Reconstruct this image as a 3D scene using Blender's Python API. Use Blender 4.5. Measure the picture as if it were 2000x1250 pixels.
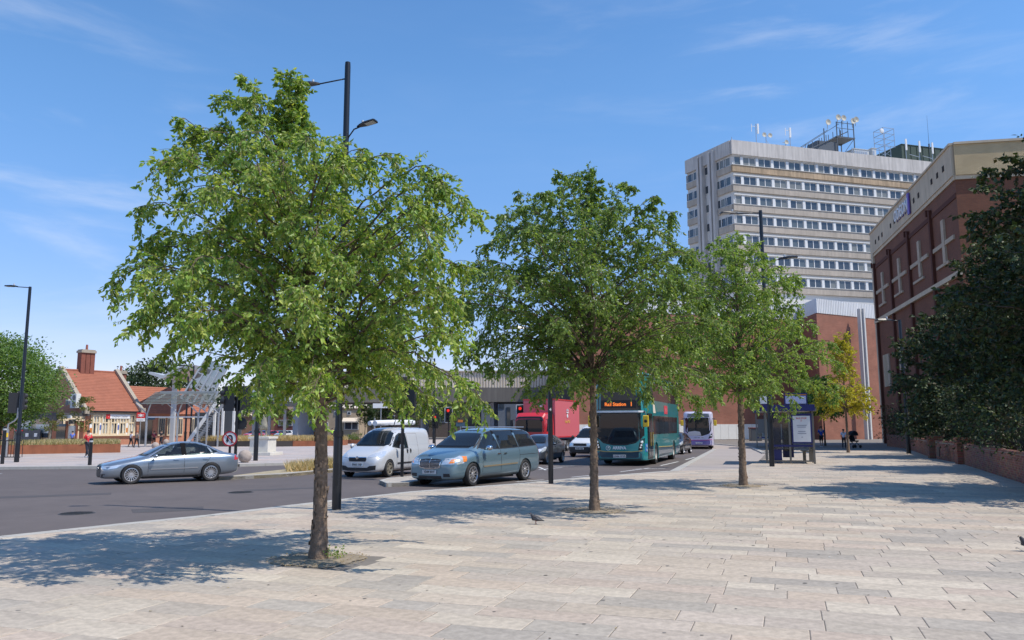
import bpy, bmesh, math, random
import numpy as np
from mathutils import Vector, Matrix, Quaternion
from mathutils.bvhtree import BVHTree
from mathutils.geometry import delaunay_2d_cdt
R = math.radians
S = bpy.context.scene
C = S.collection
rnd = random.Random(7)
for o in list(bpy.data.objects): bpy.data.objects.remove(o)

# ------------------------------------------------------------------ camera, sky, sun, exposure
CAM_H, FPX, PITCH, ROLL = 1.70, 1560.0, R(7.67), R(0.18)
Fv = Vector((0, math.cos(PITCH), math.sin(PITCH)))
U0 = Vector((0, -math.sin(PITCH), math.cos(PITCH))); R0 = Vector((1, 0, 0))
Rv = R0*math.cos(ROLL) - U0*math.sin(ROLL); Uv = U0*math.cos(ROLL) + R0*math.sin(ROLL)
EYE = Vector((0, 0, CAM_H))
cd = bpy.data.cameras.new("camera"); cam = bpy.data.objects.new("camera", cd); C.objects.link(cam)
cd.sensor_width = 36; cd.lens = FPX/2000*36; cd.clip_start = .05; cd.clip_end = 6000
cam.matrix_world = Matrix(((Rv.x, Uv.x, -Fv.x, 0), (Rv.y, Uv.y, -Fv.y, 0), (Rv.z, Uv.z, -Fv.z, CAM_H), (0, 0, 0, 1)))
S.camera = cam
SUN_EL, SUN_AZ = R(57), math.atan2(.93, -.37)        # azimuth measured from +Y towards +X
sun_dir = Vector((math.sin(SUN_AZ)*math.cos(SUN_EL), math.cos(SUN_AZ)*math.cos(SUN_EL), math.sin(SUN_EL)))
ld = bpy.data.lights.new("sun", 'SUN'); ld.energy = 4.05; ld.angle = R(.53); ld.color = (1, .93, .825)
sun = bpy.data.objects.new("sun", ld); C.objects.link(sun)
sun.rotation_euler = (-sun_dir).to_track_quat('-Z', 'Y').to_euler(); sun.location = (40, -20, 60)
W = bpy.data.worlds.new("World"); S.world = W; W.use_nodes = True
nt = W.node_tree; N = nt.nodes; L = nt.links; N.clear()
sky = N.new('ShaderNodeTexSky'); sky.sky_type = 'NISHITA'; sky.sun_disc = False
sky.sun_elevation = SUN_EL; sky.sun_rotation = SUN_AZ; sky.air_density = 1.0; sky.dust_density = .12; sky.ozone_density = 3.5
tc = N.new('ShaderNodeTexCoord')
def cloud(scale, rot, stretch, lo, hi, seed):
    mp = N.new('ShaderNodeMapping'); mp.inputs['Rotation'].default_value = rot; mp.inputs['Scale'].default_value = stretch
    mp.inputs['Location'].default_value = (seed, seed*.3, 0)
    nz = N.new('ShaderNodeTexNoise'); nz.inputs['Scale'].default_value = scale; nz.inputs['Detail'].default_value = 9
    nz.inputs['Roughness'].default_value = .58; nz.inputs['Distortion'].default_value = .35
    mr = N.new('ShaderNodeMapRange'); mr.inputs['From Min'].default_value = lo; mr.inputs['From Max'].default_value = hi
    mr.interpolation_type = 'SMOOTHSTEP'
    L.new(tc.outputs['Generated'], mp.inputs['Vector']); L.new(mp.outputs[0], nz.inputs['Vector']); L.new(nz.outputs['Fac'], mr.inputs['Value'])
    return mr.outputs[0]
def mth(op, a, b=None, c=None):
    n = N.new('ShaderNodeMath'); n.operation = op; n.use_clamp = False
    for i, v in enumerate((a, b, c)):
        if v is None: continue
        if isinstance(v, (int, float)): n.inputs[i].default_value = v
        else: L.new(v, n.inputs[i])
    return n.outputs[0]
def pixdir(px, py): return (Fv*FPX + Rv*(px-1000) - Uv*(py-625)).normalized()
def blob(px, py, rad):      # soft patch of thin cirrus around one direction of the sky
    d = pixdir(px, py)
    v = N.new('ShaderNodeVectorMath'); v.operation = 'DISTANCE'; L.new(tc.outputs['Generated'], v.inputs[0]); v.inputs[1].default_value = d
    m = N.new('ShaderNodeMapRange'); m.interpolation_type = 'SMOOTHSTEP'; L.new(v.outputs['Value'], m.inputs['Value'])
    m.inputs['From Min'].default_value = rad; m.inputs['From Max'].default_value = 0
    return m.outputs[0]
c1 = cloud(2.6, (0, R(25), 0), (1, 1, 4.2), .44, .78, 3.1)
c2 = cloud(5.5, (0, R(20), 0), (1, 1, 5.5), .46, .80, 8.4)
low = mth('MULTIPLY', c1, mth('MAXIMUM', blob(60, 250, .27), mth('MULTIPLY', blob(150, 620, .30), .6)))
hi = mth('MULTIPLY', c2, mth('MAXIMUM', blob(1600, 150, .33), mth('MULTIPLY', blob(1150, 60, .25), .35)))
thin = mth('MULTIPLY', c1, .02)
cf = mth('ADD', mth('ADD', mth('MULTIPLY', low, .60), mth('MULTIPLY', hi, .22)), thin)
mx = N.new('ShaderNodeMix'); mx.data_type = 'RGBA'; L.new(cf, mx.inputs['Factor']); mx.inputs[7].default_value = (7.0, 7.1, 7.4, 1)
hs = N.new('ShaderNodeHueSaturation'); hs.inputs['Saturation'].default_value = 1.17; hs.inputs['Value'].default_value = 1.38
L.new(sky.outputs[0], hs.inputs['Color'])
sx = N.new('ShaderNodeSeparateXYZ'); L.new(tc.outputs['Generated'], sx.inputs[0])      # summer haze low in the sky, all the way round
hz_ = N.new('ShaderNodeMapRange'); hz_.interpolation_type = 'SMOOTHSTEP'; L.new(sx.outputs[2], hz_.inputs['Value']); hz_.inputs['From Min'].default_value = .42; hz_.inputs['From Max'].default_value = 0
hm = N.new('ShaderNodeMix'); hm.data_type = 'RGBA'; hm.blend_type = 'MULTIPLY'; L.new(hz_.outputs[0], hm.inputs['Factor']); L.new(hs.outputs[0], hm.inputs[6]); hm.inputs[7].default_value = (.74, .61, .74, 1)
L.new(hm.outputs[2], mx.inputs[6])
bg = N.new('ShaderNodeBackground'); bg.inputs['Strength'].default_value = .13
wo = N.new('ShaderNodeOutputWorld'); L.new(mx.outputs[2], bg.inputs['Color']); L.new(bg.outputs[0], wo.inputs[0])
S.view_settings.view_transform = 'Standard'; S.view_settings.look = 'None'; S.view_settings.gamma = 1
S.view_settings.use_curve_mapping = False; S.view_settings.exposure = 0.18
S.cycles.max_bounces = 6; S.cycles.transparent_max_bounces = 8

# ------------------------------------------------------------------ survey helpers: photo pixel -> place in the world
def ray(px, py): return Fv*FPX + Rv*(px-1000) - Uv*(py-625)
def G(px, py, z=0.0):
    d = ray(px, py); t = (z-CAM_H)/d.z; return Vector((d.x*t, d.y*t, z))
def PY(px, py, Y):
    d = ray(px, py); t = Y/d.y; return EYE + d*t
def HT(py, gx, gy):        # height above a ground point that shows on row py
    lo, hi = -20, 200
    for _ in range(50):
        m = (lo+hi)/2; v = Vector((gx, gy, m))-EYE
        row = 625 - FPX*v.dot(Uv)/v.dot(Fv)
        if row > py: lo = m
        else: hi = m
    return lo
def XY(px, Y, row=835): p = PY(px, row, Y); return Vector((p.x, Y, 0))

# ------------------------------------------------------------------ materials
MATS = {}
def mat(name, col, rough=.6, metal=0, var=0.0, vscale=3.0, bump=0.0, bscale=20.0, coat=0, spec=None, tint=False, emit=0, streak=0, trans=0, alpha=None, dirt=0):
    if name in MATS: return MATS[name]
    m = bpy.data.materials.new(name); m.use_nodes = True; t = m.node_tree; n = t.nodes; l = t.links
    b = n['Principled BSDF']; b.inputs['Roughness'].default_value = rough; b.inputs['Metallic'].default_value = metal
    c = (*col, 1); b.inputs['Base Color'].default_value = c
    if coat: b.inputs['Coat Weight'].default_value = coat; b.inputs['Coat Roughness'].default_value = .03
    if spec is not None: b.inputs['Specular IOR Level'].default_value = spec
    src = None
    if tint:
        a = n.new('ShaderNodeAttribute'); a.attribute_name = 'tint'; src = a.outputs['Color']
    if var or streak or dirt:
        tcn = n.new('ShaderNodeTexCoord')
        def layer(src, amount, scale, mapping=None, detail=6):
            nz = n.new('ShaderNodeTexNoise'); nz.inputs['Scale'].default_value = scale; nz.inputs['Detail'].default_value = detail
            nz.inputs['Roughness'].default_value = .65
            if mapping:
                mp = n.new('ShaderNodeMapping'); mp.inputs['Scale'].default_value = mapping; l.new(tcn.outputs['Object'], mp.inputs[0]); l.new(mp.outputs[0], nz.inputs['Vector'])
            else: l.new(tcn.outputs['Object'], nz.inputs['Vector'])
            r = n.new('ShaderNodeMapRange'); r.inputs['From Min'].default_value = .3; r.inputs['From Max'].default_value = .7
            r.inputs['To Min'].default_value = 1-amount; r.inputs['To Max'].default_value = 1+amount
            l.new(nz.outputs['Fac'], r.inputs['Value'])
            x = n.new('ShaderNodeVectorMath'); x.operation = 'SCALE'
            if src is None: x.inputs[0].default_value = col
            else: l.new(src, x.inputs[0])
            l.new(r.outputs[0], x.inputs['Scale']); return x.outputs[0]
        if var: src = layer(src, var, vscale)
        if streak: src = layer(src, streak, 1.0, (2.2, 2.2, .18))
        if dirt: src = layer(src, dirt, vscale*12, None, 3)
    if src is not None: l.new(src, b.inputs['Base Color'])
    if bump:
        tcn2 = n.new('ShaderNodeTexCoord'); nb = n.new('ShaderNodeTexNoise'); nb.inputs['Scale'].default_value = bscale; nb.inputs['Detail'].default_value = 5
        bp = n.new('ShaderNodeBump'); bp.inputs['Strength'].default_value = bump; bp.inputs['Distance'].default_value = .02
        l.new(tcn2.outputs['Object'], nb.inputs['Vector']); l.new(nb.outputs['Fac'], bp.inputs['Height']); l.new(bp.outputs[0], b.inputs['Normal'])
    if emit: b.inputs['Emission Color'].default_value = c; b.inputs['Emission Strength'].default_value = emit
    MATS[name] = m; return m

def glass(name, tintc, opac=.35, rough=.02):
    if name in MATS: return MATS[name]
    m = bpy.data.materials.new(name); m.use_nodes = True; t = m.node_tree; n = t.nodes; l = t.links; n.clear()
    tr = n.new('ShaderNodeBsdfTransparent'); tr.inputs[0].default_value = (*tintc, 1)
    gl = n.new('ShaderNodeBsdfGlossy'); gl.inputs['Roughness'].default_value = rough; gl.inputs[0].default_value = (.95, .97, 1, 1)
    fr = n.new('ShaderNodeFresnel'); fr.inputs[0].default_value = 1.45
    df = n.new('ShaderNodeBsdfDiffuse'); df.inputs[0].default_value = (.02, .025, .03, 1)
    m1 = n.new('ShaderNodeMixShader'); m1.inputs[0].default_value = opac; l.new(tr.outputs[0], m1.inputs[1]); l.new(df.outputs[0], m1.inputs[2])
    m2 = n.new('ShaderNodeMixShader'); l.new(fr.outputs[0], m2.inputs[0]); l.new(m1.outputs[0], m2.inputs[1]); l.new(gl.outputs[0], m2.inputs[2])
    o = n.new('ShaderNodeOutputMaterial'); l.new(m2.outputs[0], o.inputs[0]); MATS[name] = m; return m

def leafmat(name, hue=(1, 1, 1), trans=.38, rough=.42):
    if name in MATS: return MATS[name]
    m = bpy.data.materials.new(name); m.use_nodes = True; t = m.node_tree; n = t.nodes; l = t.links; b = n['Principled BSDF']; o = n['Material Output']
    a = n.new('ShaderNodeAttribute'); a.attribute_name = 'tint'
    l.new(a.outputs['Color'], b.inputs['Base Color']); b.inputs['Roughness'].default_value = rough; b.inputs['Specular IOR Level'].default_value = .5
    tr = n.new('ShaderNodeBsdfTranslucent'); v = n.new('ShaderNodeVectorMath'); v.operation = 'MULTIPLY'; v.inputs[1].default_value = (1.5*hue[0], 1.45*hue[1], .5*hue[2])
    l.new(a.outputs['Color'], v.inputs[0]); l.new(v.outputs[0], tr.inputs[0])
    mx = n.new('ShaderNodeMixShader'); mx.inputs[0].default_value = trans
    l.new(b.outputs[0], mx.inputs[1]); l.new(tr.outputs[0], mx.inputs[2]); l.new(mx.outputs[0], o.inputs[0]); MATS[name] = m; return m

def brickmat(name, c1, c2, mortar, scale=1.0, msize=.012, var=.12, rough=.85, bump=.3):
    """brick bond in metres on the mesh's UVs"""
    if name in MATS: return MATS[name]
    m = bpy.data.materials.new(name); m.use_nodes = True; t = m.node_tree; n = t.nodes; l = t.links; b = n['Principled BSDF']
    uv = n.new('ShaderNodeUVMap'); uv.uv_map = 'UVMap'
    br = n.new('ShaderNodeTexBrick'); br.inputs['Scale'].default_value = 1; br.inputs['Brick Width'].default_value = .225*scale; br.inputs['Row Height'].default_value = .075*scale
    br.inputs['Mortar Size'].default_value = msize*scale; br.inputs['Color1'].default_value = (*c1, 1); br.inputs['Color2'].default_value = (*c2, 1); br.inputs['Mortar'].default_value = (*mortar, 1)
    br.inputs['Mortar Smooth'].default_value = .2; br.inputs['Bias'].default_value = 0
    l.new(uv.outputs[0], br.inputs['Vector'])
    nz = n.new('ShaderNodeTexNoise'); nz.inputs['Scale'].default_value = .6; nz.inputs['Detail'].default_value = 8; l.new(uv.outputs[0], nz.inputs['Vector'])
    r = n.new('ShaderNodeMapRange'); r.inputs['From Min'].default_value = .3; r.inputs['From Max'].default_value = .7; r.inputs['To Min'].default_value = 1-var; r.inputs['To Max'].default_value = 1+var
    l.new(nz.outputs['Fac'], r.inputs['Value'])
    x = n.new('ShaderNodeVectorMath'); x.operation = 'SCALE'; l.new(br.outputs['Color'], x.inputs[0]); l.new(r.outputs[0], x.inputs['Scale']); l.new(x.outputs[0], b.inputs['Base Color'])
    bp = n.new('ShaderNodeBump'); bp.inputs['Strength'].default_value = bump; bp.inputs['Distance'].default_value = .01; bp.invert = True
    l.new(br.outputs['Fac'], bp.inputs['Height']); l.new(bp.outputs[0], b.inputs['Normal'])
    b.inputs['Roughness'].default_value = rough; MATS[name] = m; return m

# ------------------------------------------------------------------ mesh builder
class MB:
    def __init__(s): s.v = []; s.f = []; s.m = []; s.uv = []; s.tint = []
    def face(s, pts, mi=0, uv=None, tint=None):
        i = len(s.v); s.v += [tuple(p) for p in pts]; s.f.append(tuple(range(i, i+len(pts)))); s.m.append(mi); s.uv.append(uv); s.tint.append(tint)
    def mesh(s, vs, fs, mi=0, tint=None):
        i = len(s.v); s.v += [tuple(p) for p in vs]
        for f in fs: s.f.append(tuple(i+k for k in f)); s.m.append(mi); s.uv.append(None); s.tint.append(tint)
        return s
    def box(s, c, d, rz=0, mi=0, tint=None, M=None):
        hx, hy, hz = d[0]/2, d[1]/2, d[2]/2
        vs = [Vector((x, y, z)) for z in (-hz, hz) for x, y in ((-hx, -hy), (hx, -hy), (hx, hy), (-hx, hy))]
        T = M if M is not None else Matrix.Translation(c) @ Matrix.Rotation(rz, 4, 'Z')
        s.mesh([T @ v for v in vs], [(3, 2, 1, 0), (4, 5, 6, 7), (0, 1, 5, 4), (1, 2, 6, 5), (2, 3, 7, 6), (3, 0, 4, 7)], mi, tint); return s
    def bar(s, a, b, w, h=None, mi=0, up=Vector((0, 0, 1))):
        a = Vector(a); b = Vector(b); h = h or w; d = (b-a); ln = d.length; d.normalize()
        if abs(d.dot(up)) > .98: up = Vector((0, 1, 0))
        x = d.cross(up).normalized(); y = x.cross(d)
        M = Matrix((( *[x.x], d.x, y.x, 0), (x.y, d.y, y.y, 0), (x.z, d.z, y.z, 0), (0, 0, 0, 1)))
        return s.box(None, (w, ln, h), mi=mi, M=Matrix.Translation((a+b)/2) @ M)
    def tube(s, pts, rad, n=8, mi=0, cap=True):
        pts = [Vector(p) for p in pts]
        if not isinstance(rad, (list, tuple)): rad = [rad]*len(pts)
        rings = []; up = Vector((0, 0, 1))
        prev = None
        for i, p in enumerate(pts):
            d = (pts[min(i+1, len(pts)-1)] - pts[max(i-1, 0)])
            if d.length < 1e-9: d = Vector((0, 0, 1))
            d.normalize()
            if prev is None: x = d.cross(up if abs(d.z) < .95 else Vector((0, 1, 0))).normalized()
            else: x = (prev - d*prev.dot(d)).normalized()
            prev = x; y = d.cross(x)
            rings.append([p + (x*math.cos(2*math.pi*k/n) + y*math.sin(2*math.pi*k/n))*rad[i] for k in range(n)])
        vs = [q for r in rings for q in r]; fs = []
        for i in range(len(rings)-1):
            for k in range(n): fs.append((i*n+k, i*n+(k+1) % n, (i+1)*n+(k+1) % n, (i+1)*n+k))
        if cap: fs.append(tuple(range(n-1, -1, -1))); fs.append(tuple(range((len(rings)-1)*n, len(rings)*n)))
        s.mesh(vs, fs, mi); return s
    def lathe(s, prof, n=20, c=(0, 0, 0), axis='Z', mi=0, close=False):
        vs = []
        for r, h in prof:
            for k in range(n):
                a = 2*math.pi*k/n; x, y = r*math.cos(a), r*math.sin(a)
                p = (x, y, h) if axis == 'Z' else ((x, h, y) if axis == 'Y' else (h, x, y))
                vs.append((p[0]+c[0], p[1]+c[1], p[2]+c[2]))
        fs = []; m = len(prof)
        for i in range(m-1 + (1 if close else 0)):
            j = (i+1) % m
            for k in range(n): fs.append((i*n+k, i*n+(k+1) % n, j*n+(k+1) % n, j*n+k))
        if not close: fs.append(tuple(range(n-1, -1, -1))); fs.append(tuple(range((m-1)*n, m*n)))
        s.mesh(vs, fs, mi); return s
    def prism(s, poly, z0, z1, mi=0, mside=None, tint=None):
        poly = [Vector((p[0], p[1])) for p in poly]; n = len(poly)
        ar = sum(poly[i].x*poly[(i+1) % n].y-poly[(i+1) % n].x*poly[i].y for i in range(n))
        if ar < 0: poly = poly[::-1]
        vs = [(p.x, p.y, z0) for p in poly] + [(p.x, p.y, z1) for p in poly]
        s.mesh(vs, [tuple(range(n-1, -1, -1)), tuple(range(n, 2*n))], mi, tint)
        s.mesh(vs, [(i, (i+1) % n, n+(i+1) % n, n+i) for i in range(n)], mi if mside is None else mside, tint); return s
    def wall(s, a, b, z0, z1, mi=0, u0=0):   # vertical quad with UVs in metres; visible from the right-hand side of a->b reversed
        ln = math.hypot(b[0]-a[0], b[1]-a[1])
        s.face([(a[0], a[1], z0), (b[0], b[1], z0), (b[0], b[1], z1), (a[0], a[1], z1)], mi, [(u0, z0), (u0+ln, z0), (u0+ln, z1), (u0, z1)])
        return s
    def build(s, name, mats, parent=None, smooth=False, bevel=0, loc=None, auto=None):
        me = bpy.data.meshes.new(name); me.from_pydata(s.v, [], s.f)
        if not isinstance(mats, (list, tuple)): mats = [mats]
        for m in mats: me.materials.append(m)
        if any(s.m): me.polygons.foreach_set('material_index', s.m)
        if any(u is not None for u in s.uv):
            ul = me.uv_layers.new(name='UVMap')
            for p, u in zip(me.polygons, s.uv):
                if u is not None:
                    for k, li in enumerate(p.loop_indices): ul.data[li].uv = u[k]
        if any(t is not None for t in s.tint):
            ca = me.color_attributes.new('tint', 'FLOAT_COLOR', 'CORNER'); arr = []
            for p, t in zip(me.polygons, s.tint):
                t = t or (1, 1, 1); arr += [t[0], t[1], t[2], 1]*p.loop_total
            ca.data.foreach_set('color', arr)
        if smooth:
            me.polygons.foreach_set('use_smooth', [True]*len(me.polygons))
            if auto:
                try: me.set_sharp_from_angle(angle=auto)
                except Exception: pass
        me.update()
        return link(name, me, parent, bevel, loc)
def link(name, me, parent=None, bevel=0, loc=None):
    o = bpy.data.objects.new(name, me); C.objects.link(o)
    if parent: o.parent = parent
    if loc is not None: o.location = loc
    if bevel:
        b = o.modifiers.new('bevel', 'BEVEL'); b.width = bevel; b.segments = 2; b.limit_method = 'ANGLE'; b.angle_limit = R(40)
    return o
def tag(o, label=None, cat=None, group=None, kind=None):
    if label: o['label'] = label
    if cat: o['category'] = cat
    if group: o['group'] = group
    if kind: o['kind'] = kind
    return o
def thing(name, label, cat, loc=(0, 0, 0), rz=0, group=None, sc=None):
    o = bpy.data.objects.new(name, None); C.objects.link(o); o.location = loc; o.rotation_euler = (0, 0, rz); o.empty_display_size = .2
    if sc: o.scale = (sc, sc, sc)
    return tag(o, label, cat, group)
KIDS = {}
def copytree(o, parent=None):
    c = o.copy(); C.objects.link(c)
    if parent: c.parent = parent
    for ch in [x for x in list(C.objects) if x.parent == o]: copytree(ch, c)
    return c
def evalmesh(o, name):
    dg = bpy.context.evaluated_depsgraph_get(); dg.update(); e = o.evaluated_get(dg)
    me = bpy.data.meshes.new_from_object(e, depsgraph=dg); me.name = name; return me
def kill(o):
    d = o.data; bpy.data.objects.remove(o)
    if d and d.users == 0 and isinstance(d, bpy.types.Mesh): bpy.data.meshes.remove(d)
TXC = {}
def text(s, size, mt, parent=None, M=None, name='lettering', ext=.004, sx=1, align='CENTER', bold=0):
    cu = bpy.data.curves.new('t', 'FONT'); cu.body = s; cu.size = size; cu.extrude = ext; cu.align_x = align; cu.align_y = 'CENTER'; cu.resolution_u = 2; cu.offset = bold
    o = bpy.data.objects.new('t', cu); C.objects.link(o); me = evalmesh(o, name); bpy.data.objects.remove(o)
    me.materials.clear(); me.materials.append(mt); T = (M or Matrix()) @ Matrix.Diagonal((sx, 1, 1, 1)); me.transform(T)
    return link(name, me, parent)
def frame_m(origin, xdir, up=(0, 0, 1)):      # text plane: x along xdir, y along up
    x = Vector(xdir).normalized(); y = Vector(up); y = (y - x*y.dot(x)).normalized(); z = x.cross(y); o = Vector(origin)
    return Matrix(((x.x, y.x, z.x, o.x), (x.y, y.y, z.y, o.y), (x.z, y.z, z.z, o.z), (0, 0, 0, 1)))
def inpoly(x, y, poly):
    c = False; n = len(poly); j = n-1
    for i in range(n):
        xi, yi = poly[i][0], poly[i][1]; xj, yj = poly[j][0], poly[j][1]
        if (yi > y) != (yj > y) and x < (xj-xi)*(y-yi)/(yj-yi)+xi: c = not c
        j = i
    return c
# ------------------------------------------------------------------ palette
M_asph = mat('asphalt', (.116, .096, .088), .82, var=.17, vscale=.16, bump=.25, bscale=90, dirt=.08)
M_bay = mat('bay_surface', (.36, .315, .285), .85, var=.07, vscale=.5, bump=.15, bscale=80, dirt=.06)
M_joint = mat('joint_mortar', (.20, .175, .15), .9, var=.15, vscale=2)
M_slab = mat('paving_granite', (.4, .38, .35), .72, var=.09, vscale=.9, bump=.12, bscale=60, tint=True, dirt=.20, spec=.35)
M_kerb = mat('kerb_granite', (.42, .40, .36), .8, var=.12, vscale=3, bump=.2, bscale=50)
M_plaza2 = mat('far_paving', (.44, .39, .36), .8, var=.06, vscale=.3, dirt=.06)
M_white = mat('road_paint', (.62, .62, .60), .7, var=.25, vscale=6)
M_black = mat('black_paint', (.012, .013, .016), .32, spec=.5)
M_blackp = mat('black_plastic', (.02, .02, .022), .5)
M_steel = mat('galvanised_steel', (.42, .43, .44), .4, metal=.7, var=.1)
M_lgrey = mat('light_grey_metal', (.5, .52, .53), .45, metal=.2)
M_whitep = mat('white_paint', (.78, .78, .76), .5, var=.04)
M_rubber = mat('tyre_rubber', (.02, .02, .021), .75)
M_alloy = mat('alloy_rim', (.62, .62, .63), .28, metal=.8)
M_lens = mat('led_lens', (.45, .46, .44), .3)
M_glassd = mat('dark_glass', (.012, .015, .02), .04, spec=.9)
M_glassb = mat('building_glass', (.05, .062, .078), .06, spec=.8, var=.3, vscale=.7)
M_red = mat('signal_red', (.9, .03, .015), .4, emit=.9)
M_redp = mat('red_paint', (.62, .03, .03), .45)
M_soil = mat('pit_soil', (.27, .22, .16), .95, var=.35, vscale=9, bump=.6, bscale=60)
M_ground = mat('far_ground', (.20, .19, .16), .9, var=.2, vscale=.05)

# ------------------------------------------------------------------ ground, road, pavements
g = MB(); n = 48
g.face([(1500*math.cos(2*math.pi*k/n), 1500*math.sin(2*math.pi*k/n), -.17) for k in range(n)])
tag(g.build('ground', M_ground), kind='structure')
ROADZ = -.12
kerb_px = [(0, 1047), (210, 1025), (400, 1006), (620, 980), (800, 960), (1000, 945), (1152, 931), (1303, 920)]
kl = [G(*p) for p in kerb_px]
d0 = (kl[0]-kl[2]).normalized()
kerb_line = [kl[0]+d0*22, kl[0]+d0*10] + kl
bay_in = [G(1440, 916), G(1482, 900), G(1497, 884), G(1470, 872.5), G(1394, 866)]
far_edge = [G(1360, 861), G(1300, 857)]
road = MB(); road.face([(-140, -60, ROADZ), (60, -60, ROADZ), (60, 150, ROADZ), (-140, 150, ROADZ)])
tag(road.build('road', M_asph), kind='structure')
plaza_poly = [(p.x, p.y) for p in kerb_line + bay_in + far_edge] + [(20, 128), (120, 128), (120, -60), (kerb_line[0].x, -60)]
pl = MB(); pl.prism(plaza_poly, -.2, -.006, 0)
plaza = tag(pl.build('pavement', M_joint), kind='structure')
# bay: tan lay-by between the flush kerb strip and the pavement
strip = [G(1303, 920), G(1345, 899), G(1391, 876)]
bay = MB(); bay.prism([(p.x, p.y) for p in [strip[0]]+[G(1440, 916.5)]+bay_in[1:]+[G(1391, 868), strip[2], strip[1]]], -.16, -.07)
tag(bay.build('bus_bay', M_bay), kind='structure')

E1 = Vector((.946, -.324, 0)); E2 = Vector((.324, .946, 0))
TREES = [G(622, 1093), G(1161, 998), G(1452, 949)]
TREEPIT = [(TREES[0], .50), (TREES[1], .50), (TREES[2], .5)]
tints = [(.52, .465, .405), (.50, .43, .385), (.47, .44, .40), (.40, .39, .37), (.55, .51, .45), (.53, .455, .39), (.44, .41, .375), (.59, .55, .485), (.36, .355, .345), (.50, .455, .42)]
slabs = []
def clip_kerb(cs):
    path = kerb_line + bay_in[:3]
    for k_, (a, b) in enumerate(zip(path, path[1:])):
        mg = .30 if k_ < len(kerb_line)-1 else .01; d_ = (b-a); d_.z = 0; d_.normalize(); nn = Vector((d_.y, -d_.x, 0)); m_ = sum(cs, Vector())/len(cs); t_ = (m_-a).dot(d_)
        if t_ < -.3 or t_ > (b-a).length+.3 or abs((m_-a).dot(nn)) > 1.6: continue
        out = []
        for i_ in range(len(cs)):
            p_, q_ = cs[i_], cs[(i_+1) % len(cs)]; dp, dq = (p_-a).dot(nn)-mg, (q_-a).dot(nn)-mg
            if dp >= 0: out.append(p_)
            if (dp >= 0) != (dq >= 0): out.append(p_.lerp(q_, dp/(dp-dq)))
        cs = out
        if len(cs) < 3: return []
    return cs
rw = .40; v = -6.0; row = 0
pr = random.Random(11)
while v < 62:
    u = -45 + pr.random()
    hrow = pr.choice((.36, .40, .40, .45))
    while u < 42:
        ln = pr.choice((.5, .62, .75, .85, .95, 1.1))
        c = E1*(u+ln/2) + E2*(v+hrow/2); d = c.y
        w = ln
        if 3.0 < d < 60 and abs(c.x) < .70*d+2.5:
            cs = [E1*(u+a*ln) + E2*(v+b*hrow) for a, b in ((0, 0), (1, 0), (1, 1), (0, 1))]
            if not all(inpoly(q.x, q.y, plaza_poly) for q in cs) and d < 40: cs = clip_kerb(cs)
            if len(cs) >= 3 and all(inpoly(q.x, q.y, plaza_poly) for q in cs) and not any((c-t).length < r+.1 and abs((c-t).dot(E1)) < r and abs((c-t).dot(E2)) < r for t, r in TREEPIT):
                t = pr.choice(tints); k = pr.uniform(.93, 1.07)
                t = tuple((x*.66+m_*.34)*k*.83 for x, m_ in zip((t[0]*1.05, t[1], t[2]*.90), (.575, .47, .37))); slabs.append((d, cs, t))
        u += ln
    v += hrow
slabs.sort(key=lambda s: s[0])
def slab_into(mb, cs, t, z):
    n_ = len(cs); c = sum(cs, Vector())/n_; g_ = .0035; b = .004
    o_ = [q + (c-q).normalized()*g_*1.4 for q in cs]; i_ = [q + (c-q).normalized()*(g_+b)*1.4 for q in cs]
    vs = [(q.x, q.y, -.006) for q in o_] + [(q.x, q.y, z-.003) for q in o_] + [(q.x, q.y, z) for q in i_]
    fs = [(i+l_*n_, (i+1) % n_+l_*n_, (i+1) % n_+(l_+1)*n_, i+(l_+1)*n_) for l_ in (0, 1) for i in range(n_)] + [tuple(range(2*n_, 3*n_))]
    mb.mesh(vs, fs, 0, t)
vis = 0; rest = MB(); frontn = []
for d, cs, t in slabs:
    c = sum(cs, Vector())/len(cs)
    if d > 4.6 and vis < 290 and abs(c.x) < .64*d+.5:
        m_ = MB(); slab_into(m_, [q-c for q in cs], t, pr.uniform(-.0015, .0015)+.0); o = m_.build('paving_slab', M_slab, plaza); o.location = (c.x, c.y, 0); vis += 1
    else: slab_into(rest, cs, t, pr.uniform(-.0015, .0015))
tag(rest.build('paving', M_slab, plaza), kind='stuff')

# kerb stones along the near road edge and the bay strip
def kerb_run(pts, parent, w, z0, z1, ln=.9, inward=1, name='kerb_stone', mt=None, gap=.006):
    pts = [Vector((p.x, p.y, 0)) for p in pts]; k = 0
    for a, b in zip(pts, pts[1:]):
        d = b-a; n_ = max(1, round(d.length/ln)); d.normalize(); s_ = (b-a).length/n_; nrm = Vector((-d.y, d.x, 0))*inward
        for i in range(n_):
            q0 = a+d*(i*s_+gap); q1 = a+d*((i+1)*s_-gap)
            mb = MB(); cc = (q0+q1)/2; mb.prism([((p-cc).x, (p-cc).y) for p in (q0, q1, q1+nrm*w, q0+nrm*w)], z0, z1+pr.uniform(-.002, .002))
            o = mb.build(name, mt or M_kerb, parent); o.location = (cc.x, cc.y, 0); k += 1
    return k
kb = tag(MB().prism([(p.x, p.y) for p in kerb_line] + [(p.x+.24, p.y-.24) for p in kerb_line[::-1]], -.19, -.012).build('kerb', M_joint), kind='structure')
kerb_run(kerb_line[1:], kb, .28, -.15, .004, inward=-1)
kerb_run(strip, kb, .35, -.15, -.045, ln=1.2, inward=-1)
kerb_run([bay_in[2], bay_in[3], bay_in[4]] + far_edge, kb, .3, -.15, .012, ln=1.2, inward=1)

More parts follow.
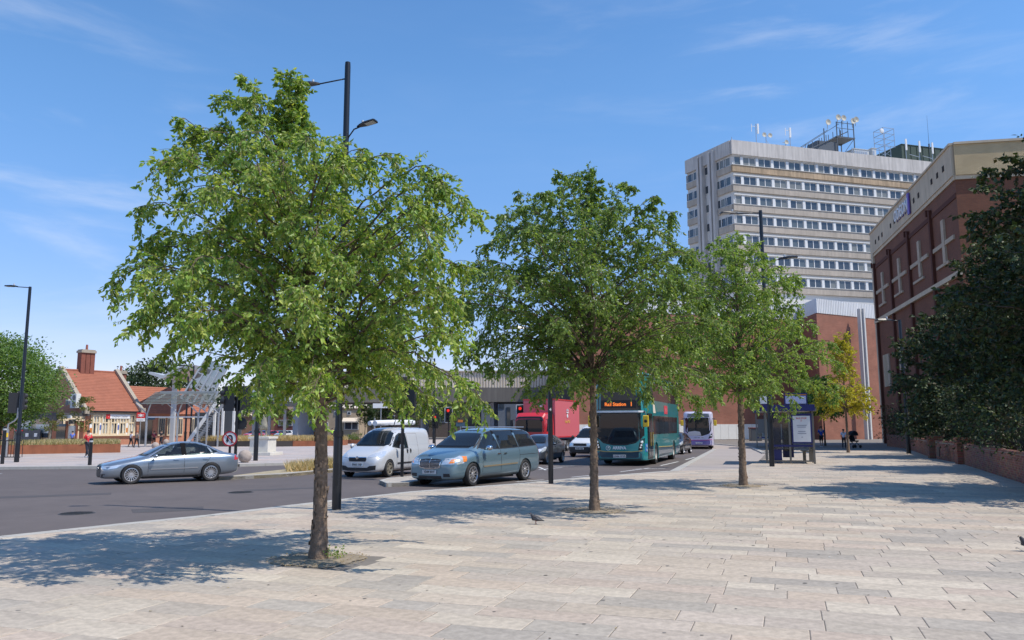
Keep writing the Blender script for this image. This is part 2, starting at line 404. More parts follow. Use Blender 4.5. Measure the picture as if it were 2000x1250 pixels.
# tree pits
for i, (t, r) in enumerate(TREEPIT):
    mb = MB(); n = 26; ring = []
    prr = random.Random(i)
    vs = [(0, 0, .012)]; 
    for j, rr in enumerate((.35, .75, 1.05)):
        for k in range(n):
            a = 2*math.pi*k/n; q = 1/max(abs(math.cos(a)), abs(math.sin(a))); q = min(q, 1.25)
            x = rr*r*q*(1+prr.uniform(-.06, .06)); p = E1*(x*math.cos(a)) + E2*(x*math.sin(a)); vs.append((p.x, p.y, (.02, .012, .0035)[j]+prr.uniform(0, .006)*(j < 2)))
    fs = [(0, 1+k, 1+(k+1) % n) for k in range(n)] + [(1+j*n+k, 1+(j+1)*n+k, 1+(j+1)*n+(k+1) % n, 1+j*n+(k+1) % n) for j in range(2) for k in range(n)]
    mb.mesh(vs, fs)
    for k in range(230):    # litter of dry leaves and gravel
        a = prr.uniform(0, 6.28); rr = r*1.35*math.sqrt(prr.random()); s_ = prr.uniform(.006, .02); x, y = rr*math.cos(a), rr*math.sin(a)
        mb.mesh([(x-s_, y, .014), (x, y-s_*.6, .018), (x+s_, y, .015), (x, y+s_*.6, .022+s_*.3)], [(0, 1, 2, 3)], 1)
    o = mb.build('tree_pit', [M_soil, mat('dry_litter', (.34, .26, .15), .9)], plaza); o.location = (t.x, t.y, 0); o['kind'] = 'structure'

# road markings (each paint line its own sheet, 4 mm up)
def mark(pxs, name='painted_line'):
    p = [G(x, y, ROADZ+.004) for x, y in pxs]; mb = MB(); mb.face(p); return tag(mb.build(name, M_white, None), kind='structure')
def dash(a, b, w=.11, name='painted_line'):
    a = G(*a, ROADZ+.004); b = G(*b, ROADZ+.004); d = (b-a).normalized(); n_ = Vector((-d.y, d.x, 0))*w/2
    mb = MB(); mb.face([a-n_, b-n_, b+n_, a+n_]); return tag(mb.build(name, M_white, None), kind='structure')
for a, b in (((1211, 921.5), (1268, 914)), ((1290, 909.5), (1325, 901.5)), ((1339, 898), (1357, 893)), ((1116, 932), (1152, 928.5)), ((1052, 917), (1098, 913)), ((1066, 911), (1122, 910)), ((1052, 912), (1066, 918)), ((1240, 916), (1300, 914.5)), ((1008, 941), (1062, 937))):
    dash(a, b)
dash((-20, 927), (4, 925), .12)
dash((545, 928), (580, 926), .15)
# repair patches and ironwork in the road, grime in the gutter
M_patch = mat('asphalt_patch', (.078, .07, .07), .9, var=.12, vscale=1.5, bump=.2, bscale=60); M_iron = mat('cast_iron', (.07, .065, .06), .6, metal=.5)
for px, py, w, l, a_ in ((330, 985, 1.5, .9, .4), (90, 960, 3.2, .7, .45), (560, 947, 2.4, .6, .5), (300, 925, 4.0, .5, .1)):
    p = G(px, py, 0); ca, sa = math.cos(a_), math.sin(a_); rp = random.Random(px)
    tag(MB().prism([(p.x+x*ca*w/2-y*sa*l/2+rp.uniform(-.04, .04), p.y+x*sa*w/2+y*ca*l/2+rp.uniform(-.04, .04)) for x, y in ((-1, -1), (0, -1.04), (1, -1), (1, 1), (.1, 1.05), (-1, 1))], ROADZ-.02, ROADZ+.003).build('road_patch', M_patch), kind='structure')
for i, (px, py) in enumerate(((470, 962), (150, 1003))):
    p = G(px, py, ROADZ); t = MB(); t.lathe([(.0, ROADZ+.012), (.33, ROADZ+.012), (.36, ROADZ+.004), (.38, ROADZ-.02)], 24, (p.x, p.y, 0))
    for k in range(-4, 5): t.box((p.x, p.y+k*.065, ROADZ+.014), (math.sqrt(.33**2-(k*.065)**2)*1.9, .02, .006))
    t.build('manhole_cover', M_iron, None); tag(bpy.data.objects['manhole_cover' if i == 0 else 'manhole_cover.001'], ['round iron manhole cover in the near road right of the saloon', 'round iron manhole cover in the near road at bottom left'][i], 'manhole cover')
gl_ = [p for p in kerb_line[1:]]; off_ = [Vector((-.28, .22, 0)), Vector((-.06, .05, 0))]
tag(MB().prism([(p.x+off_[1].x, p.y+off_[1].y) for p in gl_]+[(p.x+off_[0].x, p.y+off_[0].y) for p in gl_[::-1]], ROADZ-.02, ROADZ+.002).build('gutter', mat('gutter_grime', (.14, .125, .11), .95, var=.4, vscale=5)), kind='structure')

# far plaza
fp = [G(-420, 912), G(0, 911.5), G(240, 909.5), G(465, 906), (G(611, 902)), G(700, 893), G(800, 878), G(880, 866), G(930, 859)]
fpoly = [(p.x, p.y) for p in fp] + [(-6, 125), (-140, 125), (-140, 36)]
mb = MB(); mb.prism(fpoly, -.17, 0)
far_plaza = tag(mb.build('far_pavement', M_plaza2), kind='structure')
kb2 = tag(MB().prism([(p.x, p.y) for p in fp] + [(p.x, p.y-.05) for p in fp[::-1]], -.16, -.012).build('far_kerb', M_joint), kind='structure')
kerb_run(fp, kb2, .3, -.15, .006, ln=1.4, inward=-1)
# flagstone rows of the far plaza: long slabs seen as pale and darker bands
fr = random.Random(5); mb = MB(); yy = 37.0
while yy < 84:
    xx = -62+fr.random()*2; h_ = .8
    while xx < 4:
        w_ = fr.choice((1.2, 1.6, 2.0, 2.6))
        if all(inpoly(x, y, fpoly) for x, y in ((xx-.4, yy-.4), (xx+w_, yy-.5), (xx+w_, yy+h_), (xx, yy+h_))):
            k = fr.uniform(.88, 1.07); b_ = fr.uniform(-.03, .03)
            mb.mesh([(xx+.01, yy+.01, 0), (xx+w_-.01, yy+.01, 0), (xx+w_-.01, yy+h_-.01, 0), (xx+.01, yy+h_-.01, 0), (xx+.01, yy+.01, .006), (xx+w_-.01, yy+.01, .006), (xx+w_-.01, yy+h_-.01, .006), (xx+.01, yy+h_-.01, .006)],
                    [(4, 5, 6, 7), (0, 1, 5, 4), (1, 2, 6, 5), (3, 0, 4, 7)], 0, ((.45+b_)*k, .39*k, (.355-b_*.6)*k))
        xx += w_
    yy += h_
tag(mb.build('far_paving', M_slab, far_plaza), kind='stuff')

# grass helper
def grass(name, label, area_pts, n, h, cols, z=0.02, cat='grass', kind='stuff', parent=None, mname='dry_grass', w=.012, inside=None):
    r_ = np.random.default_rng(abs(hash(len(area_pts)*31+n)) % 1000 if False else n)
    xs = [p[0] for p in area_pts]; ys = [p[1] for p in area_pts]; P = []
    while len(P) < n:
        x = r_.uniform(min(xs), max(xs), 4000); y = r_.uniform(min(ys), max(ys), 4000)
        for a, b in zip(x, y):
            if inpoly(a, b, area_pts): P.append((a, b))
            if len(P) >= n: break
    P = np.array(P); a = r_.uniform(0, 6.283, n); hh = h*r_.uniform(.5, 1.15, n); le = r_.normal(0, .35, (n, 2))*hh[:, None]
    V = np.zeros((n, 3, 3)); ww = w*(1+r_.random(n)*1.5)
    V[:, 0, 0] = P[:, 0]-ww*np.cos(a); V[:, 0, 1] = P[:, 1]-ww*np.sin(a); V[:, 1, 0] = P[:, 0]+ww*np.cos(a); V[:, 1, 1] = P[:, 1]+ww*np.sin(a)
    V[:, :2, 2] = z; V[:, 2, 0] = P[:, 0]+le[:, 0]; V[:, 2, 1] = P[:, 1]+le[:, 1]; V[:, 2, 2] = z+hh
    ci = np.array(cols)[r_.integers(0, len(cols), n)]*r_.uniform(.8, 1.2, (n, 1))
    return tag(fastmesh(name, V.reshape(-1, 3), 3, np.repeat(ci, 3, 0), leafmat(mname, trans=.25, rough=.7), parent), label, None if parent else cat, kind=kind)
def fastmesh(name, V, k, cols, mt, parent=None):
    nv = len(V); nf = nv//k; me = bpy.data.meshes.new(name); me.vertices.add(nv); me.vertices.foreach_set('co', V.astype(np.float32).ravel())
    me.loops.add(nv); me.loops.foreach_set('vertex_index', np.arange(nv, dtype=np.int32)); me.polygons.add(nf)
    me.polygons.foreach_set('loop_start', np.arange(0, nv, k, dtype=np.int32))
    try: me.polygons.foreach_set('loop_total', np.full(nf, k, dtype=np.int32))
    except Exception: pass
    ca = me.color_attributes.new('tint', 'FLOAT_COLOR', 'POINT'); c4 = np.ones((nv, 4), np.float32); c4[:, :3] = cols; ca.data.foreach_set('color', c4.ravel())
    me.materials.append(mt); me.update(calc_edges=True); me.validate(); return link(name, me, parent)
DRY = [(.58, .43, .22), (.50, .36, .17), (.62, .49, .28), (.42, .33, .15), (.34, .30, .13)]

# median with dry grass
med = [G(428, 931.5), G(560, 925), G(680, 914), G(790, 899), G(900, 882), G(880, 880), G(760, 893), G(640, 907), G(520, 920)]
mp = [(p.x, p.y) for p in med]
mo = tag(MB().prism(mp, -.16, -.01).build('median_strip', mat('median_soil', (.36, .30, .19), .95, var=.3, vscale=3)), kind='structure')
kerb_run([med[0], med[1], med[2], med[3], med[4]], mo, .3, -.15, .006, ln=1.2, inward=1)
gi = [G(560, 921), G(600, 920), G(690, 910.5), G(790, 897.5), G(870, 884), G(760, 893), G(640, 907), G(560, 916)]
grass('dry_grass', 'dry straw coloured grass growing on the road median behind the silver saloon', [(p.x, p.y) for p in gi], 9000, .42, DRY, z=-.02)
# small traffic island under the black signal pole
isl = [G(741, 938), G(760, 933.5), G(800, 930), G(900, 919), G(905, 924), G(840, 936), G(800, 942), G(755, 943.5)]
io = tag(MB().prism([(p.x, p.y) for p in isl], -.16, -.012).build('traffic_island', mat('island_top', (.42, .38, .33), .9, var=.12, vscale=2)), kind='structure')
kerb_run(isl[:1]+isl[:0:-1]+isl[:1], io, .16, -.15, .006, ln=.9, inward=1)
# ------------------------------------------------------------------ vehicle workshop
def loft(stations, ring, lvl=2, name='loft'):
    """stations: list of dicts; ring(st) -> half section [(y,z)...] from bottom centre to top centre"""
    vs = []; hn = None
    for st in stations:
        h = ring(st); hn = len(h); full = [(st['x'], y, z) for y, z in h] + [(st['x'], -y, z) for y, z in h[-2:0:-1]]
        vs += full
    n = 2*hn-2; fs = []
    for i in range(len(stations)-1):
        for k in range(n): fs.append((i*n+k, i*n+(k+1) % n, (i+1)*n+(k+1) % n, (i+1)*n+k))
    def cap(i, flip):
        b = i*n; out = []
        for k in range(hn-1):
            a, c_ = b+k, b+k+1; d, e = b+(n-k) % n, b+(n-k-1) % n
            q = [a, c_, e, d]; q2 = []
            for t in q:
                if t not in q2: q2.append(t)
            if len(q2) >= 3: out.append(tuple(q2[::-1] if flip else q2))
        return out
    fs += cap(0, False) + cap(len(stations)-1, True)
    me = bpy.data.meshes.new(name); me.from_pydata(vs, [], fs)
    bm = bmesh.new(); bm.from_mesh(me); bmesh.ops.recalc_face_normals(bm, faces=bm.faces); bm.to_mesh(me); bm.free()
    o = bpy.data.objects.new(name, me); C.objects.link(o)
    if lvl:
        s = o.modifiers.new('s', 'SUBSURF'); s.levels = lvl; s.render_levels = lvl
        m2 = evalmesh(o, name); kill(o); return m2
    kill_keep = me.copy(); kill(o); return kill_keep
def prism_obj(pts, plane, a, b):
    """closed prism from 2d pts; plane 'side' (x,z) extruded in y, 'front' (y,z) extruded in x"""
    n = len(pts); ar = sum(pts[i][0]*pts[(i+1) % n][1]-pts[(i+1) % n][0]*pts[i][1] for i in range(n))
    if ar < 0: pts = pts[::-1]
    f = (lambda p, t: (p[0], t, p[1])) if plane == 'side' else ((lambda p, t: (t, p[0], p[1])) if plane == 'front' else (lambda p, t: (p[0], p[1], t)))
    vs = [f(p, a) for p in pts]+[f(p, b) for p in pts]
    me = bpy.data.meshes.new('c'); me.from_pydata(vs, [], [tuple(range(n)), tuple(range(2*n-1, n-1, -1))]+[(i, n+i, n+(i+1) % n, (i+1) % n) for i in range(n)])
    bm = bmesh.new(); bm.from_mesh(me); bmesh.ops.recalc_face_normals(bm, faces=bm.faces); bm.to_mesh(me); bm.free()
    o = bpy.data.objects.new('c', me); C.objects.link(o); return o
def cut(me, cutters):
    o = bpy.data.objects.new('b', me); C.objects.link(o)
    for c in cutters:
        m = o.modifiers.new('x', 'BOOLEAN'); m.object = c; m.operation = 'DIFFERENCE'; m.solver = 'EXACT'
    out = evalmesh(o, me.name); kill(o)
    for c in cutters: kill(c)
    return out
def bvh_of(me): return BVHTree.FromPolygons([v.co.copy() for v in me.vertices], [tuple(p.vertices) for p in me.polygons])
def proj(bv, u, w, plane):
    if plane == 'L': o, d = Vector((u, 6, w)), Vector((0, -1, 0))
    elif plane == 'Rt': o, d = Vector((u, -6, w)), Vector((0, 1, 0))
    elif plane == 'F': o, d = Vector((12, u, w)), Vector((-1, 0, 0))
    elif plane == 'B': o, d = Vector((-12, u, w)), Vector((1, 0, 0))
    else: o, d = Vector((u, w, 8)), Vector((0, 0, -1))
    h = bv.ray_cast(o, d)
    if h[0] is None:
        h = bv.find_nearest(o + d*(5 if plane in 'LRt' else 9)); 
    return h[0], h[1], d
def panel(bv, pts, plane, off=.005, thick=.02, step=.12, mi=0, mb=None, rib=None):
    """thin shell lying on the body, outline = 2d polygon pts"""
    mb = mb or MB(); pts = [Vector(p) for p in pts]; n = len(pts)
    P = []; E = []
    for i in range(n):
        a, b = pts[i], pts[(i+1) % n]; k = max(1, int((b-a).length/step))
        for j in range(k): P.append(a.lerp(b, j/k))
    nb = len(P); E = [(i, (i+1) % nb) for i in range(nb)]
    x0, x1 = min(p.x for p in P), max(p.x for p in P); y0, y1 = min(p.y for p in P), max(p.y for p in P)
    poly = [(p.x, p.y) for p in P]; y = y0+step/2
    while y < y1:
        x = x0+step/2
        while x < x1:
            if inpoly(x, y, poly) and min((Vector((x, y))-q).length for q in P) > step*.4: P.append(Vector((x, y)))
            x += step
        y += step
    r = delaunay_2d_cdt(P, E, [tuple(range(nb))], 1, 1e-5)
    V2, _, F2 = r[0], r[1], r[2]; top = []; bot = []
    for v in V2:
        h, nn, d = proj(bv, v.x, v.y, plane); 
        if h is None: h = Vector((0, 0, 0)); nn = Vector((0, 0, 1))
        top.append(h - d*off); bot.append(h + d*thick)
    m = len(V2); cnt = {}
    for f in F2:
        for i in range(len(f)):
            e = (f[i], f[(i+1) % len(f)]); cnt[e] = 1
    fs = []
    # orientation
    fl = F2[0]; nrm = (top[fl[1]]-top[fl[0]]).cross(top[fl[2]]-top[fl[0]]); _, _, d = proj(bv, V2[0].x, V2[0].y, plane); flip = nrm.dot(d) > 0
    for f in F2: fs.append(tuple(f[::-1]) if flip else tuple(f))
    for (a, b) in cnt:
        if (b, a) not in cnt: fs.append((a, b, m+b, m+a) if flip else (b, a, m+a, m+b))
    mb.mesh(top+bot, fs, mi); return mb
def ribbon(bv, line, plane, w=.012, off=.003, thick=.01, step=.1, mb=None, closed=False):
    mb = mb or MB(); line = [Vector(p) for p in line]
    if closed: line = line + [line[0]]
    for a, b in zip(line, line[1:]):
        d = (b-a); L_ = d.length
        if L_ < 1e-6: continue
        d.normalize(); nn = Vector((-d.y, d.x))*w/2; k = max(1, int(L_/step)); a2 = a-d*w*.45; b2 = b+d*w*.45
        pa = [a2.lerp(b2, j/k) for j in range(k+1)]; top = []; 
        for p in pa:
            for q in (p-nn, p+nn):
                h, _, dd = proj(bv, q.x, q.y, plane); top.append(h-dd*off if h else Vector((0, 0, 0)))
        bot = [t+dd*thick for t in top]; m = len(top)
        fs = []
        for j in range(k):
            q = (2*j, 2*j+1, 2*j+3, 2*j+2); nr = (top[q[1]]-top[q[0]]).cross(top[q[2]]-top[q[0]])
            fs.append(q if nr.dot(dd) < 0 else q[::-1]); fs.append((2*j, 2*j+2, m+2*j+2, m+2*j)); fs.append((2*j+1, m+2*j+1, m+2*j+3, 2*j+3))
        fs += [(0, 1, m+1, m), (2*k, m+2*k, m+2*k+1, 2*k+1)]
        mb.mesh(top+bot, fs)
    return mb
def inset(pts, d):
    """shrink polygon by d (rough, towards inside)"""
    P = [Vector(p) for p in pts]; n = len(P); ar = sum(P[i].x*P[(i+1) % n].y-P[(i+1) % n].x*P[i].y for i in range(n)); sg = 1 if ar > 0 else -1; out = []
    for i in range(n):
        a = (P[i]-P[i-1]).normalized(); b = (P[(i+1) % n]-P[i]).normalized(); na = Vector((-a.y, a.x))*sg; nb = Vector((-b.y, b.x))*sg
        m = (na+nb); m = m.normalized() if m.length > 1e-6 else na; k = max(.35, m.dot(na)); out.append(P[i]+m*d/k)
    return out
def wheel(parent, x, y, r, w, spokes, side, rimr=None, style='multi', rim=None):
    rimr = rimr or r*.70; wr = MB(); s = side
    prof = [(rimr, -w/2+.01), (r-.03, -w/2), (r, -w/2+.03), (r, w/2-.03), (r-.03, w/2), (rimr, w/2-.01)]
    wr.lathe(prof, 36, (0, 0, 0), 'Y', close=True)
    wo = wr.build('wheel', M_rubber, parent, smooth=True, loc=(x, y, r), auto=R(50))
    rm = MB(); oy = s*(w/2-.018)
    rm.lathe([(rimr+.004, s*(w/2-.006)), (rimr-.018, s*(w/2-.002)), (rimr-.03, s*(w/2-.03)), (rimr-.03, 0), (rimr+.004, 0)], 36, (0, 0, 0), 'Y', close=True)
    for k in range(spokes):
        a = 2*math.pi*k/spokes; 
        for da in ((-.5, .5) if style == 'double' else (0,)):
            a0 = a+da*(.25 if style == 'double' else 0); wi, wo_ = (.035, .030) if style != 'fat' else (.06, .085)
            wi *= r/.32*(.8 if spokes > 9 else 1.15); wo_ *= r/.32*(.8 if spokes > 9 else 1.15)
            p0 = Vector((math.cos(a)*.05, 0, math.sin(a)*.05)); p1 = Vector((math.cos(a0)*(rimr-.02), 0, math.sin(a0)*(rimr-.02)))
            d = (p1-p0).normalized(); nn = Vector((-d.z, 0, d.x)); t0 = oy*.88; t1 = oy
            vs = [p0-nn*wi/2+Vector((0, t0, 0)), p0+nn*wi/2+Vector((0, t0, 0)), p1+nn*wo_/2+Vector((0, t1, 0)), p1-nn*wo_/2+Vector((0, t1, 0))]
            vs += [v-Vector((0, s*.03, 0)) for v in vs]
            rm.mesh(vs, [(0, 1, 2, 3), (7, 6, 5, 4), (0, 4, 5, 1), (1, 5, 6, 2), (2, 6, 7, 3), (3, 7, 4, 0)])
    rm.lathe([(.0, oy), (.055, oy-.002*s), (.06, oy-.03*s), (.0, oy-.031*s)], 16, (0, 0, 0), 'Y')
    ro = rm.build('rim', rim or M_alloy, wo)
    dk = MB(); dk.lathe([(0, 0), (rimr-.02, 0), (rimr-.02, s*.02), (0, s*.02)], 24, (0, s*(w/2-.075), 0), 'Y'); dk.build('brake_disc', mat('brake_dark', (.03, .03, .03), .5, metal=.4), wo)
    return wo
def seat(mb, x, y, z, w=.46):
    mb.box((x, y, z+.1), (.5, w, .18)); mb.bar((x-.2, y, z+.15), (x-.38, y, z+.68), w, .14, up=Vector((0, 1, 0))); mb.box((x-.4, y, z+.78), (.1, .24, .17))
PLATE = mat('plate_white', (.72, .72, .70), .45); PLTXT = mat('plate_black', (.01, .01, .01), .5)
INT = mat('car_interior', (.045, .045, .05), .8)
def plate(parent, s, x, z, w=.52, h=.11, y=0):
    o = MB().box((x, y, z), (.012, w, h)).build('number_plate', PLATE, parent, bevel=.003)
    text(s, h*.92, PLTXT, o, frame_m((x+.009, y, z), (0, 1, 0)), 'plate_lettering', .002, sx=.92, bold=.002)
    return o
def carring(st):
    zb, zs, zt, w, wt = st['zb'], st['zs'], st['zt'], st['w'], st['wt']; h = zs-zb
    return [(0, zb), (w*.80, zb), (w*.955, zb+.07*h+.02), (w*.99, zb+.30*h), (w, zb+.62*h), (w*.985, zb+.86*h), (w*.935, zs), (wt+(w*.93-wt)*.12, zt-(zt-zs)*.16), (wt*.82, zt-.012), (wt*.45, zt+.003), (0, zt+.008)]
def st(x, zb, zs, zt, w, wt): return dict(x=x, zb=zb, zs=zs, zt=zt, w=w, wt=wt)

def make_car(root, stations, paint, wb, tr, wr, ww, sides, ws, rs, seatz, spokes=10, style='multi', seats=True, archr=None, opac=.5, tintc=(.35, .42, .42), driver=False, dark_rear=None, rim=None, roofz=None, cab=None):
    """sides: list of side window polygons (x,z) ; ws / rs: windscreen / rear screen polygon in (y,z)"""
    raw = loft(stations, carring, 2, 'body'); bv = bvh_of(raw)
    cs = []
    for x in (wb/2, -wb/2):
        for s in (1, -1):
            a = archr or wr+.05; pts = [(x+a*math.cos(t), wr+a*math.sin(t)) for t in [2*math.pi*k/28 for k in range(28)]]
            cs.append(prism_obj(pts, 'side', s*(tr-.16), s*(tr+.4)))
    if cab: cs.append(prism_obj(cab['poly'], 'side', -cab['w'], cab['w']))
    for p in sides: cs.append(prism_obj(inset(p, .012), 'side', -2, 2))
    if cab:
        if ws: cs.append(prism_obj(inset(ws, .02), 'front', cab['x1'], 4))
        if rs and not cab.get('norear'): cs.append(prism_obj(inset(rs, .02), 'front', -4, cab['x0']))
    body = cut(raw, cs); body.materials.clear(); body.materials.append(paint); body.name = 'body'
    body.polygons.foreach_set('use_smooth', [True]*len(body.polygons))
    try: body.set_sharp_from_angle(angle=R(32))
    except Exception: pass
    bo = link('body', body, root)
    GL = glass('car_glass_%d' % int(opac*100), tintc, opac)
    for p in sides:
        for pl in ('L', 'Rt'):
            panel(bv, p, pl, .004, .006, .16).build('side_window', GL, root, smooth=False)
            ribbon(bv, inset(p, -.012), pl, .028, .006, .012, .2, closed=True).build('window_trim', M_blackp, root)
    if ws:
        panel(bv, ws, 'F', .005, .008, .11).build('windscreen', GL, root, smooth=True)
        ribbon(bv, inset(ws, -.008), 'F', .03, .008, .012, .15, closed=True).build('screen_trim', M_blackp, root)
    if rs: panel(bv, rs, 'B', .005, .008, .11).build('rear_window', GL if not cab or not cab.get('norear') else M_glassd, root, smooth=True)
    for x in (wb/2, -wb/2):
        for s in (1, -1): wheel(root, x, s*(tr-ww/2), wr, ww, spokes, s, style=style, rim=rim)
    # underbody
    zb = min(q['zb'] for q in stations)
    MB().box((0, 0, zb+.03), (wb-.8, tr*1.5, .12)).build('underbody', M_blackp, root)
    if seats:
        mb = MB()
        for x in seats:
            for s in (-.37, .37): seat(mb, x, s, seatz)
        mb.box((cab['x1']+.06, 0, seatz+.38), (.32, 1.25, .12)); mb.build('seats', INT, root)
        mb = MB(); mb.lathe([(.17, 0), (.185, .012), (.17, .024)], 20, (0, 0, 0), 'X'); o = mb.build('steering_wheel', INT, root); o.location = (seats[0]+.52, -.37, seatz+.50); o.rotation_euler = (0, R(-20), 0)
    return bv
def mirror(root, x, y, z, mt, s=1, sz=(.12, .2, .13)):
    mb = MB(); mb.lathe([(0, -sz[0]*.6), (.5, -sz[0]*.5), (.92, -sz[0]*.1), (1, sz[0]*.4), (.9, sz[0]*.5), (0, sz[0]*.5)], 16, (0, 0, 0), 'X')
    mb.v = [(-v[0], v[1]*sz[1]/2, v[2]*sz[2]/2) for v in mb.v]
    o = mb.build('door_mirror', mt, root, smooth=True); o.location = (x, y+s*.1, z)
    MB().bar((x, y-s*.06, z-.05), (x, y+s*.05, z-.02), .05, .03).build('mirror_arm', M_blackp, root)
    return o
def handles(bv, root, xs, z, mt, both=True, w=.17):
    for x in xs:
        for pl in (('L', 'Rt') if both else ('L',)):
            panel(bv, [(x-w/2, z-.014), (x+w/2, z-.014), (x+w/2, z+.016), (x-w/2, z+.016)], pl, .028, .0, .1).build('door_handle', mt, root)
def place_by_wheels(fpx, rpx, wb, tr, z=ROADZ):
    """near (left) side wheels' contact points in the photo -> centre and heading"""
    a = G(*fpx, z); b = G(*rpx, z); d = (a-b); d.z = 0; L_ = d.length; d.normalize(); left = Vector((-d.y, d.x, 0))
    c = a - d*wb/2 - left*tr; print('VEH wheelbase measured %.2f model %.2f heading %.1f at (%.1f,%.1f)' % (L_, wb, math.degrees(math.atan2(d.y, d.x)), c.x, c.y))
    return c, math.atan2(d.y, d.x)

# ---- silver-blue saloon
P_audi = mat('silver_blue_paint', (.29, .335, .38), .32, metal=.7, coat=1)
c, h = place_by_wheels((252, 946), (413, 939.5), 2.65, .80)
car = thing('parked_car', 'silver blue four door saloon driving left on the near road, alone left of the trees', 'car', (c.x, c.y, ROADZ), h); car.name = 'saloon_car'; car.scale = (.965, .965, .965)
sd = [st(2.22, .26, .50, .60, .50, .40), st(2.17, .20, .58, .66, .68, .48), st(2.02, .19, .64, .72, .80, .56), st(1.70, .19, .71, .79, .855, .63), st(1.3, .19, .78, .86, .88, .66), st(1.0, .19, .83, .91, .885, .68), st(.86, .19, .85, .95, .885, .67), st(.45, .19, .875, 1.18, .885, .60), st(.10, .19, .89, 1.335, .885, .55), st(-.25, .19, .90, 1.415, .885, .55), st(-.75, .19, .92, 1.425, .885, .55), st(-1.15, .19, .935, 1.36, .885, .54), st(-1.55, .20, .95, 1.17, .88, .56), st(-1.85, .21, .955, 1.02, .87, .60), st(-2.1, .23, .95, .985, .84, .60), st(-2.30, .27, .90, .95, .77, .55), st(-2.39, .32, .80, .86, .66, .50)]
fw = [(.72, .925), (.28, 1.20), (.0, 1.325), (-.33, 1.375), (-.36, .955)]
rw_ = [(-.43, .96), (-.41, 1.375), (-.85, 1.36), (-1.22, 1.24), (-1.34, 1.02), (-1.30, .985)]
qw = [(-1.40, 1.0), (-1.30, 1.20), (-1.62, 1.03)]
wsp = [(-.62, .965), (.62, .965), (.60, 1.0), (.50, 1.28), (.3, 1.325), (-.3, 1.325), (-.50, 1.28), (-.60, 1.0)]
rsp = [(-.52, 1.03), (.52, 1.03), (.43, 1.29), (-.43, 1.29)]
bv = make_car(car, sd, P_audi, 2.65, .885, .322, .215, [fw, rw_, qw], wsp, rsp, .32, 15, 'multi', seats=(.1, -.75), archr=.36, opac=.42, tintc=(.62, .72, .70),
              cab=dict(poly=[(.62, .62), (.52, .95), (.05, 1.27), (-.25, 1.33), (-.8, 1.335), (-1.15, 1.26), (-1.6, .98), (-1.5, .6)], w=.47, x1=.2, x0=-1.0))
for pl in ('L', 'Rt'):
    ribbon(bv, [(.80, .905), (.80, .30), (.72, .24), (-.30, .24)], pl).build('door_seam', M_blackp, car)
    ribbon(bv, [(-.395, .93), (-.395, .24)], pl).build('door_seam', M_blackp, car)
    panel(bv, [(-.31, .965), (-.47, .965), (-.455, 1.37), (-.30, 1.37)], pl, .010, .006, .045).build('pillar_trim', mat('matt_black', (.01, .01, .011), .9, spec=.1), car)
    ribbon(bv, [(-.40, .24), (-.85, .24), (-1.0, .5), (-1.22, .75), (-1.36, .97)], pl).build('door_seam', M_blackp, car)
    panel(bv, [(.72, .47), (-.86, .49), (-.86, .515), (.72, .495)], pl, .016, .005, .3).build('rubbing_strip', M_alloy, car)
    ribbon(bv, [(.76, .918), (.30, 1.205), (.02, 1.345), (-.35, 1.40), (-.85, 1.385), (-1.24, 1.265), (-1.66, 1.015)], pl, .024, .010, .012, .15).build('roofline_trim', M_alloy, car)
    panel(bv, [(-2.16, .74), (-2.33, .74), (-2.34, .90), (-2.2, .92), (-2.17, .84)], pl, .006, .01, .06).build('tail_lamp', mat('tail_red', (.55, .015, .01), .2, coat=1), car)
    panel(bv, [(2.06, .52), (1.80, .56), (1.62, .665), (1.75, .665), (2.06, .61)], pl, .006, .01, .06).build('headlight', mat('headlight_glass', (.75, .78, .8), .08, metal=.5, coat=1), car)
handles(bv, car, (-.12, -1.12), .80, P_audi)
mirror(car, .62, .93, .94, P_audi, 1); mirror(car, .62, -.93, .94, P_audi, -1)
panel(bv, [(-.34, .24), (.34, .24), (.40, .64), (-.40, .64)], 'F', .008, .01, .08).build('grille', M_blackp, car)
panel(bv, [(.42, .24), (.72, .26), (.70, .36), (.45, .36)], 'F', .008, .01, .08).build('fog_lamp_intake', M_blackp, car)
for s in (1, -1):
    panel(bv, [(s*.42, .53), (s*.74, .53), (s*.72, .63), (s*.44, .62)], 'F', .008, .01, .06).build('headlight', MATS['headlight_glass'], car)
for k in range(4):
    mb = MB(); mb.lathe([(.030, 0), (.041, 0), (.041, .012), (.030, .012)], 16, (2.24, -.09+.06*k, .53), 'X', close=True); mb.build('ring_badge', M_alloy, car)

# ---- blue-green people carrier
P_chr = mat('blue_green_metallic', (.18, .285, .34), .34, metal=.55, coat=1)
c, h = place_by_wheels((921, 949), (1029, 937), 3.08, .90)
mv = thing('minivan', 'light blue green people carrier with tinted rear windows waiting nearest the kerb', 'minivan', (c.x, c.y, ROADZ), h, sc=1.04)
sm = [st(2.44, .26, .60, .72, .62, .46), st(2.38, .20, .70, .82, .78, .56), st(2.2, .19, .80, .93, .90, .66), st(1.85, .19, .90, 1.02, .965, .72), st(1.5, .19, .98, 1.09, .985, .76), st(1.28, .19, 1.01, 1.14, .99, .77), st(.9, .19, 1.04, 1.38, .995, .72), st(.5, .19, 1.06, 1.60, .995, .68), st(.15, .19, 1.07, 1.71, .995, .67), st(-.6, .19, 1.09, 1.745, .995, .67), st(-1.5, .19, 1.11, 1.735, .995, .67), st(-2.1, .20, 1.12, 1.70, .985, .66), st(-2.38, .22, 1.12, 1.64, .97, .64), st(-2.56, .26, 1.10, 1.40, .93, .62), st(-2.66, .32, .98, 1.16, .84, .60), st(-2.68, .40, .86, .98, .72, .55)]
w1 = [(1.12, 1.12), (.62, 1.47), (.42, 1.575), (.1, 1.625), (.02, 1.10)]
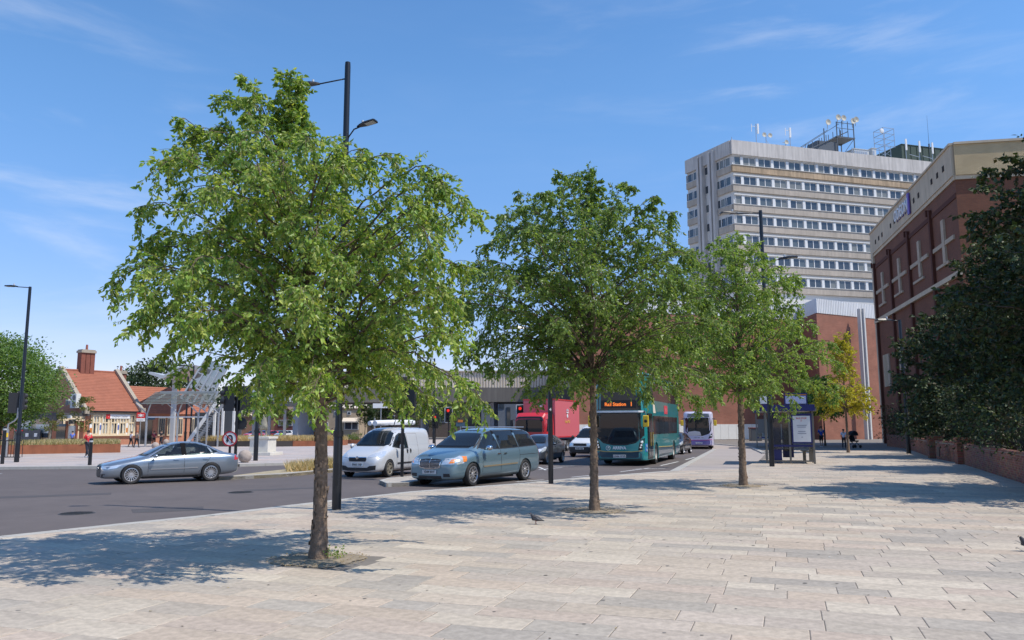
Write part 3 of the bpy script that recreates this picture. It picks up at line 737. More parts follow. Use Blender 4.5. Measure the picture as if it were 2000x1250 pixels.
w2 = [(-.06, 1.10), (.0, 1.635), (-1.10, 1.655), (-1.13, 1.125)]
w3 = [(-1.21, 1.13), (-1.19, 1.655), (-2.12, 1.62), (-2.28, 1.50), (-2.38, 1.17)]
wsp = [(-.76, 1.15), (.76, 1.15), (.72, 1.28), (.58, 1.60), (.35, 1.655), (-.35, 1.655), (-.58, 1.60), (-.72, 1.28)]
bv = make_car(mv, sm, P_chr, 3.08, .985, .345, .225, [w1, w2, w3], wsp, [(-.6, 1.18), (.6, 1.18), (.52, 1.55), (-.52, 1.55)], .45, 10, 'multi', seats=(.45, -.7), archr=.395, opac=.72, tintc=(.3, .36, .36),
              cab=dict(poly=[(.95, .8), (.85, 1.14), (.35, 1.60), (0, 1.67), (-2.0, 1.67), (-2.25, 1.2), (-2.2, .7)], w=.70, x1=.5, x0=-1.9))
M_chrome = mat('chrome', (.78, .78, .78), .08, metal=1)
for pl in ('L', 'Rt'):
    ribbon(bv, [(1.02, 1.06), (1.04, .40), (.95, .26), (-.02, .26)], pl).build('door_seam', M_blackp, mv)
    ribbon(bv, [(-.02, 1.07), (-.02, .26)], pl).build('door_seam', M_blackp, mv)
    ribbon(bv, [(-.05, .26), (-1.02, .28), (-1.1, .5), (-1.17, .8), (-1.17, 1.1)], pl).build('door_seam', M_blackp, mv)
    ribbon(bv, [(-1.17, .86), (-2.35, .88)], pl, .014).build('sliding_door_rail', M_blackp, mv)
    panel(bv, [(1.0, .545), (-1.0, .58), (-1.0, .62), (1.0, .585)], pl, .018, .005, .3).build('rubbing_strip', mat('strip_gold', (.45, .36, .22), .3, metal=.7), mv)
    ribbon(bv, [(1.02, .36), (-1.05, .38)], pl, .02).build('sill_crease', P_chr, mv)
    panel(bv, [(2.24, .66), (1.98, .70), (1.84, .90), (2.0, .92), (2.24, .84)], pl, .006, .01, .06).build('headlight', MATS['headlight_glass'], mv)
    panel(bv, [(2.0, .73), (1.86, .75), (1.80, .90), (1.96, .905)], pl, .012, .006, .06).build('turn_lamp', mat('amber_lens', (.75, .22, .02), .2, coat=1), mv)
    panel(bv, [(-2.5, .82), (-2.62, .82), (-2.6, 1.22), (-2.48, 1.26)], pl, .008, .01, .08).build('tail_lamp', MATS['tail_red'], mv)
handles(bv, mv, (.12, -.25), .935, M_chrome)
mirror(mv, .92, 1.02, 1.13, M_chrome, 1, (.15, .24, .17)); mirror(mv, .92, -1.02, 1.13, M_chrome, -1, (.15, .24, .17))
for s in (1, -1):
    panel(bv, [(s*.42, .66), (s*.80, .68), (s*.78, .86), (s*.50, .84)], 'F', .008, .01, .07).build('headlight', MATS['headlight_glass'], mv)
    panel(bv, [(s*.66, .70), (s*.80, .71), (s*.79, .82), (s*.70, .81)], 'F', .013, .006, .07).build('turn_lamp', MATS['amber_lens'], mv)
    panel(bv, [(s*.50, .30), (s*.72, .31), (s*.70, .40), (s*.50, .40)], 'F', .008, .01, .07).build('fog_lamp', M_blackp, mv)
go = panel(bv, [(-.42, .80), (-.36, .58), (-.15, .535), (.15, .535), (.36, .58), (.42, .80), (.2, .83), (-.2, .83)], 'F', .008, .01, .08).build('grille', mat('grille_dark', (.05, .05, .052), .35, metal=.5), mv)
ribbon(bv, [(-.42, .80), (-.36, .58), (-.15, .535), (.15, .535), (.36, .58), (.42, .80)], 'F', .03, .02, .015, .06, closed=False).build('grille_surround', M_chrome, go)
ribbon(bv, [(0, .53), (0, .83)], 'F', .02, .02, .01, .06).build('grille_bar', M_chrome, go)
for k in range(6): ribbon(bv, [(-.38, .575+.04*k), (.38, .575+.04*k)], 'F', .008, .014, .01, .06).build('grille_slat', M_alloy, go)
panel(bv, [(-.45, .24), (.45, .24), (.42, .33), (-.42, .33)], 'F', .008, .01, .08).build('lower_intake', M_blackp, mv)
xx = proj(bv, 0, .45, 'F')[0].x
plate(mv, 'YD09 BYY', xx+.02, .44)
for s in (1, -1): MB().tube([(-.1, s*.62, 1.77), (-2.0, s*.62, 1.765)], .016, 6).build('roof_rail', M_alloy, mv)
mb = MB(); mb.lathe([(0, 0), (.5, .02), (.9, .08), (1, .14), (.9, .18), (0, .19)], 16); 

# ---- white panel van with roof tube
P_van = mat('silver_white_paint', (.62, .635, .65), .32, metal=.2, coat=1)
c, h = place_by_wheels((759, 932), (866, 919), 2.75, .86)
vn = thing('panel_van', 'silver white panel van with long white tubes strapped on its roof', 'van', (c.x, c.y, ROADZ), h)
sv = [st(2.20, .26, .56, .72, .62, .44), st(2.12, .20, .66, .82, .78, .56), st(1.95, .19, .78, .93, .86, .66), st(1.6, .19, .92, 1.04, .90, .70), st(1.32, .19, .99, 1.12, .912, .72), st(1.12, .19, 1.02, 1.22, .915, .72), st(.75, .19, 1.04, 1.52, .915, .70), st(.42, .19, 1.06, 1.72, .915, .68), st(.1, .19, 1.08, 1.80, .915, .70), st(-.3, .19, 1.12, 1.84, .915, .745), st(-1.2, .19, 1.14, 1.84, .915, .76), st(-2.0, .20, 1.14, 1.83, .91, .75), st(-2.16, .24, 1.12, 1.80, .90, .74), st(-2.19, .40, 1.0, 1.70, .86, .70)]
vw = [(.98, 1.12), (.55, 1.50), (.30, 1.60), (-.08, 1.60), (-.10, 1.06), (.4, 1.05)]
wsp = [(-.74, 1.16), (.74, 1.16), (.72, 1.30), (.60, 1.64), (.4, 1.70), (-.4, 1.70), (-.60, 1.64), (-.72, 1.30)]
bv = make_car(vn, sv, P_van, 2.75, .91, .315, .195, [vw], wsp, None, .45, 5, 'fat', seats=(.05,), archr=.365, opac=.35, tintc=(.5, .58, .56),
              cab=dict(poly=[(.9, .8), (.8, 1.14), (.35, 1.6), (.1, 1.68), (-.35, 1.68), (-.35, .8)], w=.68, x1=.3, x0=-.2), rim=mat('wheel_trim', (.42, .38, .30), .35, metal=.6))
for pl in ('L', 'Rt'):
    ribbon(bv, [(.82, 1.03), (.84, .45), (.75, .27), (-.14, .27)], pl).build('door_seam', M_blackp, vn)
    ribbon(bv, [(-.15, 1.70), (-.15, .27)], pl).build('door_seam', M_blackp, vn)
    ribbon(bv, [(-.18, .27), (-.95, .27), (-.98, .6), (-.98, 1.60), (-.18, 1.62)], pl, .009).build('door_seam', mat('shadow_gap', (.12, .12, .13), .6), vn)
    ribbon(bv, [(-.25, 1.18), (-2.0, 1.20)], pl, .02, .004).build('panel_crease', P_van, vn)
    panel(bv, [(.78, .46), (-.95, .46), (-.95, .52), (.78, .52)], pl, .014, .005, .3).build('rubbing_strip', M_blackp, vn)
    panel(bv, [(2.02, .72), (1.72, .80), (1.48, .97), (1.62, .97), (2.0, .88)], pl, .006, .01, .06).build('headlight', MATS['headlight_glass'], vn)
handles(bv, vn, (-.02, -.30), .95, M_blackp, w=.10)
for x in (-.02, -.30):
    panel(bv, [(x-.035, .86), (x+.035, .86), (x+.035, 1.02), (x-.035, 1.02)], 'L', .02, .0, .06).build('door_handle', M_blackp, vn)
mirror(vn, .80, .98, 1.12, P_van, 1, (.14, .18, .22)); mirror(vn, .80, -.98, 1.12, P_van, -1, (.14, .18, .22))
for s in (1, -1):
    panel(bv, [(s*.40, .74), (s*.76, .78), (s*.74, .93), (s*.56, .88), (s*.42, .80)], 'F', .008, .01, .06).build('headlight', MATS['headlight_glass'], vn)
go = panel(bv, [(-.34, .60), (.34, .60), (.38, .70), (.3, .76), (-.3, .76), (-.38, .70)], 'F', .008, .01, .08).build('grille', M_blackp, vn)
ribbon(bv, [(-.36, .75), (.36, .75)], 'F', .028, .02, .015, .08).build('grille_bar', M_chrome, go)
mb = MB(); gx = proj(bv, 0, .72, 'F')[0].x; mb.lathe([(.045, 0), (.062, .01), (.045, .02)], 18, (gx+.01, 0, .735), 'X'); mb.build('badge', M_chrome, vn)
panel(bv, [(-.72, .30), (-.4, .26), (.4, .26), (.72, .30), (.74, .46), (.5, .44), (.4, .38), (-.4, .38), (-.5, .44), (-.74, .46)], 'F', .008, .01, .08).build('lower_intake', M_blackp, vn)
plate(vn, 'EA65 YXF', proj(bv, 0, .49, 'F')[0].x+.02, .49)
for x in (.0, -1.5):
    MB().bar((x, -.72, 1.90), (x, .72, 1.90), .05, .03).bar((x, .70, 1.80), (x, .70, 1.90), .04, .04).bar((x, -.70, 1.80), (x, -.70, 1.90), .04, .04).bar((x, .30, 1.9), (x-.02, .36, 2.12), .03).build('roof_bar', M_blackp, vn)
for k, (y, r_) in enumerate(((.05, .105), (-.18, .09))):
    mb = MB(); mb.tube([(1.05, y, 2.00), (.95, y, 2.01), (-.4, y, 2.04), (-2.0, y+.04, 2.05), (-2.1, y+.04, 2.045)], [r_*.96, r_, r_, r_, r_*.9], 14)
    o = mb.build('roof_tube', mat('white_plastic_wrap', (.78, .79, .8), .35, bump=.4, bscale=6), None, smooth=True, auto=R(50)); o.parent = None
    o.matrix_world = Matrix.Translation((c.x, c.y, ROADZ)) @ Matrix.Rotation(h, 4, 'Z')
    tag(o, ('thicker white wrapped tube lying on the roof bars of the panel van', 'thinner white tube lying behind the thick one on the panel van roof')[k], 'tube', 'tubes carried on the panel van roof')

# ---- dark grey hatchback
P_cor = mat('grey_blue_paint', (.085, .095, .115), .35, metal=.5, coat=1)
def hatch(root, paint, opac=.7, p='GN07 KXS'):
    sh = [st(1.98, .26, .55, .66, .56, .42), st(1.92, .20, .64, .76, .70, .52), st(1.75, .19, .74, .86, .80, .60), st(1.4, .19, .84, .95, .845, .66), st(1.12, .19, .90, 1.0, .855, .67), st(.95, .19, .92, 1.06, .86, .67), st(.55, .19, .94, 1.29, .86, .60), st(.2, .19, .95, 1.43, .86, .56), st(-.2, .19, .97, 1.485, .86, .56), st(-.9, .19, 1.0, 1.46, .86, .55), st(-1.4, .20, 1.03, 1.39, .85, .53), st(-1.72, .22, 1.03, 1.22, .83, .52), st(-1.92, .26, .98, 1.08, .78, .5), st(-2.0, .34, .82, .9, .68, .45)]
    a = [(.80, .99), (.38, 1.29), (.12, 1.37), (-.22, 1.39), (-.24, .99)]; b = [(-.31, .99), (-.29, 1.39), (-.85, 1.37), (-1.15, 1.28), (-1.10, 1.05)]
    ws_ = [(-.62, 1.04), (.62, 1.04), (.58, 1.16), (.46, 1.38), (-.46, 1.38), (-.58, 1.16)]
    bv = make_car(root, sh, paint, 2.51, .85, .30, .185, [a, b], ws_, [(-.5, 1.06), (.5, 1.06), (.42, 1.33), (-.42, 1.33)], .36, 7, 'fat', seats=(.15, -.6), archr=.34, opac=opac, tintc=(.4, .46, .46),
                  cab=dict(poly=[(.7, .7), (.6, 1.02), (.15, 1.36), (-.9, 1.38), (-1.45, 1.1), (-1.3, .7)], w=.55, x1=.3, x0=-1.1))
    for pl in ('L', 'Rt'):
        ribbon(bv, [(.72, .93), (.74, .35), (.66, .26), (-.27, .26), (-.27, .95)], pl).build('door_seam', M_blackp, root)
        ribbon(bv, [(-.3, .26), (-.80, .28), (-.98, .55), (-1.12, .98)], pl).build('door_seam', M_blackp, root)
        panel(bv, [(1.84, .60), (1.5, .68), (1.22, .86), (1.36, .87), (1.8, .76)], pl, .006, .01, .06).build('headlight', MATS['headlight_glass'], root)
    handles(bv, root, (-.08, -.86), .86, paint); mirror(root, .72, .92, 1.0, paint, 1); mirror(root, .72, -.92, 1.0, paint, -1)
    for s in (1, -1):
        panel(bv, [(s*.38, .60), (s*.68, .62), (s*.70, .78), (s*.52, .76), (s*.40, .68)], 'F', .008, .01, .06).build('headlight', MATS['headlight_glass'], root)
    panel(bv, [(-.33, .56), (.33, .56), (.34, .66), (-.34, .66)], 'F', .008, .01, .08).build('grille', M_blackp, root)
    panel(bv, [(-.5, .25), (.5, .25), (.46, .38), (-.46, .38)], 'F', .008, .01, .08).build('lower_intake', M_blackp, root)
    plate(root, p, proj(bv, 0, .46, 'F')[0].x+.02, .46)
c, h = place_by_wheels((1067, 907), (1108, 901.5), 2.51, .78)
hb = thing('hatchback', 'dark grey five door hatchback between the people carrier and the red lorry', 'car', (c.x, c.y, ROADZ), h); hatch(hb, P_cor)
h_lane = h
# ---- dark car half hidden behind the double decker
p0 = G(1343, 893, ROADZ)
hc2 = thing('hatchback', 'black hatchback mostly hidden between the two buses', 'car', (G(1319, 886, ROADZ).x, G(1319, 886, ROADZ).y, ROADZ), R(-113)); hatch(hc2, mat('black_car_paint', (.02, .02, .024), .3, metal=.3, coat=1), .8, 'GK12 VNA')
# ---- small white van behind the second tree
P_ww = mat('white_van_paint', (.74, .74, .73), .35, coat=1)
sk = [st(1.95, .28, .62, .78, .60, .44), st(1.88, .22, .72, .86, .74, .54), st(1.7, .21, .84, .96, .80, .62), st(1.35, .20, .93, 1.05, .83, .66), st(1.15, .20, .97, 1.14, .835, .66), st(.85, .20, 1.0, 1.42, .84, .64), st(.55, .20, 1.02, 1.68, .84, .62), st(.25, .20, 1.04, 1.78, .84, .66), st(-.3, .20, 1.06, 1.82, .84, .70), st(-1.6, .20, 1.08, 1.82, .84, .70), st(-2.0, .24, 1.06, 1.79, .83, .70), st(-2.04, .40, .98, 1.70, .80, .66)]
p = G(1158, 893, ROADZ); wv = thing('small_van', 'small white van with a black bumper behind the middle tree trunk', 'van', (p.x+.3, p.y+1.6, ROADZ), R(-122), sc=1.08)
wa = [(.98, 1.08), (.62, 1.50), (.4, 1.60), (.0, 1.60), (-.02, 1.04)]
bv = make_car(wv, sk, P_ww, 2.7, .84, .30, .18, [wa], [(-.66, 1.10), (.66, 1.10), (.62, 1.28), (.52, 1.62), (-.52, 1.62), (-.62, 1.28)], None, .45, 5, 'fat', seats=(.05,), archr=.345, opac=.6, tintc=(.4, .46, .46),
              cab=dict(poly=[(.85, .8), (.75, 1.14), (.4, 1.6), (.1, 1.68), (-.35, 1.68), (-.35, .8)], w=.62, x1=.3, x0=-.2))
panel(bv, [(-.74, .24), (.74, .24), (.76, .58), (-.76, .58)], 'F', .02, .01, .1).build('bumper', M_blackp, wv)
for s in (1, -1): panel(bv, [(s*.45, .64), (s*.72, .66), (s*.70, .80), (s*.47, .80)], 'F', .008, .01, .06).build('headlight', MATS['headlight_glass'], wv); mirror(wv, .85, s*.93, 1.12, M_blackp, s, (.12, .16, .22))
panel(bv, [(-.4, .64), (.4, .64), (.42, .78), (-.42, .78)], 'F', .008, .01, .08).build('grille', M_blackp, wv)
plate(wv, 'EO05 HZB', proj(bv, 0, .5, 'F')[0].x+.035, .5)

# ---- buses and lorry: straight-sided bodies
def boxring(st):
    zb, zt, w, r, t = st['zb'], st['zt'], st['w'], st.get('r', .18), st.get('t', .97)
    wt = w*t
    return [(0, zb), (w-.10, zb), (w-.015, zb+.03), (w, zb+.14), (w, zb+(zt-zb)*.33), (w*(1+t)/2+.0, zb+(zt-zb)*.66), (wt, zt-r), (wt-r*.12, zt-r*.45), (wt-r*.5, zt-r*.1), (wt-r, zt), (0, zt+.02)]
def bst(x, zb, zt, w, r=.18, t=.97): return dict(x=x, zb=zb, zt=zt, w=w, r=r, t=t)
def box_vehicle(root, stations, paint, axles, tr, wr, name='body', ww=.28, archr=None, lvl=0):
    raw = loft(stations, boxring, lvl, name); bv = bvh_of(raw); cs = []
    for x in axles:
        for s in (1, -1):
            a = archr or wr+.09; cs.append(prism_obj([(x+a*math.cos(t), wr+a*math.sin(t)) for t in [2*math.pi*k/24 for k in range(24)]], 'side', s*(tr-.45), s*(tr+.4)))
    me = cut(raw, cs) if cs else raw; me.materials.clear(); me.materials.append(paint); me.polygons.foreach_set('use_smooth', [True]*len(me.polygons))
    try: me.set_sharp_from_angle(angle=R(25))
    except Exception: pass
    o = link(name, me, root)
    return bv, o
def bigwheel(root, x, s, tr, wr, ww=.28, rimm=None):
    mb = MB(); rr = wr*.58; mb.lathe([(rr, -ww/2), (wr-.03, -ww/2), (wr, -ww/2+.04), (wr, ww/2-.04), (wr-.03, ww/2), (rr, ww/2)], 32, (0, 0, 0), 'Y', close=True)
    wo = mb.build('wheel', M_rubber, root, smooth=True, loc=(x, s*(tr-ww/2-.02), wr), auto=R(40))
    mb = MB(); mb.lathe([(0, s*.02), (.14, s*.02), (.15, -s*.02), (rr*.75, -s*.06), (rr*.95, s*ww*.4), (rr+.01, s*ww*.45), (rr+.01, 0), (0, -s*.1)], 24, (0, 0, 0), 'Y')
    for k in range(10): a = k*math.pi/5; mb.lathe([(.018, -s*.03), (.018, s*.02), (0, s*.02)], 6, (math.cos(a)*.2, 0, math.sin(a)*.2), 'Y')
    mb.build('hub', rimm or mat('hub_steel', (.5, .5, .5), .35, metal=.7), wo)

TEAL = mat('teal_paint', (.012, .235, .245), .3, coat=.8); NAVY = mat('dark_teal_paint', (.006, .055, .085), .3, coat=.8)
GOLD = mat('gold_line', (.55, .40, .12), .5)
fL = G(1289, 906, ROADZ); rL = G(1325, 896, ROADZ); fR = G(1187, 906.5, ROADZ)
ax = (fL-fR).normalized(); print('BUS front track', (fL-fR).length, 'axle', (fL-rL).length, fL, fR, rL)
hd = math.atan2((fL-rL).y, (fL-rL).x); print('bus heading', math.degrees(hd))
# double decker: local origin midway between axles
WB = 5.8
hd = R(-109.5); dv = Vector((math.cos(hd), math.sin(hd), 0)); lv = Vector((-dv.y, dv.x, 0))
c = fL - dv*WB/2 - lv*1.45
bus = thing('double_decker_bus', 'teal double decker bus with orange destination display behind the middle tree', 'bus', (c.x, c.y, ROADZ), hd, sc=1.04)
F0 = WB/2+2.55
bs = [bst(F0, .34, 4.18, .92, .3, .88), bst(F0-.06, .27, 4.24, 1.08, .28, .90), bst(F0-.22, .24, 4.29, 1.19, .24, .93), bst(F0-.6, .24, 4.31, 1.26, .2, .955), bst(F0-2, .24, 4.31, 1.275, .2, .96), bst(-WB/2-1.4, .26, 4.31, 1.275, .2, .96), bst(-WB/2-2.3, .32, 4.28, 1.26, .2, .96), bst(-WB/2-2.5, .45, 4.15, 1.15, .2, .94)]
bv, bo = box_vehicle(bus, bs, TEAL, (WB/2, -WB/2), 1.275, .48)
panel(bv, [(-1.08, .27), (1.08, .27), (1.12, .60), (.9, .66), (.5, .62), (-.5, .62), (-.9, .66), (-1.12, .60)], 'F', .006, .01, .12).build('lower_bumper', NAVY, bus)
ribbon(bv, [(-1.10, .70), (-.6, .645), (.6, .645), (1.10, .70)], 'F', .03, .012).build('gold_line', GOLD, bus)
GB = mat('bus_glass', (.02, .026, .032), .05, spec=.45, var=.5, vscale=1.3)
wsc = panel(bv, [(-1.1, 1.30), (-.75, 1.10), (-.3, 1.0), (.3, 1.0), (.75, 1.10), (1.1, 1.30), (1.12, 2.36), (-1.12, 2.36)], 'F', .010, .012, .12).build('windscreen', glass('bus_screen', (.5, .56, .58), .85), bus)
panel(bv, [(-1.14, 1.36), (-.75, 1.03), (-.3, .93), (.3, .93), (.75, 1.03), (1.14, 1.36), (1.14, 2.42), (-1.14, 2.42)], 'F', .004, .012, .12).build('windscreen_mask', mat('dark_mask', (.015, .017, .02), .25), bus)
panel(bv, [(.45, 1.02), (1.0, 1.16), (1.0, 2.3), (.5, 2.3)], 'F', .007, .01, .12).build('screen_reveal', mat('bus_inner', (.05, .055, .06), .6), wsc)
panel(bv, [(-1.12, 2.42), (1.12, 2.42), (1.12, 2.50), (-1.12, 2.50)], 'F', .05, .01, .2).build('white_band', M_whitep, bus)
dm = panel(bv, [(-1.16, 2.52), (1.16, 2.52), (1.04, 3.4), (.98, 4.12), (-.98, 4.12), (-1.04, 3.4)], 'F', .006, .01, .14).build('upper_windscreen', GB, bus)
fx = proj(bv, 0, 2.7, 'F')[0].x
dsp = MB().box((fx+.02, 0, 2.80), (.04, 1.62, .36)).build('destination_display', mat('display_black', (.01, .01, .012), .3), bus)
M_led = mat('led_orange', (1, .22, .03), .5, emit=.8)
text('Rail Station', .22, M_led, dsp, frame_m((fx+.045, -.14, 2.79), (0, 1, 0)), 'display_lettering', .002, sx=1.0, bold=.006)
text('1', .26, M_led, dsp, frame_m((fx+.045, .60, 2.79), (0, 1, 0)), 'display_number', .002, bold=.008)
MB().box((fx+.02, -.2, 3.42), (.03, .70, .05)).box((fx+.02, -.2, 3.37), (.03, .05, .1)).build('grab_rail', mat('yellow_rail', (.6, .52, .2), .4), bus)
M_badge = mat('white_lettering', (.75, .78, .78), .5)
lx = proj(bv, 0, .82, 'F')[0].x
text('ARRIVA', .19, M_badge, bus, frame_m((lx+.015, .0, .81), (0, 1, 0)), 'operator_lettering', .003, sx=.95, bold=.006)
mb = MB(); mb.lathe([(.085, 0), (.105, 0), (.105, .01), (.085, .01)], 24, (lx+.012, -.52, .81), 'X', close=True); mb.bar((lx+.016, -.56, .75), (lx+.016, -.48, .87), .02, .008); mb.tube([(lx+.016, -.55, .83), (lx+.016, -.52, .86), (lx+.016, -.48, .83), (lx+.016, -.49, .77)], .009, 5); mb.build('roundel_logo', M_badge, bus)
plate(bus, 'GN66 WVR', proj(bv, 0, .45, 'F')[0].x+.02, .44, w=.58, h=.13)
for s in (1, -1):
    panel(bv, [(s*.86, .72), (s*1.10, .72), (s*1.15, 1.26), (s*1.0, 1.18), (s*.92, 1.0)], 'F', .008, .01, .07).build('lamp_cluster', mat('dark_mask', (0, 0, 0)), bus)
    for z, r_, y in ((1.08, .065, 1.03), (.94, .045, 1.0), (.84, .04, .965)):
        x0_ = proj(bv, s*y, z, 'F')[0].x; mb = MB(); mb.lathe([(r_, 0), (r_*.8, .03), (0, .04)], 14, (x0_, s*y, z), 'X'); mb.build('headlight', mat('lamp_lit', (.8, .82, .8), .1, coat=1, emit=.25), bus)
# yellow mirrors
M_yel = mat('yellow_plastic', (.75, .50, .03), .35)
for s, nm in ((1, 'L'), (-1, 'R')):
    MB().tube([(F0-.25, s*1.12, 2.45), (F0+.12, s*1.22, 2.46), (F0+.18, s*1.26, 2.3)], .03, 8).build('mirror_arm', M_blackp, bus)
    o = MB().box((F0+.18, s*1.27, 2.02), (.12, .26, .52)).build('wing_mirror', M_yel, bus, bevel=.04)
    MB().lathe([(.07, 0), (.07, .01), (0, .012)], 12, (F0+.245, s*1.27, 2.02), 'X').build('mirror_back_disc', M_blackp, o)
# nearside: door, windows, skirt
SV = 'L'
for SV in ('L', 'Rt'):
    panel(bv, [(F0-1.75, 1.42), (-WB/2-1.25, 1.42), (-WB/2-1.45, 2.28), (F0-1.75, 2.28)], SV, .008, .01, .3).build('window_band', GB, bus)
    panel(bv, [(F0-.75, 3.02), (-WB/2-1.9, 3.02), (-WB/2-1.9, 3.85), (F0-1.0, 3.85), (F0-.6, 3.5)], SV, .008, .01, .3).build('upper_window_band', GB, bus)
    for x in (1.9, .4, -1.1, -2.6): ribbon(bv, [(x, 1.42), (x, 2.28)], SV, .05, .012).build('window_pillar', mat('dark_mask', (0, 0, 0)), bus)
    panel(bv, [(WB/2-.62, .28), (-WB/2+.62, .28), (-WB/2+.62, .72), (WB/2-.62, .78)], SV, .005, .01, .3).build('lower_skirt', NAVY, bus)
    ribbon(bv, [(WB/2-.62, .80), (-WB/2+.62, .74)], SV, .03, .010, .01, .3).build('gold_line', GOLD, bus)
    panel(bv, [(-WB/2-.62, .32), (-WB/2-2.2, .34), (-WB/2-2.2, .76), (-WB/2-.62, .72)], SV, .005, .01, .3).build('rear_skirt', NAVY, bus)
    for k in range(9): ribbon(bv, [(-WB/2-1.6, .95+.1*k), (-WB/2-2.1, .95+.1*k)], SV, .03, .008).build('engine_louvre', NAVY, bus)
panel(bv, [(F0-.42, .30), (F0-1.62, .30), (F0-1.62, 2.38), (F0-.42, 2.38)], 'L', .010, .01, .2).build('door', mat('dark_mask', (0, 0, 0)), bus)
for a, b in ((F0-.50, F0-.98), (F0-1.06, F0-1.54)):
    panel(bv, [(a, .45), (b, .45), (b, 2.28), (a, 2.28)], 'L', .018, .01, .2).build('door_pane', GB, bus)
    ribbon(bv, [(b+.06, .9), (b+.06, 1.5)], 'L', .03, .045, .02).build('door_rail', M_yel, bus)
panel(bv, [(F0-.16, .62), (F0-.36, .62), (F0-.36, 1.02), (F0-.16, 1.02)], 'L', .01, .01, .1).build('access_sticker', mat('sticker_blue', (.03, .2, .5), .5), bus)
for z in (.72, .9): 
    h_ = proj(bv, F0-.26, z, 'L')[0]; MB().lathe([(.055, 0), (.065, .004), (.055, .008)], 14, (F0-.26, h_.y+.014, z), 'Y').build('sticker_symbol', M_badge, bus)
panel(bv, [(F0-1.9, 2.42), (F0-2.6, 2.42), (F0-2.25, 3.05), (F0-1.9, 2.95)], 'L', .01, .01, .2).build('pale_patch', mat('cream_sticker', (.72, .62, .50), .5), bus)
panel(bv, [(.2, 2.42), (-.9, 2.42), (-.9, 2.85), (.2, 2.85)], 'L', .01, .01, .3).build('advert_panel', mat('advert_red', (.6, .06, .08), .5), bus)
text('i', .3, M_badge, bus, frame_m((-.3, proj(bv, -.3, 2.6, 'L')[0].y+.02, 2.62), (-1, 0, 0)), 'advert_lettering')
for x in (WB/2, -WB/2):
    for s in (1, -1): bigwheel(bus, x, s, 1.27, .48, .30, mat('hub_white', (.6, .58, .52), .4))
MB().box((0, 0, .38), (9.6, 2.0, .2)).build('underbody', M_blackp, bus)
# driver's cab partition, wheel and seat backs behind the screen
mb = MB(); mb.box((F0-.35, -.55, 1.15), (.3, .8, .1)); mb.lathe([(.2, 0), (.22, .02), (.2, .04)], 16, (F0-.45, -.55, 1.3), 'X'); mb.build('cab_interior', INT, bus)

# ---- single decker bus at the far right of the queue
p = G(1366, 877.5, ROADZ); hd2 = R(-102)
d2 = Vector((math.cos(hd2), math.sin(hd2), 0)); c2_ = p - d2*3.0
b2 = thing('single_decker_bus', 'white and lilac bus with purple skirt, last in the queue of traffic', 'bus', (c2_.x, c2_.y+0, ROADZ), hd2)
LIL = mat('lilac_white_paint', (.60, .58, .70), .3, coat=.8); PUR = mat('purple_paint', (.16, .13, .36), .35, coat=.6); PNK = mat('pink_line', (.6, .08, .28), .4)
f1 = 2.7
b2s = [bst(f1, .36, 2.95, .92, .3, .93), bst(f1-.08, .30, 3.02, 1.08, .26, .94), bst(f1-.3, .26, 3.08, 1.2, .22, .96), bst(f1-.7, .26, 3.1, 1.245, .2, .97), bst(-5.5, .28, 3.1, 1.25, .2, .97), bst(-6.8, .34, 3.05, 1.22, .2, .97)]
bv2, _ = box_vehicle(b2, b2s, LIL, (.0, -4.6), 1.25, .47)
panel(bv2, [(-1.12, .30), (1.12, .30), (1.14, .78), (.6, .72), (-.6, .72), (-1.14, .78)], 'F', .006, .01, .14).build('lower_bumper', PUR, b2)
ribbon(bv2, [(-1.14, .80), (-.6, .745), (.6, .745), (1.14, .80)], 'F', .05, .012).build('pink_line', PNK, b2)
panel(bv2, [(-1.06, 1.45), (-.7, 1.20), (.3, 1.12), (.8, 1.3), (1.08, 1.7), (1.08, 2.55), (-1.08, 2.55)], 'F', .009, .012, .14).build('windscreen', glass('bus_screen', (0, 0, 0)), b2)
panel(bv2, [(-1.08, 1.42), (-.7, 1.16), (.3, 1.08), (.82, 1.26), (1.10, 1.66), (1.10, 2.58), (-1.10, 2.58)], 'F', .004, .012, .14).build('windscreen_mask', mat('dark_mask', (0, 0, 0)), b2)
panel(bv2, [(-.95, 1.12), (-.85, 1.42), (-.3, 1.50), (.1, 1.42), (.2, 1.12)], 'F', .03, .012, .1).build('screen_reflection', mat('reflection_grey', (.5, .5, .54), .3, metal=.3), b2)  # bonnet reflection in the windscreen, put in as a grey panel
panel(bv2, [(-.9, 2.62), (.9, 2.62), (.86, 2.92), (-.86, 2.92)], 'F', .01, .012, .14).build('destination_display', mat('grey_display', (.16, .18, .2), .3), b2)
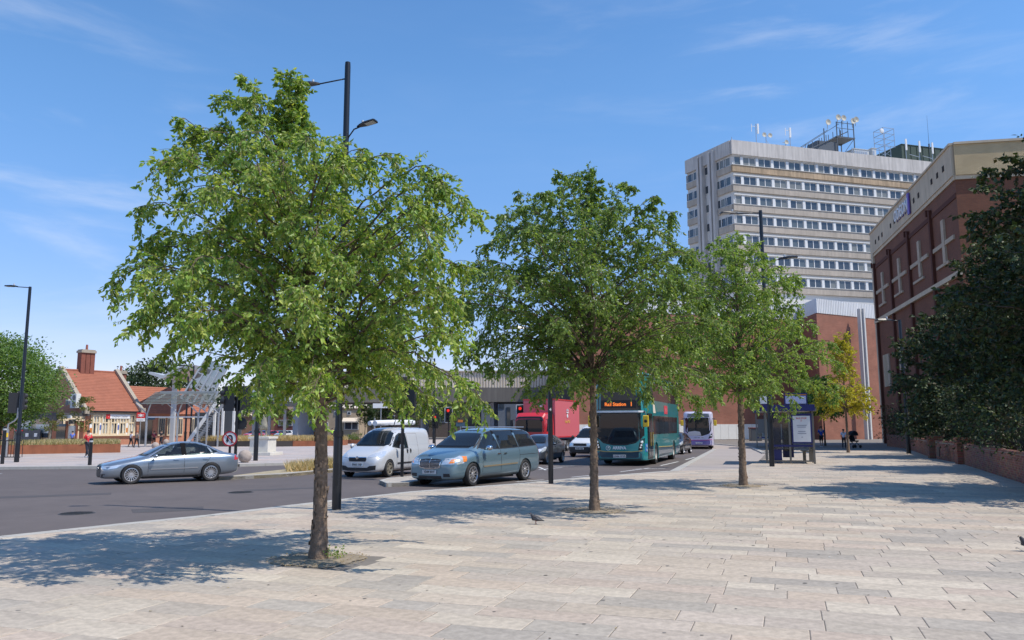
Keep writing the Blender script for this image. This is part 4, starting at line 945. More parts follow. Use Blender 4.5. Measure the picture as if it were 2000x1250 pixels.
for s in (1, -1):
    panel(bv2, [(s*.74, .86), (s*1.08, .96), (s*1.12, 1.36), (s*.98, 1.24), (s*.82, 1.0)], 'F', .01, .01, .07).build('headlight', mat('dark_mask', (0, 0, 0)), b2)
    h_ = proj(bv2, s*.98, 1.1, 'F')[0]; MB().lathe([(.06, 0), (.05, .03), (0, .04)], 12, (h_.x, s*.98, 1.1), 'X').build('lamp', mat('lamp_lit', (0, 0, 0)), b2)
    MB().tube([(f1-.3, s*1.15, 2.5), (f1+.1, s*1.3, 2.5), (f1+.15, s*1.34, 2.4)], .03, 8).build('mirror_arm', M_blackp, b2)
    MB().box((f1+.15, s*1.34, 2.15), (.12, .24, .46)).build('wing_mirror', M_yel, b2, bevel=.04)
    pl = 'L' if s == 1 else 'Rt'
    panel(bv2, [(f1-1.9, 1.35), (-6.4, 1.35), (-6.4, 2.5), (f1-1.9, 2.5)], pl, .008, .01, .3).build('window_band', GB, b2)
    panel(bv2, [(f1-.5, .35), (f1-1.7, .35), (f1-1.7, 2.5), (f1-.5, 2.5)], pl, .008, .01, .3).build('door' if s == 1 else 'side_panel', GB, b2)
    for x in (0, -4.6): bigwheel(b2, x, s, 1.24, .47, .28)
for y in (-.28, 0, .28): h_ = proj(bv2, y, .96, 'F')[0]; MB().bar((h_.x+.01, y-.09, .94+abs(y)*.1), (h_.x+.01, y+.09, .94), .05, .02).build('front_vent', M_blackp, b2)
plate(b2, 'SN14 DVP', proj(bv2, 0, .5, 'F')[0].x+.02, .50, w=.55)

# ---- red box lorry
p = G(1045, 889, ROADZ); hd3 = R(-112); d3 = Vector((math.cos(hd3), math.sin(hd3), 0)); c3 = G(1035, 884.5, ROADZ) - d3*1.3
lo = thing('box_lorry', 'red mail lorry with a tall plain box body behind the grey hatchback', 'lorry', (c3.x, c3.y, ROADZ), hd3, sc=1.08)
RED = mat('mail_red', (.58, .022, .025), .35, coat=.6); REDB = mat('mail_red_box', (.62, .13, .15), .45)
cb = [bst(1.30, .40, 2.25, .98, .2, .96), bst(1.24, .36, 2.42, 1.08, .25, .95), bst(.9, .36, 2.66, 1.12, .2, .94), bst(.3, .36, 2.70, 1.13, .18, .94), bst(-.55, .40, 2.70, 1.13, .18, .94)]
bv3, _ = box_vehicle(lo, cb, RED, (.0,), 1.1, .42, name='cab')
panel(bv3, [(-1.0, 1.42), (1.0, 1.42), (.98, 2.36), (.9, 2.42), (-.9, 2.42), (-.98, 2.36)], 'F', .01, .012, .14).build('windscreen', glass('bus_screen', (0, 0, 0)), lo)
panel(bv3, [(-1.03, 1.38), (1.03, 1.38), (1.0, 2.46), (-1.0, 2.46)], 'F', .004, .012, .14).build('screen_mask', mat('dark_mask', (0, 0, 0)), lo)
panel(bv3, [(-.7, .75), (.7, .75), (.75, 1.12), (-.75, 1.12)], 'F', .008, .012, .14).build('grille', M_blackp, lo)
for s in (1, -1):
    panel(bv3, [(s*.72, .5), (s*1.0, .5), (s*1.02, .74), (s*.72, .74)], 'F', .01, .01, .1).build('headlight', MATS['headlight_glass'], lo)
    pl = 'L' if s == 1 else 'Rt'
    panel(bv3, [(.95, 1.42), (.05, 1.42), (.05, 2.3), (.6, 2.3)], pl, .008, .01, .2).build('side_window', GB, lo)
    ribbon(bv3, [(.98, 2.38), (.98, .7)], pl, .012).build('door_seam', M_blackp, lo)
    MB().box((1.15, s*1.34, 1.95), (.1, .2, .5)).build('wing_mirror', M_blackp, lo, bevel=.03)
    MB().box((1.15, s*1.33, 1.55), (.1, .2, .22)).bar((1.1, s*1.1, 2.2), (1.15, s*1.3, 2.2), .04).build('lower_mirror', M_blackp, lo, bevel=.02)
    for x in (0, -3.7): bigwheel(lo, x, s, 1.1 if x else 1.08, .42, .26)
bx = MB(); bx.box((-3.45, 0, 2.32), (5.6, 2.38, 2.60)); bx.build('box_body', REDB, lo, bevel=.04)
MB().box((-.63, 0, 3.44), (.03, 2.2, .12)).build('box_trim', mat('box_trim_pink', (.6, .2, .2), .5), lo)
for z in (1.03, 3.62): MB().box((-3.45, 0, z), (5.66, 2.43, .09)).build('box_edge', RED, lo)
MB().box((-.60, .1, 3.2), (.02, .32, .18)).build('front_badge', M_badge, lo)
MB().box((-3.2, 0, .72), (6.0, .9, .2)).build('chassis', M_blackp, lo)
for s in (1, -1): MB().box((-2.0, s*1.1, .62), (2.4, .04, .28)).build('side_guard', M_steel, lo)
yb = 1.20
text('Royal Mail', .30, mat('mail_yellow', (.75, .50, .08), .5), lo, frame_m((-3.3, yb+.012, 2.1), (-1, 0, 0)), 'operator_lettering', .003, sx=.9)
mb = MB()    # crown and oval emblem above the name
for k in range(5): mb.box((-3.3+(k-2)*.09, yb+.012, 2.88+.05*math.cos((k-2)*.7)), (.04, .02, .16))
mb.box((-3.3, yb+.012, 2.74), (.5, .02, .07)); mb.lathe([(.13, 0), (.15, .01), (.13, .02)], 18, (-3.3, yb, 2.5), 'Y'); mb.build('crown_emblem', M_badge, lo)

# ------------------------------------------------------------------ trees
def leaf_arrays(P, D, size, rs, wratio=.62, fold=.25, simple=False):
    n = len(P); D = D/np.linalg.norm(D, axis=1, keepdims=True); r = rs.normal(size=(n, 3)); X = np.cross(D, r); X /= np.linalg.norm(X, axis=1, keepdims=True); Nn = np.cross(X, D)
    s = size*rs.uniform(.5, 1.25, n)[:, None]; w = s*wratio*.5
    cup = Nn*w*fold*2; tipdip = -Nn*s*.08
    b = P; t = P+D*s+tipdip
    if simple:
        l = P+D*s*.42+X*w+cup*.5; q = P+D*s*.42-X*w+cup*.5
        return np.stack([b, l, t, b, t, q], 1).reshape(-1, 3), 3, 6
    l1 = P+D*s*.22+X*w*.92+cup*.8; l2 = P+D*s*.6+X*w*.72+cup*.6
    r1 = P+D*s*.22-X*w*.92+cup*.8; r2 = P+D*s*.6-X*w*.72+cup*.6
    return np.stack([b, l1, l2, t, b, t, r2, r1], 1).reshape(-1, 3), 4, 8
def env_fn(tab):
    zs = [t[0] for t in tab]; Ls = [t[1] for t in tab]; Rs = [t[2] for t in tab]
    return lambda z: (float(np.interp(z, zs, Ls)), float(np.interp(z, zs, Rs)))
def make_tree(name, label, loc, seed, H, r0, cbase, env, nprim, ntwig=16, nleaf=11, lsize=.075, cols=None, mt=None, bark=None, lean=(0, 0), droop=.5, wr=.62, twiglen=.42, simple=False, group=None, hang=.42, spurs=True, inner=.28, bt=1.0, wpow=.88, tops=True, straight=False, splitcol=None, weep=0):
    rs = np.random.default_rng(seed); rr = random.Random(seed)
    root = thing(name, label, 'tree', loc, 0, group)
    zs = env[0]; efn = env_fn(env); z0, z1 = env[0][0], env[-1][0]
    # trunk
    npt = 14; tp = []; rad = []; ph = rr.uniform(0, 6)
    for i in range(npt):
        t = i/(npt-1); z = t*H*.93; wob = .05*H/6*math.sin(t*5+ph)*t
        tp.append(Vector((lean[0]*t**3+wob, lean[1]*t*t+wob*.6, z))); rad.append(r0*((1-t)**.85*.88+.04)*(1+.28*max(0, .06-t)/.06))
    # bark: ridged ring mesh
    mb = MB(); rings = 46; nn = 22; vs = []
    def trunk_at(z):
        t = max(0, min(.999, z/(H*.93)))*(npt-1); i = int(t); f = t-i; return tp[i].lerp(tp[min(i+1, npt-1)], f), rad[i]*(1-f)+rad[min(i+1, npt-1)]*f
    for i in range(rings):
        t = (i/(rings-1)); z = H*.93*(t**1.15); p, r_ = trunk_at(z)
        for k in range(nn):
            a = 2*math.pi*k/nn; q = r_*(1+.07*math.sin(k*3.1+i*.9+ph)+.06*math.sin(k*7.3+i*2.3)+rr.uniform(-.045, .045)); vs.append((p.x+q*math.cos(a), p.y+q*math.sin(a), z-(.02 if i == 0 else 0)))
    fs = [(i*nn+k, i*nn+(k+1) % nn, (i+1)*nn+(k+1) % nn, (i+1)*nn+k) for i in range(rings-1) for k in range(nn)]
    mb.mesh(vs, fs); mb.build('trunk', bark, root, smooth=True)
    if not straight and r0 > .08:   # peeling flakes of bark curling off the stem
        fl = MB()
        for k in range(int(170*bt)):
            z = rr.uniform(.1, H*.6); p, r_ = trunk_at(z); a = rr.uniform(0, 6.283); w = rr.uniform(.25, .7); hh = rr.uniform(.02, .07); o_ = rr.uniform(.004, .022)
            pts = []
            for da, oz in ((0, 0), (w*.5, 0), (w, o_)):
                for dz in (0, hh): q = r_*1.03+oz+.003; pts.append((p.x+q*math.cos(a+da), p.y+q*math.sin(a+da), z+dz+rr.uniform(-.008, .008)))
            fl.mesh(pts, [(0, 2, 3, 1), (2, 4, 5, 3)])
        tag(fl.build('bark_flakes', MATS['bark_flake'], root), kind='stuff')
    # primaries
    br = MB(); LP = []; LD = []; tw = MB(); LZ = []
    for i in range(nprim):
        zt = z0+(z1-z0)*((i+.5)/nprim)**wpow; zt += rr.uniform(-.12, .12); phi = i*2.39996+rr.uniform(-.4, .4)
        l_, r_ = efn(zt); c_ = math.cos(phi); mixr = (l_*(1-c_)+r_*(1+c_))/2; 
        k = rr.uniform(.82, 1.03) if rr.random() > inner else rr.uniform(.35, .75)
        Rr = max(.12, mixr*k)
        tgt = Vector((Rr*c_, Rr*math.sin(phi), zt))
        st_z = min(max(cbase+rr.uniform(0, .35), zt-Rr*rr.uniform(.45, .85)), H*.86)
        if Rr < .3: st_z = min(st_z, H*.8)
        p0, tr_ = trunk_at(st_z); p0 = p0.copy(); off = trunk_at(zt)[0]; tgt += Vector((off.x, off.y, 0))*.6
        up = Rr*rr.uniform(.12, .40)*(1 if zt < H*.85 else .3)
        pm = p0.lerp(tgt, .52); pm.z = max(pm.z, (p0.z+tgt.z)/2)+up; pm += Vector((rr.uniform(-.15, .15), rr.uniform(-.15, .15), 0))*Rr*.5
        n = 9; pts = []
        for j in range(n+1):
            t = j/n; q = p0*(1-t)**2+pm*2*t*(1-t)+tgt*t*t; q += Vector((rr.gauss(0, .012), rr.gauss(0, .012), rr.gauss(0, .012)))*(Rr) ; pts.append(q)
        if weep:
            dd = (pts[-1]-pts[-2]).normalized(); L2 = weep*rr.uniform(.25, 1.15)*min(1, Rr/1.2); 
            if zt > z1-1.0: L2 *= .35
            for j in range(3): dd = (dd+Vector((0, 0, -.55))+Vector((rr.gauss(0, .1), rr.gauss(0, .1), 0))).normalized(); pts.append(pts[-1]+dd*L2/3)
            n += 3
        ln = sum((b-a).length for a, b in zip(pts, pts[1:])); rb = min(tr_*.38, .004+.0058*ln) if not straight else min(tr_*.5, .01+.01*ln)
        br.tube(pts, [rb*(1-.86*j/n) for j in range(n+1)], 5, cap=False)
        nt_ = max(4, int(ntwig*ln/2.2))
        for q in range(nt_):
            t = .14+.88*(q+rr.random())/nt_; t = min(t, 1.0); f = t*n; a_ = min(int(f), n-1); p = pts[a_].lerp(pts[a_+1], f-a_); tan = (pts[a_+1]-pts[a_]).normalized()
            side = Vector((rr.gauss(0, 1), rr.gauss(0, 1), rr.gauss(0, .5))); side = (side-tan*side.dot(tan)).normalized()
            d = (tan*rr.uniform(.3, 1.0)+side*rr.uniform(.5, 1.0)).normalized(); L_ = twiglen*rr.uniform(.6, 1.3)*(1.1-.35*t)*(.6 if zt > z1-1.0 else 1)
            k_ = 5; tpn = [p]; dd = d.copy()
            for w in range(k_):
                dd = (dd+Vector((0, 0, -droop*.33))+Vector((rr.gauss(0, .09), rr.gauss(0, .09), rr.gauss(0, .07)))).normalized(); tpn.append(tpn[-1]+dd*L_/k_)
            tw.tube(tpn, [.0045, .004, .0035, .003, .0022, .0015], 3, cap=False)
            m = max(3, int(nleaf*rr.uniform(.7, 1.25)))
            for w in range(m):
                f2 = (.12+.88*(w+rr.random()*.6)/m)*k_; b_ = min(int(f2), k_-1); lp = tpn[b_].lerp(tpn[b_+1], min(1, f2-b_))
                td = (tpn[b_+1]-tpn[b_]).normalized(); sd_ = Vector((rr.gauss(0, 1), rr.gauss(0, 1), rr.gauss(0, .6))).normalized()
                ld_ = td*.5+sd_*.75+Vector((0, 0, -hang)); pet = ld_.normalized()*.012
                LP.append(lp+pet); LD.append(ld_)
    br.build('branches', bark if straight else MATS['branch_bark'], root, smooth=True); tag(tw.build('twigs', MATS['twig_green'], root), kind='stuff')
    P = np.array([tuple(p) for p in LP]); D = np.array([tuple(d) for d in LD])
    V, k, per = leaf_arrays(P, D, lsize, rs, wr, simple=simple)
    cc = np.array(cols)[rs.choice(len(cols), len(P), p=None)]*rs.uniform(.75, 1.3, (len(P), 1))
    if splitcol is not None:
        m_ = splitcol(P, rs); cc2 = np.array([(.46, .42, .05), (.52, .47, .07), (.36, .36, .05)])[rs.integers(0, 3, len(P))]*rs.uniform(.8, 1.2, (len(P), 1)); cc = np.where(m_[:, None], cc2, cc)
    o = fastmesh('crown', V, k, np.repeat(cc, per, 0), mt, root); tag(o, kind='stuff')
    return root, len(P)
mat('bark_flake', (.26, .18, .12), .9, var=.4, vscale=20)
mat('branch_bark', (.12, .085, .06), .85, var=.25, vscale=12)
mat('twig_green', (.17, .15, .07), .8)
BARK = mat('birch_bark', (.19, .135, .095), .92, var=.5, vscale=14, bump=.9, bscale=55, streak=.25)
LM = leafmat('birch_leaf', trans=.46, rough=.42)
GRN = [(.21, .33, .07), (.27, .39, .09), (.16, .265, .055), (.33, .43, .12), (.11, .19, .045), (.40, .46, .14), (.21, .33, .07), (.36, .42, .11)]
GRN2 = [(.17, .26, .06), (.20, .30, .075), (.13, .21, .05), (.26, .35, .10), (.10, .17, .045)]
env1 = [(2.05, .6, 2.2), (2.35, 1.1, 2.5), (2.7, 1.6, 2.55), (3.1, 2.1, 2.35), (3.5, 2.2, 1.95), (3.9, 2.1, 1.9), (4.4, 2.0, 2.05), (4.9, 1.95, 2.15), (5.25, 1.6, 1.7), (5.5, 1.4, .7), (5.86, 1.6, -.7), (6.25, 1.0, -.75), (6.6, .7, -.6)]
NT = []
t1 = make_tree('birch_tree', 'nearest and largest river birch with drooping branches, standing in front of a lamp post', TREES[0], 3, 6.9, .105, 2.0, env1, 150, ntwig=31, nleaf=19, lsize=.069, weep=.42, droop=.62, cols=GRN, mt=LM, bark=BARK, lean=(-1.1, .1), group='young river birches in a row on the paving'); NT.append(t1[1])
env2 = [(2.35, .5, 2.3), (2.65, 1.3, 2.7), (3.0, 2.1, 2.9), (3.3, 2.5, 3.0), (3.6, 2.5, 2.9), (4.5, 2.9, 2.5), (5.2, 2.95, 2.05), (5.7, 2.2, 1.95), (6.4, 1.95, 1.75), (6.75, 1.5, .9), (7.1, .95, -.5)]
t2 = make_tree('birch_tree', 'middle river birch with dark green foliage, its trunk in front of the teal double decker', TREES[1], 14, 7.3, .095, 2.5, env2, 150, ntwig=28, nleaf=17, lsize=.074, weep=.28, droop=.5, cols=GRN2, mt=LM, bark=BARK, lean=(-.12, .1), group='young river birches in a row on the paving'); NT.append(t2[1])
env3 = [(2.3, 1.3, 2.2), (2.7, 1.8, 2.8), (3.3, 2.0, 2.8), (4.2, 2.0, 2.65), (4.8, 1.9, 2.4), (5.6, 1.7, 1.9), (6.5, 1.8, 1.4), (6.9, 1.5, 1.1), (7.4, .4, .4)]
GRN3 = [(.22, .34, .08), (.27, .38, .10), (.17, .27, .065), (.33, .42, .13)]
t3 = make_tree('birch_tree', 'third river birch with light green foliage and flaking pale bark, left of the bus shelter', TREES[2], 23, 7.5, .115, 2.6, env3, 130, ntwig=25, nleaf=16, lsize=.08, weep=.25, droop=.5, cols=GRN3, mt=LM, bark=BARK, lean=(.1, .1), group='young river birches in a row on the paving'); NT.append(t3[1])
print('LEAVES', NT)
# right-hand dark trees behind the brick wall
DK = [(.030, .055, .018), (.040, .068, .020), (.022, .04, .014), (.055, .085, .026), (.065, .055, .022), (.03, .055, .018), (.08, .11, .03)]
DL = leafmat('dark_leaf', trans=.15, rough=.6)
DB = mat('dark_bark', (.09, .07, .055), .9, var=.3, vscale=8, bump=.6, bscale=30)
def dome(H, zb, rr_, sk=0): return [(zb, rr_*.75, rr_*.75), (zb+(H-zb)*.25, rr_, rr_), (zb+(H-zb)*.5, rr_*.95, rr_*.95), (zb+(H-zb)*.75, rr_*.68, rr_*.68), (H-.2, rr_*.2, rr_*.2)]
# nearest: crown edge in frame at the right border
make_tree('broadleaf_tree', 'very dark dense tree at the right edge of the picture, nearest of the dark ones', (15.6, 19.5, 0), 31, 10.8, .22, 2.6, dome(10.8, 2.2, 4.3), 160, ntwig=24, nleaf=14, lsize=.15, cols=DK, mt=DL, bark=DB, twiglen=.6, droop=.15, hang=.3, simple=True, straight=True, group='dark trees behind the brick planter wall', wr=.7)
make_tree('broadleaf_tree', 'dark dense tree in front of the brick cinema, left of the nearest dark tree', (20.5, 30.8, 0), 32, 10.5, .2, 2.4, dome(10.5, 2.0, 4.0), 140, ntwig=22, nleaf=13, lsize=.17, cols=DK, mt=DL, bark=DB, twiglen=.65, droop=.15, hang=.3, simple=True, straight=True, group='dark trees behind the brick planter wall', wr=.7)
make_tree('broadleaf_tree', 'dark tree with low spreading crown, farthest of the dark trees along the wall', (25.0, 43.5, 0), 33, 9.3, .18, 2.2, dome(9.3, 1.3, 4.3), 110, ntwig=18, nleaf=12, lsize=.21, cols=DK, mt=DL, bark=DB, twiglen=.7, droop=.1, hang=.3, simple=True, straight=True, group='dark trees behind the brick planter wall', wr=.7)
# out of frame neighbour whose shadow reaches the corner of the paving
make_tree('broadleaf_tree', 'dark tree just beyond the right edge, its shadow falling on the corner of the paving', (11.4, 7.2, 0), 34, 7.5, .15, 3.6, dome(7.5, 3.6, 2.3), 45, ntwig=11, nleaf=10, lsize=.13, cols=DK, mt=DL, bark=DB, twiglen=.55, droop=.2, hang=.3, simple=True, straight=True, group='dark trees behind the brick planter wall')
# leafy masses: shrubs/hedges/background foliage as clumped leaf volumes
def bush(name, label, cat, loc, dims, n, lsize, cols, mt, seed, group=None, stems=True, rz=0):
    rs = np.random.default_rng(seed); root = thing(name, label, cat, loc, rz, group)
    nc = max(10, n//110); a = rs.uniform(0, 6.283, nc); u = rs.uniform(.35, 1, nc)**.5; zz = rs.uniform(.12, .95, nc)
    shr = np.sqrt(np.clip(1-(np.abs(zz-.45)/.62)**2.4, .05, 1)); Cn = np.stack([dims[0]*u*np.cos(a)*shr, dims[1]*u*np.sin(a)*shr, dims[2]*zz], 1)
    idx = rs.integers(0, nc, n); cr = min(dims[0], dims[2])*.24; P = Cn[idx]+np.clip(rs.normal(size=(n, 3)), -1.7, 1.7)*cr*rs.uniform(.4, 1.1, (nc, 1))[idx]*np.array([1, 1, .7]); P[:, 2] = np.abs(P[:, 2])
    D = (P-Cn[idx])+rs.normal(size=(n, 3))*cr*.6+np.array([0, 0, -.15*cr]); D += 1e-4
    V, k, per = leaf_arrays(P, D, lsize, rs, .65, simple=True)
    cc = np.array(cols)[rs.integers(0, len(cols), n)]*rs.uniform(.75, 1.3, (n, 1))*rs.uniform(.75, 1.25, (nc, 1))[idx]
    tag(fastmesh('crown' if cat == 'tree' else 'foliage', V, k, np.repeat(cc, per, 0), mt, root), kind='stuff')
    if stems:
        mb = MB()
        for i in range(min(nc, 26)): c_ = Cn[i]; mb.tube([(c_[0]*.1, c_[1]*.1, 0), (c_[0]*.5, c_[1]*.5, c_[2]*.6), tuple(c_)], [.04, .025, .01], 4, cap=False)
        mb.build('stems', DB, root)
    return root
def bgtree(label, loc, H, rad, zb, n, ls, cols, seed, group=None, tr=.2, mt=None, name='background_tree'):
    rs = np.random.default_rng(seed); root = thing(name, label, 'tree', loc, 0, group); rr = random.Random(seed)
    nc = max(14, n//90); C_ = []
    while len(C_) < nc:
        p = rs.uniform(-1, 1, 3)
        if np.linalg.norm(p) < 1: C_.append(p)
    C_ = np.array(C_); C_ /= np.maximum(np.linalg.norm(C_, axis=1, keepdims=True), .01)**.55; hz = (H-zb)/2; Cn = C_*np.array([rad*.85, rad*.85, hz*.88])+np.array([0, 0, zb+hz]); Cn[:, :2] *= (1-.35*np.clip((Cn[:, 2:3]-zb-hz)/hz, 0, 1))
    idx = rs.integers(0, nc, n); cr = rad*.17; P = Cn[idx]+np.clip(rs.normal(size=(n, 3)), -1.5, 1.5)*cr*rs.uniform(.5, 1.2, (nc, 1))[idx]*np.array([1, 1, .75])
    D = (P-Cn[idx])+rs.normal(size=(n, 3))*cr*.7; V, k, per = leaf_arrays(P, D, ls, rs, .75, simple=True)
    cc = np.array(cols)[rs.integers(0, len(cols), n)]*rs.uniform(.8, 1.25, (n, 1))*rs.uniform(.75, 1.3, (nc, 1))[idx]
    tag(fastmesh('crown', V, k, np.repeat(cc, per, 0), mt or LM, root), kind='stuff')
    mb = MB(); mb.tube([(0, 0, -.05), (0, 0, zb*.6), (.05, 0, zb), (0, .05, zb+hz)], [tr, tr*.8, tr*.65, tr*.3], 8)
    mb.build('trunk', DB, root, smooth=True); mb = MB()
    for i in range(min(nc, 30)):
        c_ = Vector(Cn[i]); z_ = min(c_.z*.7, zb+hz*.7); mb.tube([(0, 0, z_), (c_.x*.5, c_.y*.5, (z_+c_.z)/2+.2), c_], [tr*.35, tr*.2, tr*.08], 4, cap=False)
    mb.build('branches', DB, root); return root

# brick planter wall on the right: every brick of the near stretch laid
BRK = [(.25, .095, .06), (.29, .115, .07), (.21, .075, .05), (.32, .14, .085), (.24, .12, .09)]
M_brick = mat('red_brick', (.3, .1, .07), .88, tint=True, var=.18, vscale=9, bump=.3, bscale=40)
M_mort = mat('brick_mortar', (.30, .27, .23), .95)
def laid_wall(a, b, h, parent, thick=.22, individual=0, capc=True, skip=0.0):
    a = Vector((a[0], a[1], 0)); b = Vector((b[0], b[1], 0)); L_ = (b-a).length; d = (b-a)/L_; nrm = Vector((-d.y, d.x, 0)); ang = math.atan2(d.y, d.x)
    m = MB(); mid = (a+b)/2 + nrm*0; m.box((mid.x, mid.y, h/2-.01), (L_-.02, thick-.02, h-.02), ang); m.build('mortar_core', M_mort, parent)
    out = []; rows = int(h/.075); rs = random.Random(int(L_*100))
    for r_ in range(rows-1):
        x = -(.1125 if r_ % 2 else 0)
        while x < L_-.05:
            x0 = max(x, 0); x1 = min(x+.215, L_)
            if x1-x0 > .06: out.append((x0, x1, r_, tuple(c_*rs.uniform(.8, 1.2) for c_ in rs.choice(BRK)), rs.uniform(-.002, .003)))
            x += .225
    out.sort(key=lambda q: (a+d*q[0]).length); st_ = MB()
    for i, (x0, x1, r_, cl, pz) in enumerate(out):
        cx = (x0+x1)/2; p = a+d*cx; z = r_*.075+.0325+.01
        if i < individual:
            mb = MB(); mb.box((0, 0, 0), (x1-x0, thick+pz*2, .065), ang, tint=cl); o = mb.build('brick', M_brick, parent); o.location = (p.x, p.y, z)
        else: st_.box((p.x, p.y, z), (x1-x0, thick+pz*2, .065), ang, tint=cl)
    if st_.f: tag(st_.build('brickwork', M_brick, parent), kind='stuff')
    if capc:    # brick on edge coping
        k = int(L_/.24); cp = MB()
        for i in range(k):
            p = a+d*(i+.5)*L_/k; cl = tuple(c_*rs.uniform(.75, 1.1) for c_ in rs.choice(BRK)); cp.box((p.x, p.y, h-.03), (L_/k-.01, thick+.03, .07), ang, tint=cl)
        tag(cp.build('coping', M_brick, parent), kind='stuff')
WP = [Vector((9.6, 10.0, 0)), Vector((14.9, 23.6, 0)), Vector((20.2, 36.0, 0))]
wl = thing('planter_wall', 'low red brick planter wall running along the right edge of the paving', 'wall', (0, 0, 0))
laid_wall(WP[1]-(WP[1]-WP[0]).normalized()*7, WP[2], .92, wl, individual=285)
laid_wall(WP[0], WP[1]-(WP[1]-WP[0]).normalized()*7.01, .92, wl)
wl2 = thing('planter_wall', 'shorter brick planter wall with a dark vent, between two brick piers', 'wall', (0, 0, 0))
laid_wall((20.7, 37.2), (22.4, 42.6), .95, wl2); 
mb = MB(); mb.box((21.0, 39.9, .45), (.04, .5, .45), R(72)-R(90)); mb.build('vent', M_blackp, wl2)
for k, (x, y) in enumerate(((20.45, 36.6), (22.6, 43.2))):
    pr_ = thing('brick_pier', ('square red brick pier at the near end of the vented wall', 'square red brick pier at the far end of the vented wall')[k], 'pier', (x, y, 0), R(70), 'square brick piers in the planter wall')
    mb = MB()
    for r_ in range(15):
        for q in range(4):
            for s_ in range(3):
                px_, py_ = [(-.24+.24*s_, -.30), (.30, -.24+.24*s_), (.24-.24*s_, .30), (-.30, .24-.24*s_)][q]
                cl = tuple(c_*rnd.uniform(.8, 1.15) for c_ in rnd.choice(BRK)); mb.box((px_, py_, r_*.075+.045), (.225 if q % 2 == 0 else .11, .11 if q % 2 == 0 else .225, .064), 0, tint=cl)
    tag(mb.build('brickwork', M_brick, pr_), kind='stuff'); MB().box((0, 0, .56), (.66, .66, 1.1)).build('mortar_core', M_mort, pr_); MB().box((0, 0, 1.14), (.8, .8, .06)).build('cap', mat('brick_cap', (.2, .09, .06), .9), pr_)
wl3 = thing('planter_wall', 'far brick planter wall in deep shade below the hedge beside the pushchair', 'wall', (0, 0, 0))
laid_wall((22.9, 44.0), (30.4, 62), .95, wl3); laid_wall((30.4, 62.1), (32.6, 70), 1.0, wl3)
laid_wall((32.6, 70.1), (38, 76), 1.1, wl3)
# soil bed and shrubs behind the wall
bed = tag(MB().prism([(9.8, 9.9), (15.1, 23.5), (20.4, 36), (22.9, 43.9), (30.6, 62), (33, 70), (48, 78), (60, 60), (40, 20), (22, 8)], 0, .7).build('planting_bed', M_soil), kind='structure')
def along(t, off):
    pts = [Vector((11.3, 14.4, 0)), Vector((14.9, 23.6, 0)), Vector((20.2, 36, 0)), Vector((22.9, 44, 0)), Vector((30.4, 62, 0)), Vector((33, 70.5, 0))]
    seg = [(b-a).length for a, b in zip(pts, pts[1:])]; s_ = t*sum(seg)
    for i, L_ in enumerate(seg):
        if s_ <= L_ or i == len(seg)-1: d = (pts[i+1]-pts[i]).normalized(); return pts[i]+d*s_+Vector((d.y, -d.x, 0))*off
        s_ -= L_
hedl = ['dark ivy like shrub nearest the right edge above the long brick wall', 'dark shrub above the long wall, second from the right edge', 'dark olive shrub above the middle of the long brick wall', 'dark shrub above the far end of the long brick wall', 'dark shrub above the vented wall', 'dark shrub left of the vented wall piers', 'dark clipped shrub behind the lamp column', 'tall dark shrub above the far shaded wall', 'dark shrub behind the pushchair', 'rounded dark shrub at the far end of the planter wall', 'brownish shrub under the yellow tree']
for i in range(11):
    t = .10+.088*i; p = along(t, 1.45+.4*(i % 2)); hgt = 2.3+.35*math.sin(i*2.1)
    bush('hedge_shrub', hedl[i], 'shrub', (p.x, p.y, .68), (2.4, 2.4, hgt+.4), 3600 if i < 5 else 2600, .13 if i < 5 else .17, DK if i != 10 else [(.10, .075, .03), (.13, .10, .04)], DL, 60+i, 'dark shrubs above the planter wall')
# trailing greenery on top of the wall
for i in range(6):
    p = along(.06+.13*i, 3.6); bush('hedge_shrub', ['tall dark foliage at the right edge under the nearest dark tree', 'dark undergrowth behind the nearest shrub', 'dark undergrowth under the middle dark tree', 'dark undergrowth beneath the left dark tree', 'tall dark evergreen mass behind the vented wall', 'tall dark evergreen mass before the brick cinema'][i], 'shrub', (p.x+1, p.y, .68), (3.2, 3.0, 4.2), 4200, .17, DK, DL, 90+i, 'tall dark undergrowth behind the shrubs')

# yellow tree and the street trees by the shelter
YL = [(.50, .42, .05), (.56, .47, .06), (.42, .38, .05), (.30, .32, .05)]
p = G(1657, 884); ytree = make_tree('robinia_tree', 'slender tree with golden yellow foliage beyond the bus shelter', (p.x, p.y, 0), 41, 7.9, .095, 2.6, [(2.2, 1.8, 1.7), (3.2, 2.4, 1.9), (4.2, 2.1, 1.5), (4.9, 1.2, .9), (5.6, .5, .5), (6.6, .9, .9), (7.9, .4, .4)], 58, ntwig=24, nleaf=14, lsize=.15, cols=YL, mt=LM, bark=BARK, twiglen=.5, droop=.3, simple=True, straight=True, hang=.3, splitcol=lambda P, rs: (P[:, 2]+rs.normal(0, .5, len(P)) > 2.6))
p = G(1612, 871); make_tree('street_tree', 'light green street tree with a thin dark trunk behind the man in blue', (p.x, p.y, 0), 42, 6.6, .09, 2.8, [(2.6, 2.2, 2.2), (3.4, 3.0, 2.8), (4.6, 2.6, 2.4), (6.2, .6, .6)], 90, ntwig=20, nleaf=14, lsize=.18, cols=GRN3, mt=LM, bark=DB, twiglen=.6, droop=.3, simple=True, straight=True, hang=.3)
